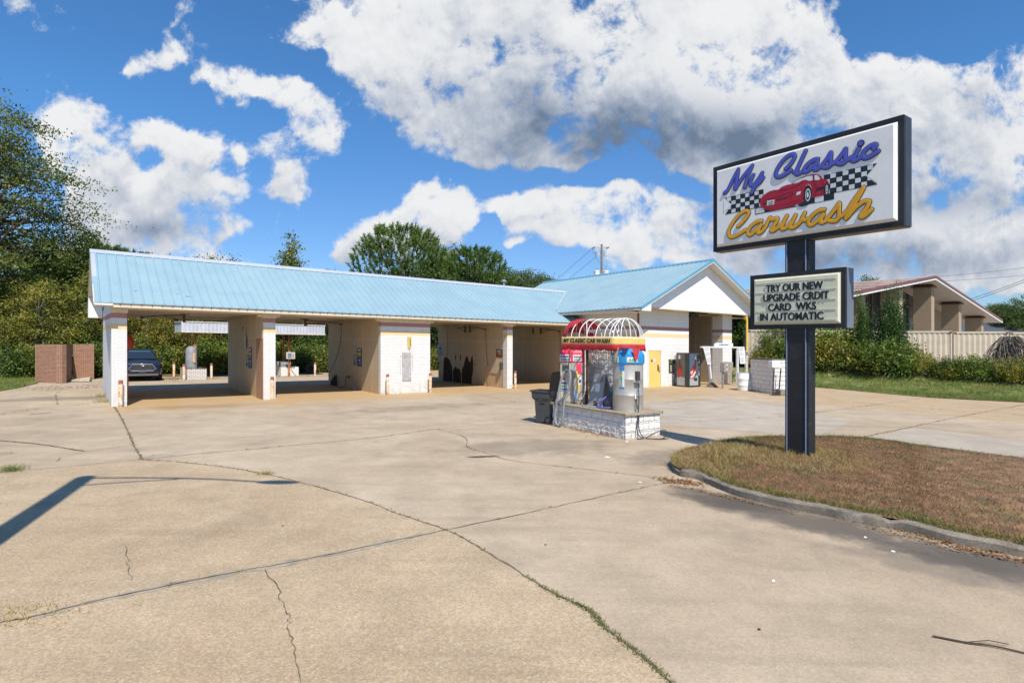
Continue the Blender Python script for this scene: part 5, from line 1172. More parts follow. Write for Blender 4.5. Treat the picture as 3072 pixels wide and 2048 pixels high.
FC = pan(UX0+.085, UX1-.085, UZ0+.085, UZ1-.085, -.012, -.085, .055, FACE, 'face', UC); YF = -.0865
VIO = M('script_violet', (.085, .10, .46), .3, var=.06, bstr=0); GLD = M('script_gold', (.68, .34, .012), .3, var=.06, bstr=0); OUTL = M('outline_black', (.014, .014, .018), .4, bstr=0)
SC_MY = [[(222,918),(262,880),(322,760),(375,662)], [(375,662),(365,740),(340,862),(352,868)], [(345,868),(425,745),(528,620)], [(528,620),(480,740),(445,858)],
  [(540,722),(508,800),(512,832),(545,828),(600,760),(637,700)], [(637,700),(600,780),(548,862),(522,915)], [(585,822),(620,790),(648,752)],
  [(893,655),(950,600),(992,530),(975,497),(930,510),(860,570),(805,650),(787,705),(800,742),(845,738),(905,705),(950,672)],
  [(1112,460),(1075,540),(1030,640),(1008,695),(1020,715),(1060,695)], [(985,692),(1010,700)],
  [(1245,552),(1200,560),(1140,600),(1100,650),(1098,685),(1125,685),(1190,635),(1240,585)], [(1240,575),(1212,640),(1212,665),(1245,655),(1295,612)],
  [(1295,612),(1350,540),(1385,480)], [(1388,485),(1385,560),(1382,610),(1350,640),(1305,640)], [(1390,610),(1440,580),(1465,555)],
  [(1465,555),(1515,490),(1548,440)], [(1548,445),(1545,520),(1543,570),(1510,602),(1465,600)], [(1545,570),(1590,548),(1612,530)],
  [(1692,440),(1655,505),(1622,560),(1650,568),(1700,535),(1725,515)], [(1855,440),(1880,402),(1855,393),(1800,420),(1745,475),(1735,520),(1760,540),(1820,520),(1905,465)]]
SC_CW = [[(370,1280),(430,1225),(487,1150),(480,1115),(440,1118),(370,1170),(300,1265),(268,1345),(285,1395),(335,1390),(400,1355),(452,1320)],
  [(630,1222),(585,1230),(520,1275),(482,1330),(485,1368),(515,1370),(575,1315),(625,1270)], [(625,1265),(590,1335),(600,1355),(640,1330),(675,1285)],
  [(675,1285),(705,1215),(722,1188)], [(722,1188),(745,1205),(800,1195),(795,1225),(755,1290),(735,1325),(755,1330),(810,1290),(850,1255)],
  [(905,1168),(870,1240),(848,1295),(865,1312),(910,1285),(950,1235)], [(1000,1160),(968,1230),(942,1285),(965,1298),(1020,1265),(1070,1205),(1098,1140)], [(1100,1135),(1080,1190),(1095,1215),(1150,1195)],
  [(1315,1100),(1260,1110),(1195,1155),(1145,1220),(1148,1260),(1180,1265),(1245,1215),(1305,1155)], [(1305,1150),(1275,1220),(1285,1242),(1330,1220),(1380,1160)],
  [(1380,1160),(1440,1085),(1478,1030)], [(1480,1035),(1478,1110),(1472,1180),(1435,1222),(1370,1222)], [(1475,1185),(1530,1150),(1575,1100)],
  [(1575,1100),(1650,985),(1745,858)], [(1745,862),(1700,945),(1610,1100),(1552,1195)], [(1570,1180),(1650,1085),(1745,1015),(1805,1010)], [(1808,1012),(1780,1080),(1715,1160),(1722,1182),(1760,1165),(1832,1098)]]
def script(strokes, r, name, mat, y, par, dots=(), depth=.45):
    m = MB()
    for s in strokes:
        P = spline([crop(*p) for p in s], 7); P = [(x, y, z) for x, z in P]
        a = np.array(P[0]); b = np.array(P[1]); d = (a-b)/max(1e-6, np.linalg.norm(a-b)); a2 = np.array(P[-1]); b2 = np.array(P[-2]); d2 = (a2-b2)/max(1e-6, np.linalg.norm(a2-b2))
        pre = [tuple(a+d*r*q) for q in (.85, .5)]; post = [tuple(a2+d2*r*q) for q in (.5, .85)]
        rad = [r*.5, r*.86]+[r]*len(P)+[r*.86, r*.5]
        m.tube(pre+P+post, rad, 12, sx=1, sy=depth, upv=(0, 1, 0))
    for p in dots:
        x, z = crop(*p); m.tube([(x, y-r*depth*1.0, z), (x, y+r*depth, z)], r*1.25, 20)
    return m.build(name, mat, par, smooth=True)
o1 = script(SC_MY, .050, 'script_outline', OUTL, YF-.012, FC, [(1715,378)], .22); script(SC_MY, .0375, 'script_lettering', VIO, YF-.021, FC, [(1715,378)], .15)
o2 = script(SC_CW, .050, 'script_outline', OUTL, YF-.012, FC, (), .22); script(SC_CW, .0375, 'script_lettering', GLD, YF-.021, FC, (), .15)
# chequered ribbon
def clip(poly, a, b):                                     # keep what lies left of a->b
    out = []; n = len(poly)
    def side(p): return (b[0]-a[0])*(p[1]-a[1])-(b[1]-a[1])*(p[0]-a[0])
    for i in range(n):
        p, q = poly[i], poly[(i+1) % n]; sp, sq = side(p), side(q)
        if sp >= 0: out.append(p)
        if sp*sq < 0: t = sp/(sp-sq); out.append((p[0]+(q[0]-p[0])*t, p[1]+(q[1]-p[1])*t))
    return out
def slab(m, poly, y, th=.0012, mi=0):
    P = [crop(*p) for p in poly]; m.prism(P, y-th, y, 'y', mi)
FLW = M('flag_white', (.66, .66, .66), .4, bstr=0); FLB = M('flag_black', (.016, .018, .024), .4, bstr=0)
mk, mw = MB(), MB()
Lf = [(225, 968), (648, 873), (648, 1062), (228, 1153), (302, 1040)]; Rf = [(1308, 722), (1890, 591), (1772, 735), (1892, 824), (1308, 938)]; Mf = [(556, 1085), (1420, 906), (1420, 985), (556, 1152)]
for P in (Lf, Rf, Mf): slab(mk, P, YF-.0005, .0012)
def checks(x0, x1, top0, top1, bot0, bot1, nx, ny, par0, clips, y):
    for i in range(nx):
        for j in range(ny):
            if (i+j+par0) % 2: continue
            f = lambda s, t: (x0+(x1-x0)*s, (top0+(top1-top0)*s)*(1-t)+(bot0+(bot1-bot0)*s)*t)
            q = [f((i+.06)/nx, (j+.06)/ny), f((i+.94)/nx, (j+.06)/ny), f((i+.94)/nx, (j+.94)/ny), f((i+.06)/nx, (j+.94)/ny)]
            for a, b in clips: q = clip(q, a, b)
            if len(q) > 2: slab(mw, q, y)
checks(245, 648, 966, 878, 1148, 1058, 8, 4, 0, [((236, 972), (312, 1040)), ((312, 1040), (240, 1146))][::1] if False else [], YF-.0022)
checks(1308, 1850, 722, 602, 936, 830, 8, 4, 1, [], YF-.0022)
checks(556, 1420, 1088, 908, 1148, 986, 8, 1, 0, [], YF-.0022)
n0 = len(mk.v); mk.v += mw.v; mk.f += [tuple(i+n0 for i in f) for f in mw.f]; mk.m += [1]*len(mw.f); mk.build('chequered_ribbon', [FLB, FLW], FC)
# notch of the swallow tails: face coloured wedges laid over the squares
for q in ([(215, 985), (298, 1040), (215, 1132)], [(1905, 600), (1785, 735), (1905, 812)]):
    m = MB(); slab(m, q, YF-.004); m.build('tail_notch', FACE, FC)
# red sports car painted between the words
CARR = M('car_red', (.40, .012, .028), .35, var=.1, scale=4, bstr=0); CARL = M('car_line', (.10, .008, .012), .4, bstr=0)
def layer(name, mat, polys, y):
    o = None
    for k, P in enumerate(polys): m = MB(); slab(m, P, y-.0004*k); o = m.build(name, mat, CE, tri=True)
    return o
CE = None
m = MB(); slab(m, [(612,1010),(622,975),(642,945),(690,912),(720,896),(765,884),(812,881),(850,850),(905,828),(958,820),(972,800),(1010,775),(1060,750),(1115,730),(1180,714),(1225,710),(1255,718),(1280,740),(1305,768),(1338,770),(1358,788),(1366,822),(1362,858),(1345,880),(1325,925),(1305,945),(1250,955),(1190,968),(1165,990),(1110,1008),(1085,1012),(1040,1036),(960,1062),(870,1085),(780,1102),(725,1108),(660,1092),(626,1072),(613,1045)], YF-.0055, .0015)
CE = m.build('car_emblem', CARR, FC, tri=True)
def oval(cx, cy, rx, ry, n=22, tilt=0):
    return [(cx+math.cos(t)*rx*math.cos(tilt)-math.sin(t)*ry*math.sin(tilt), cy+math.cos(t)*rx*math.sin(tilt)+math.sin(t)*ry*math.cos(tilt)) for t in np.linspace(0, 2*math.pi, n+1)[:-1]]
layer('windscreen', FLW, [[(968,816),(1000,785),(1060,758),(1120,738),(1188,725),(1190,778),(1150,785),(1110,772),(1070,780),(1040,800),(1000,812)], [(1206,722),(1240,722),(1262,750),(1270,768),(1240,778),(1210,776)]], YF-.0075)
layer('tyre', FLB, [oval(1135, 935, 46, 98, tilt=.06), oval(1340, 880, 28, 74, tilt=.05), [(1030,1040),(1085,1012),(1150,1030),(1130,1050),(1070,1068),(1035,1060)]], YF-.0075)
layer('wheel_ring', FLW, [oval(1136, 938, 29, 70, tilt=.05), oval(1342, 880, 14, 50, tilt=.05), [(1108,850),(1135,815),(1165,830),(1178,870),(1160,838),(1135,828)]], YF-.0095)
layer('wheel_hub', FLB, [oval(1136, 938, 20, 54, tilt=.05), oval(1342, 880, 8, 34, tilt=.05)], YF-.0115); layer('wheel_boss', FLW, [oval(1134, 938, 11, 32), oval(1341, 880, 4, 18)], YF-.0132)
layer('grille', FLB, [[(788,990),(930,952),(918,968),(790,1004)], [(640,1032),(688,1018),(688,1034),(642,1044)]]+[[(1232+i*17,856-i*3),(1244+i*17,853-i*3),(1241+i*17,893-i*4),(1229+i*17,896-i*4)] for i in range(5)], YF-.0075)
def lnz(pts, w=4):
    out = []
    for a, b in zip(pts[:-1], pts[1:]):
        d = np.array([b[0]-a[0], b[1]-a[1]], float); d /= np.hypot(*d)+1e-9; n = np.array([-d[1], d[0]])*w/2
        out.append([tuple(np.array(a)+n), tuple(np.array(b)+n), tuple(np.array(b)-n), tuple(np.array(a)-n)])
    return out
layer('panel_line', CARL, lnz([(625,1020),(700,985),(820,955),(960,905),(975,900)])+lnz([(812,882),(880,880),(960,860),(1030,830),(1085,790)])+lnz([(940,1000),(975,920),(930,945)])+lnz([(1196,725),(1200,790),(1225,835),(1222,950)])+lnz([(1290,775),(1310,830),(1300,930)])+lnz([(1188,955),(1310,925)])+lnz([(630,1065),(760,1065),(900,1040),(1050,990)])+lnz([(1085,1000),(1100,880),(1135,820),(1175,840)]), YF-.0078)
layer('marker_light', FLW, [[(1015,908),(1060,896),(1050,930),(1008,944)]], YF-.0075); pl = layer('number_plate', FLW, [[(690,1000),(772,988),(764,1042),(688,1056)]], YF-.0075)
xa, za = crop(731, 1014); xb, zb = crop(728, 1036)
for t, x, z in (('MY CLASSIC', xa, za), ('CARWASH', xb, zb)):
    vs, fs = text_mb(t, .026, .0005, .001, .75); m = MB(); m.add([(x+a, YF-.0098-c, z+b-.012) for a, b, c in vs], fs); m.build('plate_lettering', OUTL, pl)
# changeable letter board
RX0, RX1, RZ0, RZ1 = -1.0, .96, 2.80, 3.93
m = MB(); cab(m, RX0, RX1, RZ0, RZ1, -.03, .27, .075); RC = m.build('reader_cabinet', BLKP, SG)
m = MB(); m.box(RX1+.004, RX1+.007, .02, .27, RZ0, RZ1); m.build('cabinet_side', M('edge_grey_blue', (.13, .15, .19), .45, bstr=.03), RC)
CRM = M('reader_cream', (.70, .68, .50), .4, var=.05, dirt=(.40, .37, .27), dirt_amt=.3, bstr=.02)
RF = pan(RX0+.075, RX1-.075, RZ0+.075, RZ1-.075, -.012, -.06, .05, CRM, 'face', RC)
m = MB()
for k in range(5): z = 3.74-k*.196; m.box(RX0+.16, RX1-.15, -.066, -.0605, z, z+.028); m.box(RX0+.16, RX1-.15, -.070, -.0605, z-.006, z+.001)
m.build('letter_track', CRM, RF)
CARD = M('letter_card', (.69, .68, .53), .25, var=.04, bstr=0); LTR = M('letter_solid', (.012, .010, .010), .4, bstr=0)
ln = [('TRY OUR NEW', 548, 1437, 3.565), ('UPGRADE CRDIT', 505, 1532, 3.369), ('CARD  WKS', 580, 1330, 3.173), ('IN AUTOMATIC', 455, 1445, 2.977)]
for t, xa, xb, z in ln:
    x0 = sgn(2200+xa/5.227, 900)[0]; x1 = sgn(2200+xb/5.227, 900)[0]
    vs, fs = text_mb(t, .172, .0015, .0035, 1., 0, 'LEFT'); a0 = min(v[0] for v in vs); a1 = max(v[0] for v in vs); k = (x1-x0)/(a1-a0); h = max(v[1] for v in vs)
    m = MB(); [m.add([(x0+(a-a0)*k+ox, -.0775-c-oy, z-.012+b*.15/h+oz) for a, b, c in vs], fs) for ox, oy, oz in ((0, 0, 0), (-.0055, .0004, .001), (.0055, .0008, -.001))]; m.build('board_lettering', LTR, RF)
    m = MB(); m.box(x0-.02, x1+.02, -.0655, -.0650, z-.020, z+.150);m=MB();m.box(x0-.02, x1+.02, -.0725, -.0715, z-.020, z+.148); m.build('letter_card', CARD, RF)
# ------------------------------------------------------------------ in front of the tunnel
VM = thing_uv('vending_machine', 'dark drinks vending machine with bottle pictures beside the tunnel mouth', 'vending machine', 25.05, -5.42)
VMB = M('vending_black', (.03, .034, .04), .4, bstr=.05); SLATE = M('vending_slate', (.075, .11, .16), .35, var=.12, scale=2, bstr=0)
m = MB(); m.box(0, 1.04, 0, .80, .0, 1.83); m.build('cabinet', VMB, VM, bevel=.01)
m = MB(); m.box(.03, .80, -.03, -.002, .08, 1.79); VF = m.build('front_panel', SLATE, VM, bevel=.008)
m = MB(); m.box(-.012, -.002, .24, .76, .06, 1.80); m.build('side_panel', M('vending_side', (.10, .10, .10), .4), VM)
ICE = M('ice_print', (.35, .36, .36), .5, var=.6, scale=26, bstr=0); COLA = M('cola_brown', (.10, .025, .015), .3, var=.5, scale=18, bstr=0); MARO = M('label_red', (.42, .025, .015), .4, var=.2, scale=8, bstr=0); CAPW = M('cap_cream', (.60, .54, .42), .4, bstr=0)
def vp(name, mat, poly, y, par=None, side=False):
    m = MB(); m.prism(poly, y-.0012, y, 'x' if side else 'y'); return m.build(name, mat, par or VF, tri=True)
vp('ice_print', ICE, [(.04,.10),(.79,.10),(.79,.58),(.66,.66),(.55,.55),(.35,.45),(.2,.5),(.04,.44)], -.031)
vp('bottle_print', COLA, [(.06,.62),(.02+.06,.5),(.25,.42),(.45,.55),(.56,.85),(.62,1.2),(.65,1.5),(.52,1.5),(.46,1.3),(.32,1.12),(.16,.95),(.07,.8)], -.0335)
vp('label_print', MARO, [(.05,.62),(.12,.5),(.26,.42),(.42,.52),(.56,.84),(.50,.98),(.34,1.02),(.18,.96),(.07,.8)], -.036); vp('cap_print', CAPW, [(.52,1.5),(.65,1.5),(.66,1.66),(.60,1.72),(.53,1.66)], -.0335)
Rm = Matrix.Translation((.30, 0, .72)) @ Matrix.Rotation(math.radians(-42), 4, 'Y')
for t, s, dz in (('Dr', .20, .06), ('Pepper', .19, -.12)):
    vs, fs = text_mb(t, s, .001, .008); m = MB(); m.add([tuple(Rm @ Vector((a, -.039-c, b+dz))) for a, b, c in vs], fs); m.build('lettering', WHITE_PL, VF)
m = MB(); m.box(.42, .70, -.040, -.031, .34, .50); m.build('delivery_slot', DARK, VF)
m = MB()
for i in range(11): m.box(.87, .93, -.012, -.001, .62+i*.05, .655+i*.05)
m.box(.86, .94, -.012, -.001, 1.25, 1.42); m.box(.89, .92, -.012, -.001, 1.46, 1.54); m.build('selection_buttons', PAPER, VM)
vp('bottle_print', COLA, [(.50,.55),(.66,.5),(.74,.9),(.66,1.3),(.64,1.5),(.54,1.5),(.52,1.3),(.40,1.0),(.42,.7)], -.013, VM, True); vp('label_print', MARO, [(.48,.55),(.66,.5),(.73,.85),(.64,1.02),(.48,1.0),(.42,.75)], -.0145, VM, True); vp('cap_print', CAPW, [(.53,1.5),(.65,1.5),(.65,1.7),(.53,1.7)], -.013, VM, True); vp('ice_print', ICE, [(.25,.08),(.75,.08),(.75,.48),(.5,.56),(.25,.5)], -.013, VM, True)
r = thing_uv('utility_box', 'grey wall box and conduit between the dark board and the vending machine', 'box', 25.55, -4.26)
m = MB(); m.box(-.16, -.02, -.12, 0, .12, 1.70); m.build('box', STEEL, r, bevel=.01); m = MB(); m.box(-.30, -.20, -.08, 0, .45, .62); m.build('outlet', STEEL, r)
r = thing_uv('wall_board', 'dark framed notice board on the white wall beside the yellow door', 'sign', 25.19, -4.252)
m = MB(); m.box(-.32, .32, -.03, 0, .72, 1.46); m.build('board', M('board_green_black', (.035, .05, .04), .4), r, bevel=.006)
m = MB(); m.box(-.22, -.04, -.034, -.0305, 1.38, 1.43); m.build('print', TORG, r)
vs, fs = text_mb('CHANGE', .10, .001, .002); m = MB(); m.add([(-.12+a, -.032-c, 1.26+b) for a, b, c in vs], fs); m.build('lettering', TGRN, r)
m = MB()
for i in range(4): m.box(-.24, -.08, -.033, -.0305, .80+i*.09, .85+i*.09); m.box(.02, .18, -.033, -.0305, .80+i*.11, .86+i*.11)
m.build('print', CREAM, r)
GN = thing_uv('clearance_frame', 'white clearance frame with instruction boards at the tunnel entrance', 'clearance frame', 26.1, -5.87)
WST = M('white_steel', (.68, .69, .70), .45, var=.06, dirt=(.4, .35, .28), dirt_amt=.2)
m = MB(); q = [(.28, 0), (.06, 1.3), (-.12, 2.12)]; m.add([(x+dx, y, z) for x, z in q for dx, y in ((0, -.05), (.12, -.05), (.12, .05), (0, .05))], [(3, 2, 1, 0), (8, 9, 10, 11)]+[(a+i, a+(i+1) % 4, a+4+(i+1) % 4, a+4+i) for a in (0, 4) for i in range(4)]); m.build('post', WST, GN)
m = MB(); m.box(2.78, 2.90, -.05, .05, 0, 2.12); m.build('post', WST, GN)
m = MB(); m.box(-.62, 2.94, -.06, .06, 2.12, 2.20); m.build('beam', WST, GN)
m = MB(); m.add([(.08, -.25, 0), (.62, -.25, 0), (.62, .22, 0), (.08, .22, 0), (.26, -.07, .26), (.42, -.07, .26), (.42, .07, .26), (.26, .07, .26)], BF+[(4, 5, 6, 7)]); m.build('foot_plate', M('foot_brown', (.16, .11, .08), .8), GN)
m = MB(); m.prism([(.62, 2.203), (.62, 2.28), (.68, 2.36), (.78, 2.39), (2.34, 2.39), (2.34, 2.203)], -.04, .04, 'y'); AS_ = m.build('arch_sign', WHITE_PL, GN)
vs, fs = text_mb('MAXIMUM HEIGHT', .10, .001, .004); xs = [v[0] for v in vs]; m = MB(); m.add([(1.45+a*.9/(max(xs)-min(xs)), -.042-c, 2.26+b) for a, b, c in vs], fs); m.build('lettering', GUN, AS_)
def board(x0, x1, xa, xb, nm):
    m = MB(); y = -.075; m.add([(x0, y, 2.20), (x1, y, 2.20), (xb, y-.06, 1.24), (xa, y-.06, 1.24), (x0, y+.012, 2.20), (x1, y+.012, 2.20), (xb, y-.048, 1.24), (xa, y-.048, 1.24)], [(0, 1, 2, 3), (7, 6, 5, 4), (0, 4, 5, 1), (1, 5, 6, 2), (2, 6, 7, 3), (3, 7, 4, 0)])
    b = m.build(nm, WHITE_PL, GN); m = MB()
    for i in range(15):
        t = .12+i*.055; 
        if i in (3, 8): continue
        xl = x0+(xa-x0)*t+.04; xr = xl+(x1-x0)*random.uniform(.45, .8); z = 2.2-.96*t; yy = y-.06*t-.002
        m.add([(xl, yy, z), (xr, yy, z), (xr, yy-.001, z-.022), (xl, yy-.001, z-.022)], [(0, 1, 2, 3)])
    m.build('print', M('faded_print', (.22, .23, .26), .6), b)
    m = MB(); m.add([(x0+.04, y-.004, 2.17), (x0+.14, y-.004, 2.17), (x1-.04, y-.008, 2.11), (x1-.16, y-.008, 2.10)], [(0, 1, 2, 3)]); m.build('print', TNAVY, b)
board(-.55, .08, -.22, .10, 'instruction_board'); board(2.86, 3.44, 2.90, 3.46, 'instruction_board')
X, Y = 11.07, 30.48; r = thing('pay_pedestal', 'grey keypad box on a slim post before the tunnel', 'pay station', X, Y, 0, RB)
PGR = M('pedestal_grey', (.30, .28, .25), .6, var=.1)
m = MB(); m.box(-.035, .035, -.035, .035, 0, .95); m.box(-.12, .12, -.1, .1, 0, .02); m.build('post', PGR, r); m = MB(); m.box(-.06, .40, -.14, .12, .86, 1.36); m.build('box', PGR, r, bevel=.012); m = MB(); m.box(.12, .24, -.146, -.1405, 1.22, 1.28); m.box(.12, .24, -.146, -.1405, .98, 1.03); m.build('keypad', WHITE_PL, r)
r = thing_uv('control_cabinet', 'tan control cabinet against the right tunnel pier', 'cabinet', 30.4, -4.262); m = MB(); m.box(-.34, .22, -.3, 0, 0, 1.28); m.build('case', M('cabinet_tan', (.36, .31, .26), .6), r, bevel=.012)
m = MB(); m.box(-.30, .18, -.306, -.301, .06, 1.22); dd = m.build('door', M('cabinet_door', (.33, .285, .24), .6), r); m = MB(); m.box(.12, .15, -.33, -.307, .6, .74); m.build('handle', STEEL, dd)
X, Y = 11.72, 29.34; r = thing('barrel', 'white plastic barrel with ribbed sides before the clearance frame', 'barrel', X, Y, 0, 0)
m = MB(); m.lathe([(.27, .0), (.30, .03), (.30, .24), (.312, .26), (.312, .30), (.30, .32), (.305, .56), (.317, .58), (.317, .62), (.305, .64), (.30, .82), (.28, .86), (.285, .88)], n=36); m.build('body', WHITE_PL, r, smooth=True)
m = MB(); m.lathe([(.27, .881), (.27, .895)], n=36); m.build('lid', M('lid_grey', (.6, .6, .6), .5), r)  # lid in one even light grey
r = thing('strip_light', 'long pale strip panel standing beside the yellow roof post', 'light', *W(30.3, -5.6), 0, RB)
m = MB(); m.box(-.03, .03, -.03, .03, 0, .7); m.build('post', STEEL, r); m = MB(); m.box(-.10, .10, -.05, .04, .70, 1.98); m.build('panel', M('panel_pale', (.48, .45, .42), .5), r, bevel=.01); m = MB(); m.box(-.07, .07, -.056, -.051, 1.72, 1.9); m.build('print', TNAVY, r)
X, Y = 12.0, 29.2; BKA = math.atan2(-1.81, .42); r = thing('block_pedestal', 'rough white block pedestal with dark cap beside the dark pipe guard', 'pedestal', X, Y, 0, BKA)
rough_box(0, 1.78, 0, .75, -.05, 1.60).build('block_base', SPLIT, r)
m = MB(); m.box(-.06, 1.66, -.06, .82, 1.605, 1.66); m.build('cap_slab', M('cap_brown', (.10, .07, .05), .85), r, bevel=.01)
m = MB(); m.box(1.5, 1.8, -.10, .30, 1.25, 1.58); m.build('white_box', WHITE_PL, r, bevel=.03)
r = thing('pipe_guard', 'dark rectangular pipe guard standing at the right end of the block pedestal', 'guard rail', 12.42, 27.15, 0, RB-.25)
m = MB(); m.tube([(-.28, 0, 0), (-.20, 0, 1.25), (.22, 0, 1.25), (.12, 0, .30), (-.24, 0, .26)], .03, 8); m.build('pipe_frame', M('guard_black', (.03, .03, .033), .6), r); m = MB(); m.box(-.4, .45, -.12, .12, 0, .02); m.build('base_plate', RUSTY, r)
m = MB(); m.box(.10, .40, -.1, .2, .02, .26); m.build('kerb_block', M('block_grey', (.22, .19, .16), .9), r)
# ------------------------------------------------------------------ behind the building
GALV = M('stained_corrugate', (.55, .57, .62), .5, .2, var=.1, scale=1.2, dirt=(.60, .36, .36), dirt_amt=.5, dscale=1.6)
RC_ = thing_uv('rear_canopy', 'rusty-legged canopy with stained corrugated fascia behind the wash bays', 'canopy', 4.0, 13.5)
CXL, CYL = 8.2, 3.0
m = MB()
def corr(m, p0, p1, z0, z1, pitch=.2, d=.02):
    L = math.dist(p0, p1); n = max(2, int(L/(pitch/2))); t = np.array([(p1[0]-p0[0])/L, (p1[1]-p0[1])/L]); nn = np.array([t[1], -t[0]]); vs = []
    for i in range(n+1): q = np.array(p0)+t*L*i/n+nn*(d if i % 2 else 0); vs += [(q[0], q[1], z0), (q[0], q[1], z1)]
    m.add(vs, [(2*i, 2*i+2, 2*i+3, 2*i+1) for i in range(n)])
corr(m, (0, 0), (CXL, 0), 2.74, 3.30); corr(m, (0, CYL), (0, 0), 2.74, 3.30); corr(m, (CXL, 0), (CXL, CYL), 2.74, 3.30); corr(m, (CXL, CYL), (0, CYL), 2.74, 3.30); m.build('fascia', GALV, RC_)
m = MB()
for z in (2.70, 3.30): m.box(-.04, CXL+.04, -.05, -.02, z, z+.045); m.box(-.05, -.02, -.05, CYL, z, z+.045); m.box(CXL+.02, CXL+.05, -.05, CYL, z, z+.045)
m.box(-.055, .02, -.055, .06, 2.70, 3.345); m.build('fascia_trim', M('canopy_trim', (.66, .60, .52), .5), RC_)
m = MB(); m.box(.0, CXL, .0, CYL, 2.78, 2.80); m.box(0, CXL, 0, CYL, 3.2, 3.23); m.build('canopy_deck', M('deck_grey', (.32, .30, .27), .6, dirt=RUSTY and (.25, .12, .06)), RC_)
RST = M('rust_orange', (.40, .18, .07), .85, var=.4, scale=6, dirt=(.12, .04, .025), dirt_amt=.8, dscale=3)
for (x, y) in ((.72, .5), (.55, 2.0), (6.15, .8), (6.2, 2.2)):
    m = MB(); m.box(x-.06, x-.02, y-.06, y+.06, 0, 2.78); m.box(x+.02, x+.06, y-.06, y+.06, 0, 2.78); m.box(x-.02, x+.02, y-.012, y+.012, 0, 2.78); m.build('post', RST, RC_)
m = MB(); m.box(.1, CXL-.1, .75, .85, 2.66, 2.775); m.box(.3, .42, .1, CYL-.1, 2.66, 2.775); m.build('beam', RST, RC_)
VAC_S = M('old_vacuum_grey', (.33, .33, .35), .5, .3, var=.2, dirt=(.28, .12, .06))
r = thing_uv('derelict_island', 'white brick island with a broken top and a rusty vacuum tank', 'vacuum island', 4.2, 13.25, 0, RB)
PLB = brick('patchy_white_brick', (.76, .74, .70), (.80, .78, .75), (.22, .17, .13), bw=.22, bh=.075, mw=.014)
m = MB(); m.box(0, 1.0, 0, 2.6, -.05, .60); m.build('brick_base', PLB, r)
m = MB()
for k in range(9): x, y, s = random.uniform(.1, .9), random.uniform(.1, 1.0), random.uniform(.12, .3); m.box(x-s, x+s, y-.05, y+.05, .602+.012*k, .612+.012*k, 0, Matrix.Rotation(0, 4, 'Z'))
m.build('debris', RUSTY, r)
r = thing_uv('derelict_vacuum', 'tall dented grey vacuum tank with a peeling label under the rear canopy', 'vacuum', 4.52, 14.0, .60)
m = MB(); m.lathe([(.30, 0), (.30, 1.05), (.27, 1.2), (.12, 1.3), (.03, 1.32)], n=24); m.build('tank', VAC_S, r, smooth=True); m = MB(); m.box(-.02, .18, -.32, -.297, .35, .95); lb = m.build('label_panel', M('label_tan', (.42, .28, .17), .6), r)
vs, fs = text_mb('VACUUM', .11, .001, .002); m = MB(); m.add([(.1-b+.02, -.322-c, .65+a*1.05) for a, b, c in vs], fs); m.build('lettering', PAPER, lb)
r = thing_uv('brick_island', 'small white brick island behind the second bay', 'vacuum island', 9.72, 14.55)
m = MB(); m.box(0, 1.12, 0, 1.6, -.05, .58); m.build('brick_base', brick('whiter_brick', (.80, .79, .77), (.82, .81, .79), (.6, .58, .55), bw=.22, bh=.075), r)
m = MB(); m.tube(spline([(.62, -.012, .58), (.66, -.03, .4), (.78, -.03, .2), (.95, -.05, .04)], 5), .01, 6); m.tube(spline([(.5, -.02, .55), (.55, -.03, .3), (.52, -.03, .1), (.56, -.04, .0)], 5), .008, 6); m.build('cable', HOSE, r)
r = thing_uv('toppled_vacuum', 'toppled vacuum body lying on the small white brick island', 'vacuum', 9.8, 14.95, .58)
m = MB(); m.tube([(-.25, 0, .2), (.62, .1, .2)], .19, 20); m.build('tank', VAC_S, r, smooth=True); m = MB()
for x, z in ((.02, .27), (.02, .12)): m.tube([(-.10, -.19, z), (-.10, -.205, z)], .065, 14)
m.build('port', DARK, r)
r = thing_uv('meter_box', 'pale metal box on the rusty post over the small white brick island', 'box', 10.2, 14.2)
m = MB(); m.box(-.27, .27, -.13, .02, 1.13, 1.56); m.build('case', M('meter_white', (.56, .55, .50), .5), r, bevel=.01); m = MB(); m.box(-.20, .04, -.14, -.131, 1.18, 1.5); m.build('window', M('meter_blue_grey', (.16, .20, .26), .4, var=.5, scale=14), r); m = MB(); m.box(.07, .2, -.14, -.131, 1.2, 1.48); m.build('dial', M('meter_print', (.35, .36, .36), .5, var=.7, scale=22), r)
X, Y = W(12.25, 16.6); r = thing('tyre', 'old black tyre on the ground behind the second bay', 'tyre', X, Y, 0, RB)
m = MB(); n = 28; m.tube([(math.cos(t)*.26, 0, .36+math.sin(t)*.26) for t in np.linspace(0, 2*math.pi, n+1)[:-1]], .11, 10, closed=True); m.build('tyre', BLK, r, smooth=True); m = MB(); m.tube([(0, -.02, .36), (0, .02, .36)], .17, 20); m.build('rim', DARK, r)
# brick enclosure
E0 = (-24.3, 29.64); EN = thing('brick_enclosure', 'roofless red brick bin enclosure left of the car wash', 'enclosure', E0[0], E0[1], 0, 0)
def wall_seg(a, b, h, th=.22, side=1):
    a, b = np.array(a)-E0, np.array(b)-E0; d = (b-a)/np.linalg.norm(b-a); L = np.linalg.norm(b-a)
    m = MB(); m.box(0, L, 0 if side > 0 else -th, th if side > 0 else 0, -.12, h); w = m.build('brick_wall', RED_BRICK, None); w.parent = EN; w.location = (a[0], a[1], -K*a[0]); w.rotation_euler = (0, 0, math.atan2(d[1], d[0]))
wall_seg((-24.3, 29.64), (-22.72, 29.3), 1.95); wall_seg((-22.74, 29.30+.0), (-24.2, 31.9), 1.948, .22, 1); wall_seg((-24.1, 31.86), (-23.35, 32.4), 1.947); wall_seg((-24.3, 29.9), (-26.6, 33.6), 1.946, .22, 1)
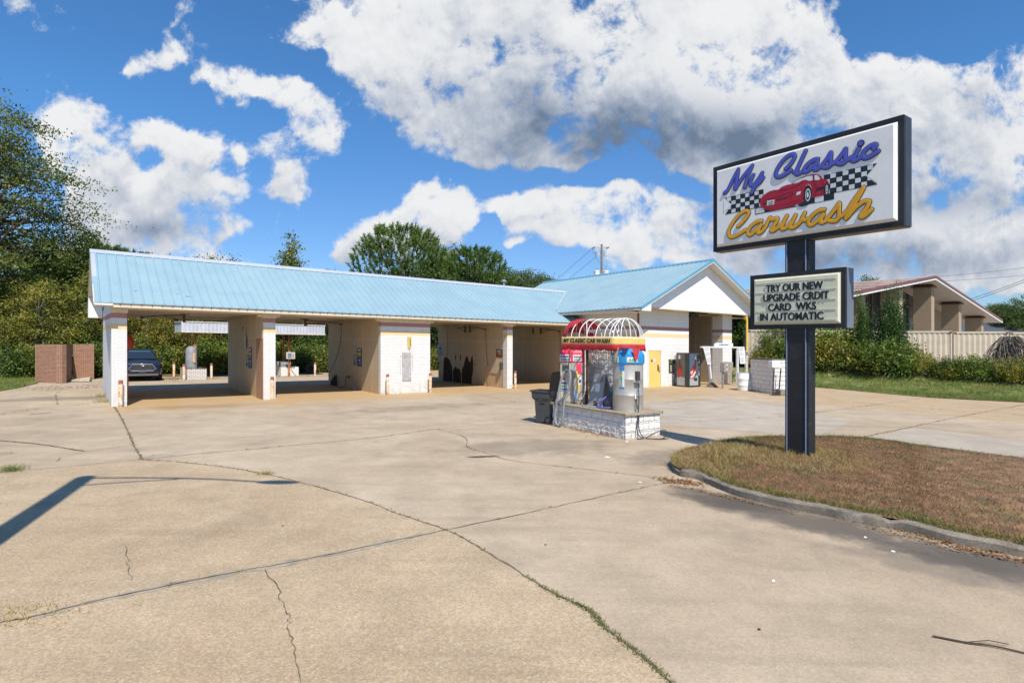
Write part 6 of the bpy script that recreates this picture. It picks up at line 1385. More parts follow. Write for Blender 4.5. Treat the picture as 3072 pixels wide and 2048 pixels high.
r = thing('broken_slab', 'broken concrete slab lying at the brick enclosure', 'slab', -22.65, 30.5, .02, .3); m = MB(); m.add([(-.45, -.2, .0), (.45, -.25, .0), (.42, .2, .0), (-.35, .22, .0), (-.38, -.2, .1), (.48, -.26, .22), (.44, .2, .24), (-.3, .22, .14)], BF+[(4, 5, 6, 7)]); m.build('slab', M('slab_pale', (.42, .37, .29), .9, var=.2), r, bevel=.02)
# parked car
CAR = thing('parked_car', 'dark navy sport utility car facing the camera behind the end wall', 'car', -19.98, 31.35, 0, math.atan2(.60, .80))
CP = base_mat('car_paint_navy'); CP[2].inputs['Base Color'].default_value = (.008, .012, .028, 1); CP[2].inputs['Roughness'].default_value = .18; CP[2].inputs['Coat Weight'].default_value = .6; CP = CP[0]
GLS = base_mat('car_glass'); GLS[2].inputs['Base Color'].default_value = (.02, .03, .045, 1); GLS[2].inputs['Roughness'].default_value = .05; GLS = GLS[0]
CHR = base_mat('chrome'); CHR[2].inputs['Base Color'].default_value = (.75, .75, .76, 1); CHR[2].inputs['Metallic'].default_value = 1; CHR[2].inputs['Roughness'].default_value = .15; CHR = CHR[0]
BLT = M('black_trim', (.02, .02, .022), .5); TYR = M('tyre_rubber', (.018, .018, .018), .85)
def loft(m, secs):
    n = len(secs[0]); vs = [p for s in secs for p in s]; fs = [tuple(range(n))[::-1], tuple((len(secs)-1)*n+i for i in range(n))]
    for q in range(len(secs)-1): fs += [(q*n+i, q*n+(i+1) % n, (q+1)*n+(i+1) % n, (q+1)*n+i) for i in range(n)]
    m.add(vs, fs)
def sec(y, w, z0, z1, cr=.03, tum=.93):
    h = [(w*.80, z0), (w*.97, z0+.12), (w, z0+.35*(z1-z0)+.05), (w*.985, z1-.16), (w*tum, z1-.05), (w*.70, z1+.0), (w*.3, z1+cr)]
    return [(x, y, z) for x, z in h]+[(-x, y, z) for x, z in h[::-1]]
m = MB(); loft(m, [sec(0, .74, .36, .86), sec(.06, .86, .28, .98), sec(.25, .94, .25, 1.05), sec(.7, .965, .24, 1.10), sec(1.3, .97, .24, 1.15), sec(2.6, .97, .24, 1.16), sec(4.0, .965, .26, 1.15), sec(4.75, .93, .30, 1.12), sec(4.93, .84, .40, 1.02)]); m.build('body', CP, CAR, smooth=True)
def gsec(y, wb, wt, zb, zt): return [(wb, y[0], zb), (wt, y[1], zt), (wt*.6, y[1], zt+.035), (-wt*.6, y[1], zt+.035), (-wt, y[1], zt), (-wb, y[0], zb)]
m = MB(); loft(m, [gsec((1.15, 1.25), .84, .80, 1.13, 1.18), gsec((1.6, 1.95), .86, .66, 1.14, 1.62), gsec((2.2, 2.4), .86, .655, 1.14, 1.70), gsec((3.8, 3.9), .85, .645, 1.14, 1.68), gsec((4.6, 4.35), .82, .62, 1.12, 1.60), gsec((4.8, 4.75), .8, .78, 1.1, 1.16)]); m.build('cabin', CP, CAR, smooth=True)
m = MB(); m.add([(-.74, 1.17, 1.19), (.74, 1.17, 1.19), (.60, 1.86, 1.605), (-.60, 1.86, 1.605)], [(0, 1, 2, 3)]); m.build('windscreen', GLS, CAR)
m = MB(); q = [(-.56, .42, 0), ]
gr = [(-.50, .58), (.50, .58), (.62, .70), (.46, .93), (-.46, .93), (-.62, .70)]
m.prism([(x, z) for x, z in gr], -.02, .08, 'y'); g_ = m.build('grille', BLT, CAR)
m = MB(); m.tube([(x, -.028, z) for x, z in gr], .022, 6, closed=True); m.build('grille_surround', CHR, g_)
m = MB()
for z in (.66, .73, .80, .87): m.box(-.48, .48, -.026, -.021, z, z+.012)
m.build('grille_bars', M('grille_grey', (.12, .12, .12), .4), g_); m = MB(); m.tube([(math.cos(t)*.085, -.03, .90+math.sin(t)*.058) for t in np.linspace(0, 2*math.pi, 17)[:-1]], .014, 6, closed=True); m.build('badge', CHR, g_)
m = MB(); m.box(-.76, .76, -.03, .2, .30, .40); m.build('bumper_trim', M('bumper_grey', (.10, .10, .105), .5), CAR, bevel=.03)
m = MB(); m.box(-.16, .16, -.05, -.022, .47, .58); m.build('number_plate', M('plate_dark', (.06, .06, .065), .5), CAR)
for sx in (-1, 1):
    m = MB(); m.add([(sx*.62, .03, .88), (sx*.90, .30, .93), (sx*.93, .42, 1.0), (sx*.66, .06, .96), (sx*.62, .10, .88), (sx*.88, .37, .93), (sx*.91, .48, 1.0), (sx*.66, .13, .96)], [(0, 1, 2, 3), (7, 6, 5, 4), (0, 4, 5, 1), (1, 5, 6, 2), (2, 6, 7, 3), (3, 7, 4, 0)]); m.build('headlight', M('lamp_lens', (.25, .27, .30), .1, bstr=0), CAR)
    m = MB(); m.box(min(sx*.92, sx*1.12), max(sx*.92, sx*1.12), 1.35, 1.47, 1.13, 1.28); m.build('mirror', CP, CAR, bevel=.03)
    for y in (.95, 3.85):
        m = MB(); m.tube([(sx*.74, y, .36), (sx*.985, y, .36)], .36, 24); w_ = m.build('wheel', TYR, CAR, smooth=True); m = MB(); m.tube([(sx*.97, y, .36), (sx*.992, y, .36)], .24, 20); m.build('rim', STEEL, w_)
    m = MB(); m.add([(sx*.868, 1.75, 1.19), (sx*.868, 3.9, 1.19), (sx*.675, 3.75, 1.60), (sx*.69, 2.2, 1.60)], [(0, 1, 2, 3)]); m.build('side_window', GLS, CAR)
m = MB(); m.box(-.5, .5, 1.80, 1.815, 1.585, 1.60); m.build('visor_strip', M('tint_strip', (.2, .45, .5), .3), CAR)

# ------------------------------------------------------------------ right hand neighbour
TANB = brick('buff_brick', (.37, .27, .17), (.43, .33, .22), (.35, .29, .22), bw=.22, bh=.075, mw=.012, bstr=.4); TGL = base_mat('tinted_glass'); TGL[2].inputs['Base Color'].default_value = (.035, .035, .038, 1); TGL[2].inputs['Roughness'].default_value = .12; TGL = TGL[0]
def shingle_mat():
    m, nt, bs = base_mat('peeling_roof'); co = objco(nt); mp = nt.nodes.new('ShaderNodeMapping'); mp.inputs['Scale'].default_value = (1.4, .28, 1.4); nt.links.new(co, mp.inputs['Vector'])
    n = noise(nt, mp.outputs[0], 1.1, 8, .72, dist=.6); c = mixc(nt, smooth(nt, n, .46, .56), (.17, .085, .06), (.50, .43, .36)); nt.links.new(c, bs.inputs['Base Color']); bs.inputs['Roughness'].default_value = .9; return m
RX, RY = W(57.96, -6.5); RBL = thing('gabled_brick_building', 'buff brick building with a broad low gable, brick fins and peeling roof', 'building', RX, RY, 0, RB)
az = gz(RX, RY)+K*RX; RBL.location.z = -K*RX
GF, GBk = 0., 46.
SH = shingle_mat(); HW = 20.4; ZA, ZE = 8.46, 5.40
m = MB()
for s in (-1, 1): m.prism([(s*HW, ZE), (0, ZA), (0, ZA+.16), (s*HW, ZE+.16)], GF-.2, GBk, 'y')
m.build('roof', SH, RBL)
MAR = M('maroon_trim', (.17, .07, .06), .5)
m = MB()
for s in (-1, 1): m.prism([(s*(HW+.1), ZE-.02), (0, ZA-.02), (0, ZA+.22), (s*(HW+.1), ZE+.22)], GF-.32, GF-.21, 'y')
m.build('rake_trim', MAR, RBL)
m = MB()
for s in (-1, 1): m.prism([(s*(HW+.1), ZE-.14), (0, ZA-.14), (0, ZA-.025), (s*(HW+.1), ZE-.025)], GF-.30, GF-.2, 'y')
m.build('rake_edge', WTRIM, RBL)
m = MB()
for s in (-1, 1): m.prism([(s*(HW-.1), ZE-.12), (0, ZA-.12), (0, ZA-.02), (s*(HW-.1), ZE-.02)], GF-.19, 7.5, 'y')
m.build('porch_soffit', lined('porch_boards', (.56, .50, .49), .4, mode='y', depth=.4), RBL)
def zroof(x): return ZA-.13-(ZA-ZE)/HW*abs(x)
for x in (-12.65, -5.35, 1.9, 9.35, 16.55):
    z = zroof(x+ (.6 if x > 0 else -.6))
    m = MB(); m.box(x-.38, x+.38, .5, 1.9, -1, z-.12); m.build('brick_fin', TANB, RBL); m = MB(); m.box(x-.55, x+.55, .35, 2.05, z-.12, z-.02); m.build('fin_cap', MAR, RBL)
WY = 3.3
m = MB(); m.prism([(-18.5, -1), (-7, -1), (-7, zroof(-7)), (-18.5, zroof(-18.5))], WY, WY+.3, 'y'); m.prism([(9.6, -1), (18.5, -1), (18.5, zroof(18.5)), (9.6, zroof(9.6))], WY, WY+.3, 'y'); m.box(-18.5, -18.2, 7.5, 44, -1, 5.5); m.box(18.2, 18.5, 7.5, 44, -1, 5.5); m.build('wall', TANB, RBL)
m = MB(); m.prism([(-7, 2.2), (9.6, 2.2), (9.6, zroof(9.6)), (0, zroof(0)), (-7, zroof(-7))], WY+.1, WY+.2, 'y'); wn = m.build('window', TGL, RBL)
m = MB()
for x in (-7, -5.3, -3.6, -1.9, -.2, 1.5, 3.1, 4.8, 6.4, 8., 9.5): m.box(x, x+.09, WY, WY+.1, 2.2, zroof(x)-.05)
m.box(-7, 9.6, WY, WY+.1, 4.6, 4.72); m.build('window_frame', M('window_bronze', (.16, .13, .11), .5), wn)
m = MB(); m.prism([(-18, 2.4), (-7.6, 2.4), (-7.6, zroof(-7.6)-.3), (-18, zroof(-18)-.3)], WY-.05, WY-.01, 'y'); m.build('window', TGL, RBL)
# containers
CREAMC = M('container_cream', (.52, .445, .34), .55, var=.06, scale=1.2, dirt=(.40, .30, .20), dirt_amt=.35)
C0 = np.array([24.4, 38.6]); C1 = np.array([34.3, 36.2]); cdv = (C1-C0)/np.linalg.norm(C1-C0); CA = math.atan2(cdv[1], cdv[0]); CL = 3.05
def container():
    r = bpy.data.objects.new('storage_container', None); col.objects.link(r); r.rotation_euler = (0, 0, CA)
    m = MB(); corr(m, (.1, .05), (CL-.1, .05), .15, 2.44, .29, .05); m.add([(0.02, .08, .1), (CL-.02, .08, .1), (CL-.02, 2.3, .1), (.02, 2.3, .1), (.02, .08, 2.5), (CL-.02, .08, 2.5), (CL-.02, 2.3, 2.5), (.02, 2.3, 2.5)], BF+[(4, 5, 6, 7)]); m.build('body', CREAMC, r, flatten=False)
    m = MB(); m.box(0, CL, -.02, .10, 2.44, 2.56); m.box(0, CL, -.02, .10, 0, .15); m.box(0, .10, -.03, .12, .15, 2.44); m.box(CL-.1, CL, -.03, .12, .15, 2.44); m.box(0, CL, 2.2, 2.34, 2.44, 2.56); m.build('frame', CREAMC, r, flatten=False)
    m = MB()
    
    for x in (.02, CL-.16):
        m = MB(); m.box(x, x+.14, -.04, -.031, 2.40, 2.52); m.build('corner_casting', RUSTY, r, flatten=False)
    return r
labs = ['cream storage container furthest left behind the bushes', 'cream storage container mostly hidden by the tall leafy shrub', 'cream storage container to the right of the tall leafy shrub', 'cream storage container in the middle of the visible row', 'cream storage container behind the grey vine stump', 'cream storage container at the right end of the row']
c0_ = None
for i, k in enumerate((-3, -2, -1, 0, 1, 2)):
    o = container() if c0_ is None else copy_tree(c0_)
    if c0_ is None: c0_ = o
    p = C0+cdv*(3.12*k+1.2); o.location = (p[0], p[1], -K*p[0]+.98); tag(o, labs[i], 'container', 'storage containers along the boundary')
# distant shed roofs at the right edge
r = thing('warehouse', 'low warehouse with a faded maroon metal roof beyond the containers', 'building', 92, 108, 0, 0); r.location.z = -K*92
m = MB(); m.prism([(-16, 3.2), (0, 4.8), (18, 4.8), (18, 4.9), (0, 4.9), (-16, 3.3)], 0, 20, 'y'); m.prism([(0, 2.6), (0, 4.9), (9, 6.0)], -14, 60, 'x', 0) if False else None
m.build('roof_edge', MAR, r); m = MB(); m.add([(-14, -8, 3.2), (60, -8, 3.2), (60, 6, 5.6), (-14, 6, 5.6)], [(0, 1, 2, 3)]); m.build('roof', M('faded_maroon', (.24, .14, .16), .6), r); m = MB(); m.box(-13, 59, -7.5, 14, -2, 3.1); m.build('wall', M('shed_wall', (.4, .36, .33), .7), r)
r = thing('warehouse', 'low grey roofed shed behind the maroon roof', 'building', 94, 122, 0, 0); r.location.z = -K*94
m = MB(); m.add([(-30, -6, 4.2), (40, -6, 4.2), (40, 8, 8.6), (-30, 8, 8.6)], [(0, 1, 2, 3)]); m.build('roof', M('slate_roof', (.075, .085, .10), .6), r); m = MB(); m.box(-2, 1, 2, 4, 6.8, 8.9); m.build('roof_unit', PAPER, r); m = MB(); m.box(-29, 39, -5, 8, -2, 4.2); m.build('wall', BLT, r)
# pennants strung by the gabled building
r = thing('pennant_string', 'string of orange and white pennants by the gabled building', 'pennants', *W(73, -9), 0, RB); r.location.z = -K*W(73, -9)[0]
m = MB(); P = spline([(-8, -1, 2.9), (-2, 0, 2.6), (3, .5, 3.1), (7.5, 0, 5.6)], 10); m.tube(P, .012, 5); m.build('string', HOSE, r)
for i, p in enumerate(P[2::4]):
    m = MB(); m.add([(p[0]-.25, p[1], p[2]), (p[0]+.25, p[1], p[2]), (p[0]+.05, p[1]+.02, p[2]-.6)], [(0, 1, 2)]); m.build('pennant', TORG if i % 2 else PAPER, r)
# ------------------------------------------------------------------ poles and wires
WOOD = M('pole_wood', (.22, .19, .13), .9, var=.3, scale=4, dirt=(.10, .09, .06))
D_U = 62.; XU = (1805-1536)/F_PX*D_U
UP = thing('utility_pole', 'weathered utility pole with two white transformers behind the wing', 'utility pole', XU, D_U, 0, 0); UP.location.z = -K*XU
zt = CAM_H+(1029.4-733)*D_U/F_PX
m = MB(); m.tube([(0, 0, 0), (0, 0, zt)], .17, 14, r1=.11); m.build('pole', WOOD, UP, smooth=True)
m = MB(); m.box(-.72, .82, -.06, .06, zt-.36, zt-.26); m.build('crossarm', M('arm_pale', (.45, .43, .40), .7), UP); m = MB(); m.box(-.5, .68, -.05, .05, zt-1.24, zt-1.17); m.build('cutout_bar', STEEL, UP)
for x in (-.55, .45):
    m = MB(); m.lathe([(.28, zt-3.75), (.30, zt-3.7), (.30, zt-2.95), (.34, zt-2.93), (.32, zt-2.84), (.1, zt-2.8)], x, -.1, 18); t_ = m.build('transformer', WHITE_PL, UP, smooth=True); m = MB()
    for q in (-.1, .1): m.tube([(x+q, -.1, zt-2.82), (x+q, -.1, zt-2.55)], .035, 8)
    m.build('bushing', PGR, t_)
for x in (-.62, -.28, .30, .62):
    m = MB(); m.tube([(x, 0, zt-1.25), (x-.03, 0, zt-.85)], .05, 8); m.tube([(x-.12, 0, zt-1.0), (x-.02, 0, zt-1.4)], .035, 6); m.build('fuse_cutout', PGR if x in (-.62, .30) else PAPER, UP)
m = MB()
for x, s in ((-.72, -1), (.80, -1)): m.tube([(x, 0, zt-.3), (x-.34, -.3, zt-.50)], .055, 8)
m.build('strain_insulator', GUN, UP)
m = MB(); m.tube(spline([(-1.05, -.3, zt-.5), (-.9, -.2, zt-.95), (-.35, 0, zt-.85)], 6), .012, 5); m.tube(spline([(-.6, 0, zt-1.4), (-.4, 0, zt-1.8), (-.1, 0, zt-2.1), (-.15, -.1, zt-2.6)], 6), .012, 5); m.tube(spline([(.45, 0, zt-1.35), (.55, -.05, zt-2.0), (.4, -.1, zt-2.6)], 6), .012, 5); m.build('jumper_wire', HOSE, UP)
UP2 = thing('utility_pole', 'distant plain utility pole beyond the pines', 'utility pole', 2.0, 135, 0, 0); UP2.location.z = 0
m = MB(); m.tube([(0, 0, 0), (0, 0, 11)], .15, 10, r1=.10); m.build('pole', WOOD, UP2)
def wire(name, label, a, b, sag, r=.018):
    P = [(a[0]+(b[0]-a[0])*t, a[1]+(b[1]-a[1])*t, a[2]+(b[2]-a[2])*t-sag*4*t*(1-t)) for t in np.linspace(0, 1, 24)]
    m = MB(); m.tube(P, r, 5); o = m.build(name, HOSE); tag(o, label, 'wire', 'overhead wires')
Z0 = UP.location.z+zt
wire('overhead_wire', 'upper overhead wire running left from the transformer pole', (XU-1.1, D_U-.3, Z0-.5), (1.9, 135, 10.8), .5); wire('overhead_wire', 'lower overhead wire running left from the transformer pole', (XU-.2, D_U, Z0-1.0), (2.1, 135, 9.6), .5)
UP3 = thing('utility_pole', 'utility pole out beyond the gabled building', 'utility pole', 150, 120, 0, 0); UP3.location.z = -K*150; m = MB(); m.tube([(0, 0, 0), (0, 0, 24)], .16, 10, r1=.11); m.build('pole', WOOD, UP3)
def skypt(px, py, d): return ((px-1536)/F_PX*d, d, CAM_H-(py-1025.3)*d/F_PX)
wire('overhead_wire', 'upper service wire sloping down over the gabled building roof', skypt(3300, 740, 60), skypt(2900, 900, 66), .3, .025); wire('overhead_wire', 'lower service wire sloping down over the gabled building roof', skypt(3300, 752, 60), skypt(2830, 930, 70), .3, .025)
wire('overhead_wire', 'thin high wire crossing the sky right of the gable', skypt(3300, 800, 110), skypt(2700, 848, 115), .5, .03); wire('overhead_wire', 'second thin wire crossing the sky right of the gable', skypt(3300, 770, 110), skypt(2700, 838, 115), .5, .03)
# roadside lamp pole left of the lane; only its shadow reaches the picture
tip = np.array(G(258, 1431)); Hp = 9.0; bs_ = tip+np.array([SUN_DIR.x, SUN_DIR.y])*(Hp/math.tan(SUN_EL))
LP = thing('street_lamp', 'wooden lamp pole with a curved arm casting the long shadow at lower left', 'street lamp', bs_[0], bs_[1], 0, 0)
m = MB(); m.tube([(0, 0, 0), (0, 0, Hp)], .19, 14, r1=.15); m.build('pole', WOOD, LP, smooth=True)
m = MB(); m.tube(spline([(0, 0, Hp-.05), (.9, .02, Hp+.02), (2.0, .0, Hp+.05), (3.1, -.1, Hp-.02)], 6), .035, 8); m.tube(spline([(0, 0, Hp-.75), (.8, 0, Hp-.35), (1.6, .0, Hp-.02)], 5), .025, 8); m.build('arm', STEEL, LP)
m = MB(); m.lathe([(.02, -.06), (.10, -.05), (.14, 0), (.10, .06), (.02, .08)], n=16, sx=2.6); o = m.build('lamp_head', STEEL, LP, smooth=True, flatten=False); o.location = (3.35, -.12, Hp-.06)
# stick lying in the lane, stones of litter along the kerb
r = thing('stick', 'dark stick lying on the paving at lower right', 'stick', *G(2985, 1945), .012, -.35)
m = MB(); P = spline([(-.42, .03, 0), (-.2, .0, .004), (0, .01, .006), (.25, -.03, .0), (.5, -.1, .01), (.95, -.22, 0)], 6); m.tube(P, .008, 6, r1=.005); m.tube([(-.2, 0, .004), (-.02, .07, .02), (.12, .08, .01)], .004, 5); m.build('stick', M('stick_bark', (.06, .04, .025), .9), r)
bp = M('litter_white', (.66, .65, .62), .7)
spots = [(2316,1505,.06,'white crumpled wrapper against the kerb, the one nearest the island nose'), (2372,1523,.05,'flat white scrap below the kerb'), (2952,1634,.05,'white paint chip on the kerb face at right'), (2678,1654,.035,'small white scrap on the paving at right'), (2596,1612,.03,'small pale stone on the paving right of centre'), (1822,1372,.06,'white scrap on the paving between island and kerb'), (1880,1325,.05,'small white scrap at the foot of the vacuum island'), (2320,1743,.03,'pale pebble in the middle of the paving'), (1920,1447,.035,'pale stone near the leaf pile'), (2278,1888,.02,'dark pebble on the foreground paving'), (848,1578,.02,'dark pebble on the tan slab'), (1636,1634,.02,'dark pebble on the grey slab')]
for px, py, s, lab in spots:
    X, Y = G(px, py); m = MB(); n = 7; ph = random.uniform(0, 6)
    a = [(math.cos(2*math.pi*k/n+ph)*s*random.uniform(.6, 1.1), math.sin(2*math.pi*k/n+ph)*s*random.uniform(.4, .8), 0) for k in range(n)]; b = [(x*.7, y*.7, s*random.uniform(.15, .5)) for x, y, z in a]
    m.add(a+b, [tuple(range(n))[::-1], tuple(range(n, 2*n))]+[(i, (i+1) % n, n+(i+1) % n, n+i) for i in range(n)])
    o = m.build('pebble' if ('pebble' in lab or 'stone' in lab) else 'scrap', DARK if 'dark' in lab else bp); o.location = (X, Y, gz(X, Y)+.004+(.08 if 'kerb face' in lab else 0)); tag(o, lab, 'litter', 'litter on the paving')
# ------------------------------------------------------------------ trees and shrubs
def leaf_mat(name, cols, trans=.22, scale=.5):
    m, nt, bs = base_mat(name); g = nt.nodes.new('ShaderNodeNewGeometry'); oi = nt.nodes.new('ShaderNodeObjectInfo'); co = objco(nt)
    n = noise(nt, co, scale, 4, .6)
    x = math_(nt, 'ADD', math_(nt, 'MULTIPLY', g.outputs['Random Per Island'], .55), math_(nt, 'MULTIPLY_ADD', n, 1.5, -.55)); x = math_(nt, 'ADD', x, math_(nt, 'MULTIPLY_ADD', oi.outputs['Random'], .3, -.15))
    r = nt.nodes.new('ShaderNodeValToRGB'); nt.links.new(x, r.inputs[0]); e = r.color_ramp.elements
    e[0].position = 0; e[0].color = (*cols[0], 1); e[1].position = 1; e[1].color = (*cols[-1], 1)
    for i, c in enumerate(cols[1:-1]): k = e.new((i+1)/(len(cols)-1)); k.color = (*c, 1)
    nt.links.new(r.outputs[0], bs.inputs['Base Color']); bs.inputs['Roughness'].default_value = .5; bs.inputs['Specular IOR Level'].default_value = .35
    t = nt.nodes.new('ShaderNodeBsdfTranslucent'); nt.links.new(mixc(nt, 1., r.outputs[0], (1.5, 1.45, .6), 'MULTIPLY'), t.inputs['Color'])
    ms = nt.nodes.new('ShaderNodeMixShader'); ms.inputs[0].default_value = trans; nt.links.new(bs.outputs[0], ms.inputs[1]); nt.links.new(t.outputs[0], ms.inputs[2]); nt.links.new(ms.outputs[0], nt.nodes['Material Output'].inputs['Surface'])
    return m
OLIVE = leaf_mat('leaf_olive', [(.03, .058, .014), (.07, .113, .021), (.122, .168, .03), (.195, .22, .045)])
YELLO = leaf_mat('leaf_yellowing', [(.05, .075, .014), (.13, .15, .025), (.24, .22, .035), (.42, .28, .045)])
DEEP = leaf_mat('leaf_deep', [(.025, .048, .012), (.055, .095, .019), (.10, .148, .028), (.165, .195, .042)])
FRESH = leaf_mat('leaf_fresh', [(.045, .085, .014), (.10, .16, .024), (.17, .235, .036), (.26, .29, .05)])
PINE = leaf_mat('pine_needle', [(.04, .08, .02), (.08, .145, .032), (.13, .20, .045), (.20, .26, .065)], .25)
BARK = M('bark', (.11, .085, .065), .95, var=.35, scale=5); BARKP = M('pale_bark', (.30, .27, .23), .9, var=.3, scale=5)
VINE = M('grey_vine', (.12, .10, .085), .95, var=.4, scale=6)
def leaves(C, size, mat, name='crown', droop=0., flat_=.0, aspect=.55):
    n = len(C); C = np.asarray(C); d = rng.normal(size=(n, 3)); d[:, 2] = d[:, 2]*(1-flat_)-droop; d /= np.linalg.norm(d, axis=1)[:, None]+1e-9
    e = rng.normal(size=(n, 3)); e -= d*(e*d).sum(1)[:, None]; e /= np.linalg.norm(e, axis=1)[:, None]+1e-9
    s = (size*rng.uniform(.6, 1.35, n))[:, None]
    V = np.stack([C-d*s*.5, C+e*s*aspect*.5, C+d*s*.5, C-e*s*aspect*.5], 1).reshape(-1, 3)
    return mesh_np(name, V, 4, mat)
def clumps(N, env, bias=.5):
    out = []
    while len(out) < N:
        v = rng.normal(size=3); v /= np.linalg.norm(v); r = rng.uniform(0, 1)**bias
        p = v*r; q = env(p)
        if q is not None: out.append(q)
    return np.array(out)
def limb_mesh(base_h, top, C, r0, n, mat, name='trunk'):
    m = MB(); P = spline([(0, 0, -.3), (random.uniform(-.1, .1), random.uniform(-.1, .1), base_h*.5), (random.uniform(-.25, .25), random.uniform(-.25, .25), base_h), (random.uniform(-.3, .3), random.uniform(-.3, .3), top)], 5)
    m.tube(P, [r0*(1-.85*i/(len(P)-1)) for i in range(len(P))], 8)
    for c in C[:n]:
        k = random.uniform(.35, .92); z = base_h*.75+(top-base_h*.75)*k*.85; z = min(z, c[2]-.1 if c[2] > base_h*.8 else base_h*.8)
        a = np.array([0, 0, max(.3, z)]); mid = (a+c)/2+np.array([0, 0, -.15*abs(c[2]-a[2])])
        Q = spline([a, mid, c], 5); m.tube(Q, [max(.012, r0*.30*(1-.9*i/(len(Q)-1))) for i in range(len(Q))], 5)
    return m
def asm(name, crown_me, trunk_mb, bark, crown_name='crown'):
    r = bpy.data.objects.new(name, None); col.objects.link(r)
    o = bpy.data.objects.new(crown_name, crown_me); col.objects.link(o); o.parent = r
    trunk_mb.build('trunk', bark, r, smooth=True, flatten=False); return r
def broad(name, H, R, bare, nc, lp, leaf, mat, bark=BARK, r0=.22, spread=(.55, .30), env=None, bias=.5, limbs=40, droop=.15, layered=False):
    ch = (H-bare)/2; cz = bare+ch
    E = env or (lambda p: np.array([p[0]*R*(1-.25*max(0, p[2])), p[1]*R*(1-.25*max(0, p[2])), cz+p[2]*ch]))
    C = clumps(nc, E, bias); pts = []
    for c in C:
        s = random.uniform(.7, 1.3); out = np.array([c[0], c[1], 0]); L = np.hypot(*out[:2])+1e-6; out = out/L
        q = rng.normal(size=(int(lp*s), 3))*np.array([spread[0], spread[0], spread[1]])*s
        if layered: t = q@out; q[:, 2] -= .35*t; q += out*t[:, None]*.5
        pts.append(c+q)
    return asm(name, leaves(np.vstack(pts), leaf, mat, droop=droop), limb_mesh(max(bare, H*.25), H*.9, C, r0, limbs, bark), bark)
def pine(name, H, R, bare, nt_, mat, r0=.2, needle=.34, per=34, up=.7):
    V = []; C = []
    for _ in range(nt_):
        t = rng.uniform(0, 1)**.8; z = bare+(H-bare)*t; prof = math.sqrt(max(0, 1-((t-.38)/.66)**2))
        a = rng.uniform(0, 2*np.pi); rr_ = R*prof*rng.uniform(.15, 1)**.45
        c = np.array([math.cos(a)*rr_, math.sin(a)*rr_, z+rr_*.12]); C.append(c)
        ax = np.array([math.cos(a)*.6, math.sin(a)*.6, up+.5*rng.uniform()]); ax /= np.linalg.norm(ax)
        L = rng.uniform(.45, .8)
        for k in range(per):
            s = k/per; b = c+ax*L*(s-.35); d = rng.normal(size=3); d = ax*.75+d*.55; d /= np.linalg.norm(d); e = np.cross(d, rng.normal(size=3)); e /= np.linalg.norm(e)+1e-9
            w = .032; ln_ = needle*rng.uniform(.7, 1.15); V += [b-e*w, b+e*w, b+d*ln_+e*w*.4, b+d*ln_-e*w*.4]
    return asm(name, mesh_np('crown', np.array(V), 4, mat), limb_mesh(bare, H*.97, np.array(C), r0, 70, BARK), BARK)
def shrub(name, H, R, nc, lp, leaf, mat, bark=BARK, stems=10, droop=.0, spread=(.28, .24), low=0.):
    E = lambda p: np.array([p[0]*R, p[1]*R, H*(low+(1-low)*(.5+.5*p[2]))*random.uniform(.75, 1.05)])
    C = clumps(nc, E, .55); pts = [c+rng.normal(size=(int(lp*random.uniform(.6, 1.4)), 3))*np.array([spread[0], spread[0], spread[1]]) for c in C]
    P = np.vstack(pts); P = P[P[:, 2] > .02]
    m = MB()
    for c in C[:stems]:
        a = np.array([random.uniform(-.3, .3)*R, random.uniform(-.3, .3)*R, -.1]); Q = spline([a, (a+c)/2+np.array([0, 0, .12*c[2]]), c+np.array([0, 0, .15])], 5); m.tube(Q, [max(.007, .028*(1-.8*i/(len(Q)-1))) for i in range(len(Q))], 5)
    return asm(name, leaves(P, leaf, mat, 'foliage', droop), m, bark, 'foliage')
def at_px(px, d): return (px-1536)/F_PX*d, d
used = {}
def put(proto, name, label, cat, px, d, s=1., rz=None, group=None, dz=0.):
    o = proto if not used.get(proto.name) else copy_tree(proto); used[proto.name] = True
    X, Y = at_px(px, d); place(o, X, Y, random.uniform(0, 6.28) if rz is None else rz, label, s, dz); o['category'] = cat
    if group: o['group'] = group
    return o
# protos
OAKL = leaf_mat('leaf_oak', [(.028, .048, .012), (.07, .098, .018), (.12, .145, .026), (.185, .185, .036)], .18)
big = broad('oak_tree', 17.4, 5.2, 3.0, 190, 250, .17, OAKL, r0=.4, spread=(.62, .20), limbs=120, layered=True, bias=.42)
bA = broad('broadleaf_tree', 10., 3.6, .8, 95, 230, .19, OLIVE, spread=(.42, .30), bias=.5)
bB = broad('broadleaf_tree', 8., 3.2, .4, 85, 180, .18, YELLO, BARKP, spread=(.38, .30), bias=.5, r0=.14)
bC = broad('broadleaf_tree', 10., 3.8, .6, 95, 230, .20, DEEP, spread=(.45, .32), bias=.5)
bF = broad('broadleaf_tree', 7.5, 3.0, .2, 85, 180, .18, FRESH, BARKP, spread=(.38, .30), bias=.5, r0=.12)
conE = lambda p: np.array([p[0]*2.0*(1.03-(.5+.5*p[2])**1.0), p[1]*2.0*(1.03-(.5+.5*p[2])), 3.5+7.2*(.5+.5*p[2])])
sg = broad('sweetgum_tree', 10.8, 2.2, 3.0, 95, 60, .20, leaf_mat('leaf_sweetgum', [(.06, .10, .02), (.14, .18, .03), (.26, .25, .04), (.42, .30, .06)]), BARKP, r0=.1, spread=(.26, .22), env=conE, bias=.8, limbs=50)
p1 = pine('pine_tree', 12.7, 5.2, 2.6, 950, PINE); p2 = pine('pine_tree', 10.9, 3.7, 2.5, 560, PINE)
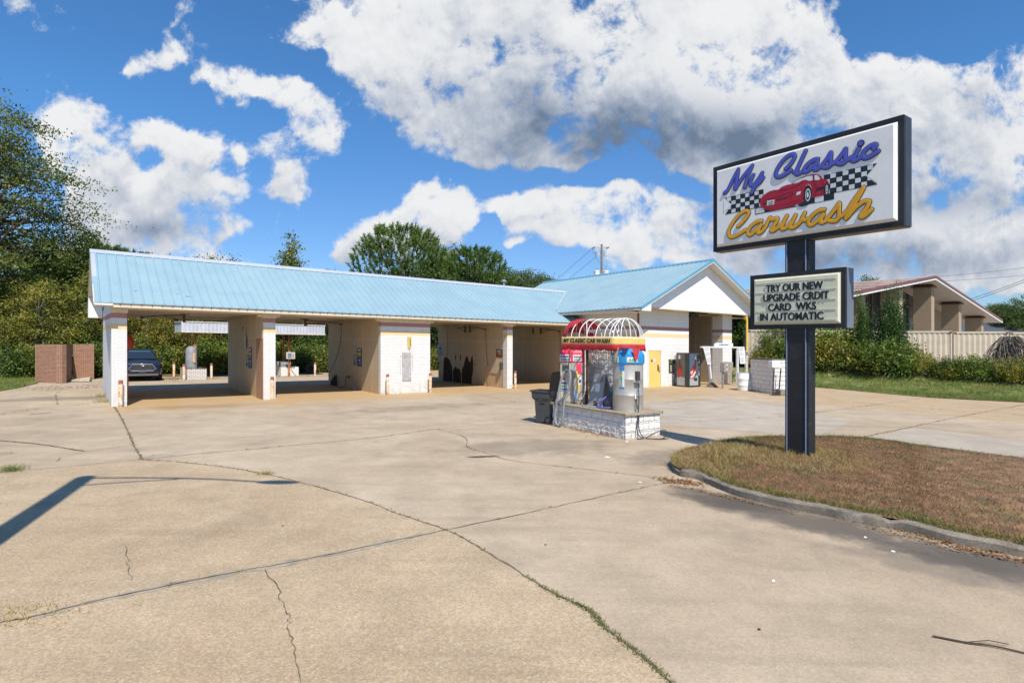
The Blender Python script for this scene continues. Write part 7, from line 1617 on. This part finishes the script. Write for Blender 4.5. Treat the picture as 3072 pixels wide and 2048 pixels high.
s1 = shrub('shrub', 2.0, 1.5, 60, 85, .15, OLIVE); s2 = shrub('shrub', 2.2, 1.6, 60, 80, .15, FRESH, BARKP); s3 = shrub('shrub', 1.8, 1.5, 60, 80, .14, YELLO, BARKP, 16); s4 = shrub('shrub', 5.4, 1.3, 120, 95, .15, leaf_mat('leaf_dark_shrub', [(.02, .05, .012), (.045, .095, .02), (.08, .14, .03), (.15, .20, .04)]), spread=(.26, .3))
# left
put(big, 'oak_tree', 'tall spreading oak towering over the left edge of the lot', 'tree', -55, 36, 1.02, .4)
GW = 'trees of the wood behind the lot'
L_ = [(bC, 40, 44, .9, 'dark broadleaf tree under the right side of the tall oak'), (bA, 150, 52, 1.02, 'olive tree behind the left end of the brick enclosure'), (bC, 120, 60, 1.18, 'dark round topped tree highest over the brick enclosure'), (bA, 215, 60, 1.05, 'round crowned tree just left of the blue roof end'), (bF, 200, 44, .78, 'bright green leafy tree above the middle of the brick enclosure'), (bB, 255, 41, .62, 'yellow green bush-like tree between the brick enclosure and the white end wall'), (bF, 285, 48, .9, 'green tree half hidden by the white end wall'), (bB, 75, 39, .75, 'yellowing small tree left of the brick enclosure'), (bC, -60, 42, .9, 'dark tree cut by the left edge of the picture'), (bC, 20, 37.5, .45, 'low dark tree at the foot of the tall oak'), (bA, 290, 66, 1.06, 'olive tree peeping over the left end of the blue ridge')]
for p, px, d, s, lab in L_: put(p, 'broadleaf_tree', lab, 'tree', px, d, s, None, GW)
put(p2, 'pine_tree', 'pine top sticking up over the left end of the blue roof', 'tree', 322, 66, 1.12, None, GW); put(p2, 'pine_tree', 'second pine top over the blue roof, right of the leftmost pine', 'tree', 400, 72, 1.14, None, GW); put(bB, 'broadleaf_tree', 'brownish thin tree top showing over the blue ridge beyond two pines', 'tree', 452, 76, 1.62, None, GW); put(bC, 'broadleaf_tree', 'small dark round tree top alone over the blue ridge', 'tree', 545, 80, 1.30, None, GW)
put(p2, 'pine_tree', 'pine between the round crowned trees and the blue roof end', 'tree', 258, 63, 1.02, None, GW)
# seen through the open bays
k = 0
tx = ['first', 'second']
for i, (p, u, v, s) in enumerate([(bB, -2.6, 20.5, .72), (bB, .6, 22, .85), (bB, 3.0, 20.5, .62), (bF, 2.6, 25, 1.0), (bC, 6.0, 24, .8), (bB, 5.6, 20.8, .66), (bC, 8.6, 21.5, .72), (bF, 10.6, 23, .85), (bC, 12.0, 21.5, .75), (bB, 13.6, 23.5, .85), (bC, 15.6, 22, .8), (bF, 17.6, 24, .9), (bC, -.6, 27, 1.0), (bC, 23, 22, .95), (bF, 26, 24, 1.0), (bC, 29.5, 22, 1.0), (bA, 33, 25, 1.0), (bC, 36, 22, .9), (bA, 8, 28, .95), (bA, 13, 28, .9), (bC, 20, 27, .8), (bA, 4.6, 28.5, .9)]):
    X, Y = W(u, v); o = copy_tree(p) if used.get(p.name) else p; used[p.name] = True; place(o, X, Y, random.uniform(0, 6.28), 'leafy tree of the dense wood seen through the wash bays', s); o['category'] = 'tree'; o['group'] = 'wood seen through the bays'
for i in range(34):
    p = (s1, s2, s3)[i % 3]; u, v = -3.4+i*1.0, 17.9+random.uniform(0, 1.2)+(1.2 if 2.5 < -3.4+i < 6 else 0)
    X, Y = W(u, v); o = copy_tree(p) if used.get(p.name) else p; used[p.name] = True; place(o, X, Y, random.uniform(0, 6.28), 'undergrowth shrub at the edge of the wood behind the bays', random.uniform(.8, 1.2)); o['category'] = 'shrub'; o['group'] = 'undergrowth behind the bays'
for i, (px, d, s, lab) in enumerate([(20, 35.5, 1.0, 'shrub at the grass edge left of the brick enclosure, the outermost'), (62, 36, 1.1, 'shrub at the grass edge close left of the brick enclosure'), (100, 37, 1.0, 'shrub right behind the left wall of the brick enclosure'), (160, 37.5, 1.1, 'shrub behind the middle of the brick enclosure'), (282, 35.5, .85, 'green shrub between the brick enclosure and the white end wall'), (-30, 35, 1.1, 'shrub at the very left edge of the picture')]):
    put((s1, s2, s3)[i % 3], 'shrub', lab, 'shrub', px, d, s, None, 'shrubs along the left verge')
# over the roofs
put(sg, 'sweetgum_tree', 'slender yellow green tree standing alone over the blue ridge', 'tree', 870, 45, 1.02, .3).scale = (1.05, 1.05, 1.02)
put(p1, 'pine_tree', 'broad bushy pine, the largest over the long blue roof', 'tree', 1205, 55, 1., 1.); put(p2, 'pine_tree', 'smaller pine to the right of the largest one over the roof', 'tree', 1425, 55, 1., 2.); put(p2, 'pine_tree', 'low pine filling between the two bushy pines and the dark trees', 'tree', 1320, 57, .92, 4.); put(p2, 'pine_tree', 'thin outer pine shoot at the left of the largest pine', 'tree', 1075, 58, .78, 5.); put(p2, 'pine_tree', 'low pine at the right end of the pines above the blue ridge', 'tree', 1510, 58, .78, .6)
put(bB, 'broadleaf_tree', 'yellow tree top behind the two bushy pines', 'tree', 1345, 72, 1.68)
for px, d, s, lab in ((1480, 90, 1.44, 'dark tree top just right of the pines'), (1540, 96, 1.34, 'dark tree top between the pines and the roof vent'), (1585, 92, 1.28, 'dark tree top above the roof vent'), (1625, 98, 1.34, 'dark tree top touching the wing roof slope'), (1040, 70, .98, 'yellow sprig of a tree left of the pines')):
    put(bB if px == 1040 else bC, 'broadleaf_tree', lab, 'tree', px, d, s)
# right of the wing and along the containers
R_ = [(bC, 2225, 45, .52, 'dark green tall bush right of the tunnel pier'), (bF, 2262, 43, .56, 'green bush behind the slim yellow post'), (bF, 2305, 41, .50, 'bright bush behind the rough block pedestal'), (bB, 2350, 40, .42, 'yellowing bush beside the sign pole'), (bA, 2200, 52, .62, 'olive tree deep behind the tunnel pier')]
for p, px, d, s, lab in R_: put(p, 'broadleaf_tree', lab, 'tree', px, d, s)
put(s4, 'shrub', 'tall dark leafy shrub rising above the containers', 'shrub', 2672, 34.5, 1., 1.).scale = (.60, .60, .98); put(s4, 'shrub', 'thin tall shrub close to the right edge of the letter board', 'shrub', 2590, 35.5, .95, 3.).scale = (.36, .36, .93)
HG = 'hedge shrubs along the right verge'
hd_ = [(2285, 39.5, .9), (2330, 38.4, 1.0), (2385, 37.2, 1.1), (2440, 36.6, 1.25), (2490, 36, 1.3), (2545, 35.5, 1.2), (2600, 34.8, 1.15), (2655, 33.8, 1.1), (2705, 33.6, 1.15), (2760, 33.2, 1.0), (2815, 32.7, .95), (2870, 32.2, .95), (2925, 31.6, .92), (2980, 31.2, 1.0), (3035, 30.7, 1.0), (3090, 30.2, 1.05),
  (2465, 37.6, 1.5), (2530, 37.0, 1.5), (2620, 36.4, 1.45), (2720, 35.4, 1.35), (2840, 34.4, .8), (2960, 33.6, .8), (3060, 32.6, .85)]
words_ = ['leftmost hedge shrub behind the block pedestal', 'hedge shrub right behind the pipe guard', 'hedge shrub hidden beside the sign pole', 'hedge shrub just right of the sign pole', 'hedge shrub under the right half of the letter board', 'hedge shrub below the thin tall shrub', 'hedge shrub left of the tall dark shrub', 'hedge shrub at the foot of the tall dark shrub', 'hedge shrub just right of the tall dark shrub', 'hedge shrub before the third container', 'hedge shrub before the gap of two containers', 'hedge shrub before the middle container', 'hedge shrub left of the vine stump', 'hedge shrub in front of the vine stump', 'hedge shrub right of the vine stump', 'hedge shrub cut by the right edge of the picture', 'upper hedge bush behind the sign pole', 'upper hedge bush below the letter board corner', 'upper hedge bush left of the tall dark shrub', 'upper hedge bush right of the tall dark shrub', 'small back bush against the middle container', 'small back bush beside the vine stump', 'small back bush at the right container']
for i, ((px, d, s), lab) in enumerate(zip(hd_, words_)): put((s1, s3, s2, s1, s3)[i % 5], 'shrub', lab, 'shrub', px, d, s*(.84 if px < 2700 else .64)*(.8, 1.12, .94, 1.2, .86)[(i*3) % 5], None, HG).scale.z *= (1.15, .8, 1.0, .72, 1.25)[i % 5]
# stump swallowed by dry vines
X, Y = at_px(3030, 32.6); r = thing('vine_stump', 'grey stump buried under hanging dry vines before the containers', 'stump', X, Y, 0, 0)
m = MB(); m.tube([(0, 0, -.2), (.05, 0, 1.9)], .28, 10, r1=.18); m.build('stump', BARK, r); m = MB()
for i in range(170):
    a = random.uniform(0, 6.28); rad = random.uniform(.5, 1.25); h0 = random.uniform(1.7, 2.35); 
    m.tube(spline([(math.cos(a)*.1, math.sin(a)*.1, h0), (math.cos(a)*rad*.55, math.sin(a)*rad*.55, h0-.05), (math.cos(a+.3)*rad, math.sin(a+.3)*rad, h0*.55), (math.cos(a+.5)*rad*1.05, math.sin(a+.5)*rad*1.05, .2)], 4), random.uniform(.008, .02), 4)
m.build('dry_vines', VINE, r)
for px, d, s, lab in ((2975, 130, 1.15, 'far dark tree just beyond the gable end'), (3010, 134, 1.3, 'far tree at right, second from the gable'), (3045, 126, 1.25, 'far tree at right, third from the gable'), (3085, 128, 1.4, 'far tree at the right edge of the picture'), (2985, 145, 1.35, 'far olive tree showing over the dark one by the gable'), (2585, 150, 2.0, 'far tree top over the peeling roof beside the letter board')):
    put(bA if 'olive' in lab or 'second' in lab else bC, 'broadleaf_tree', lab, 'tree', px, d, s)
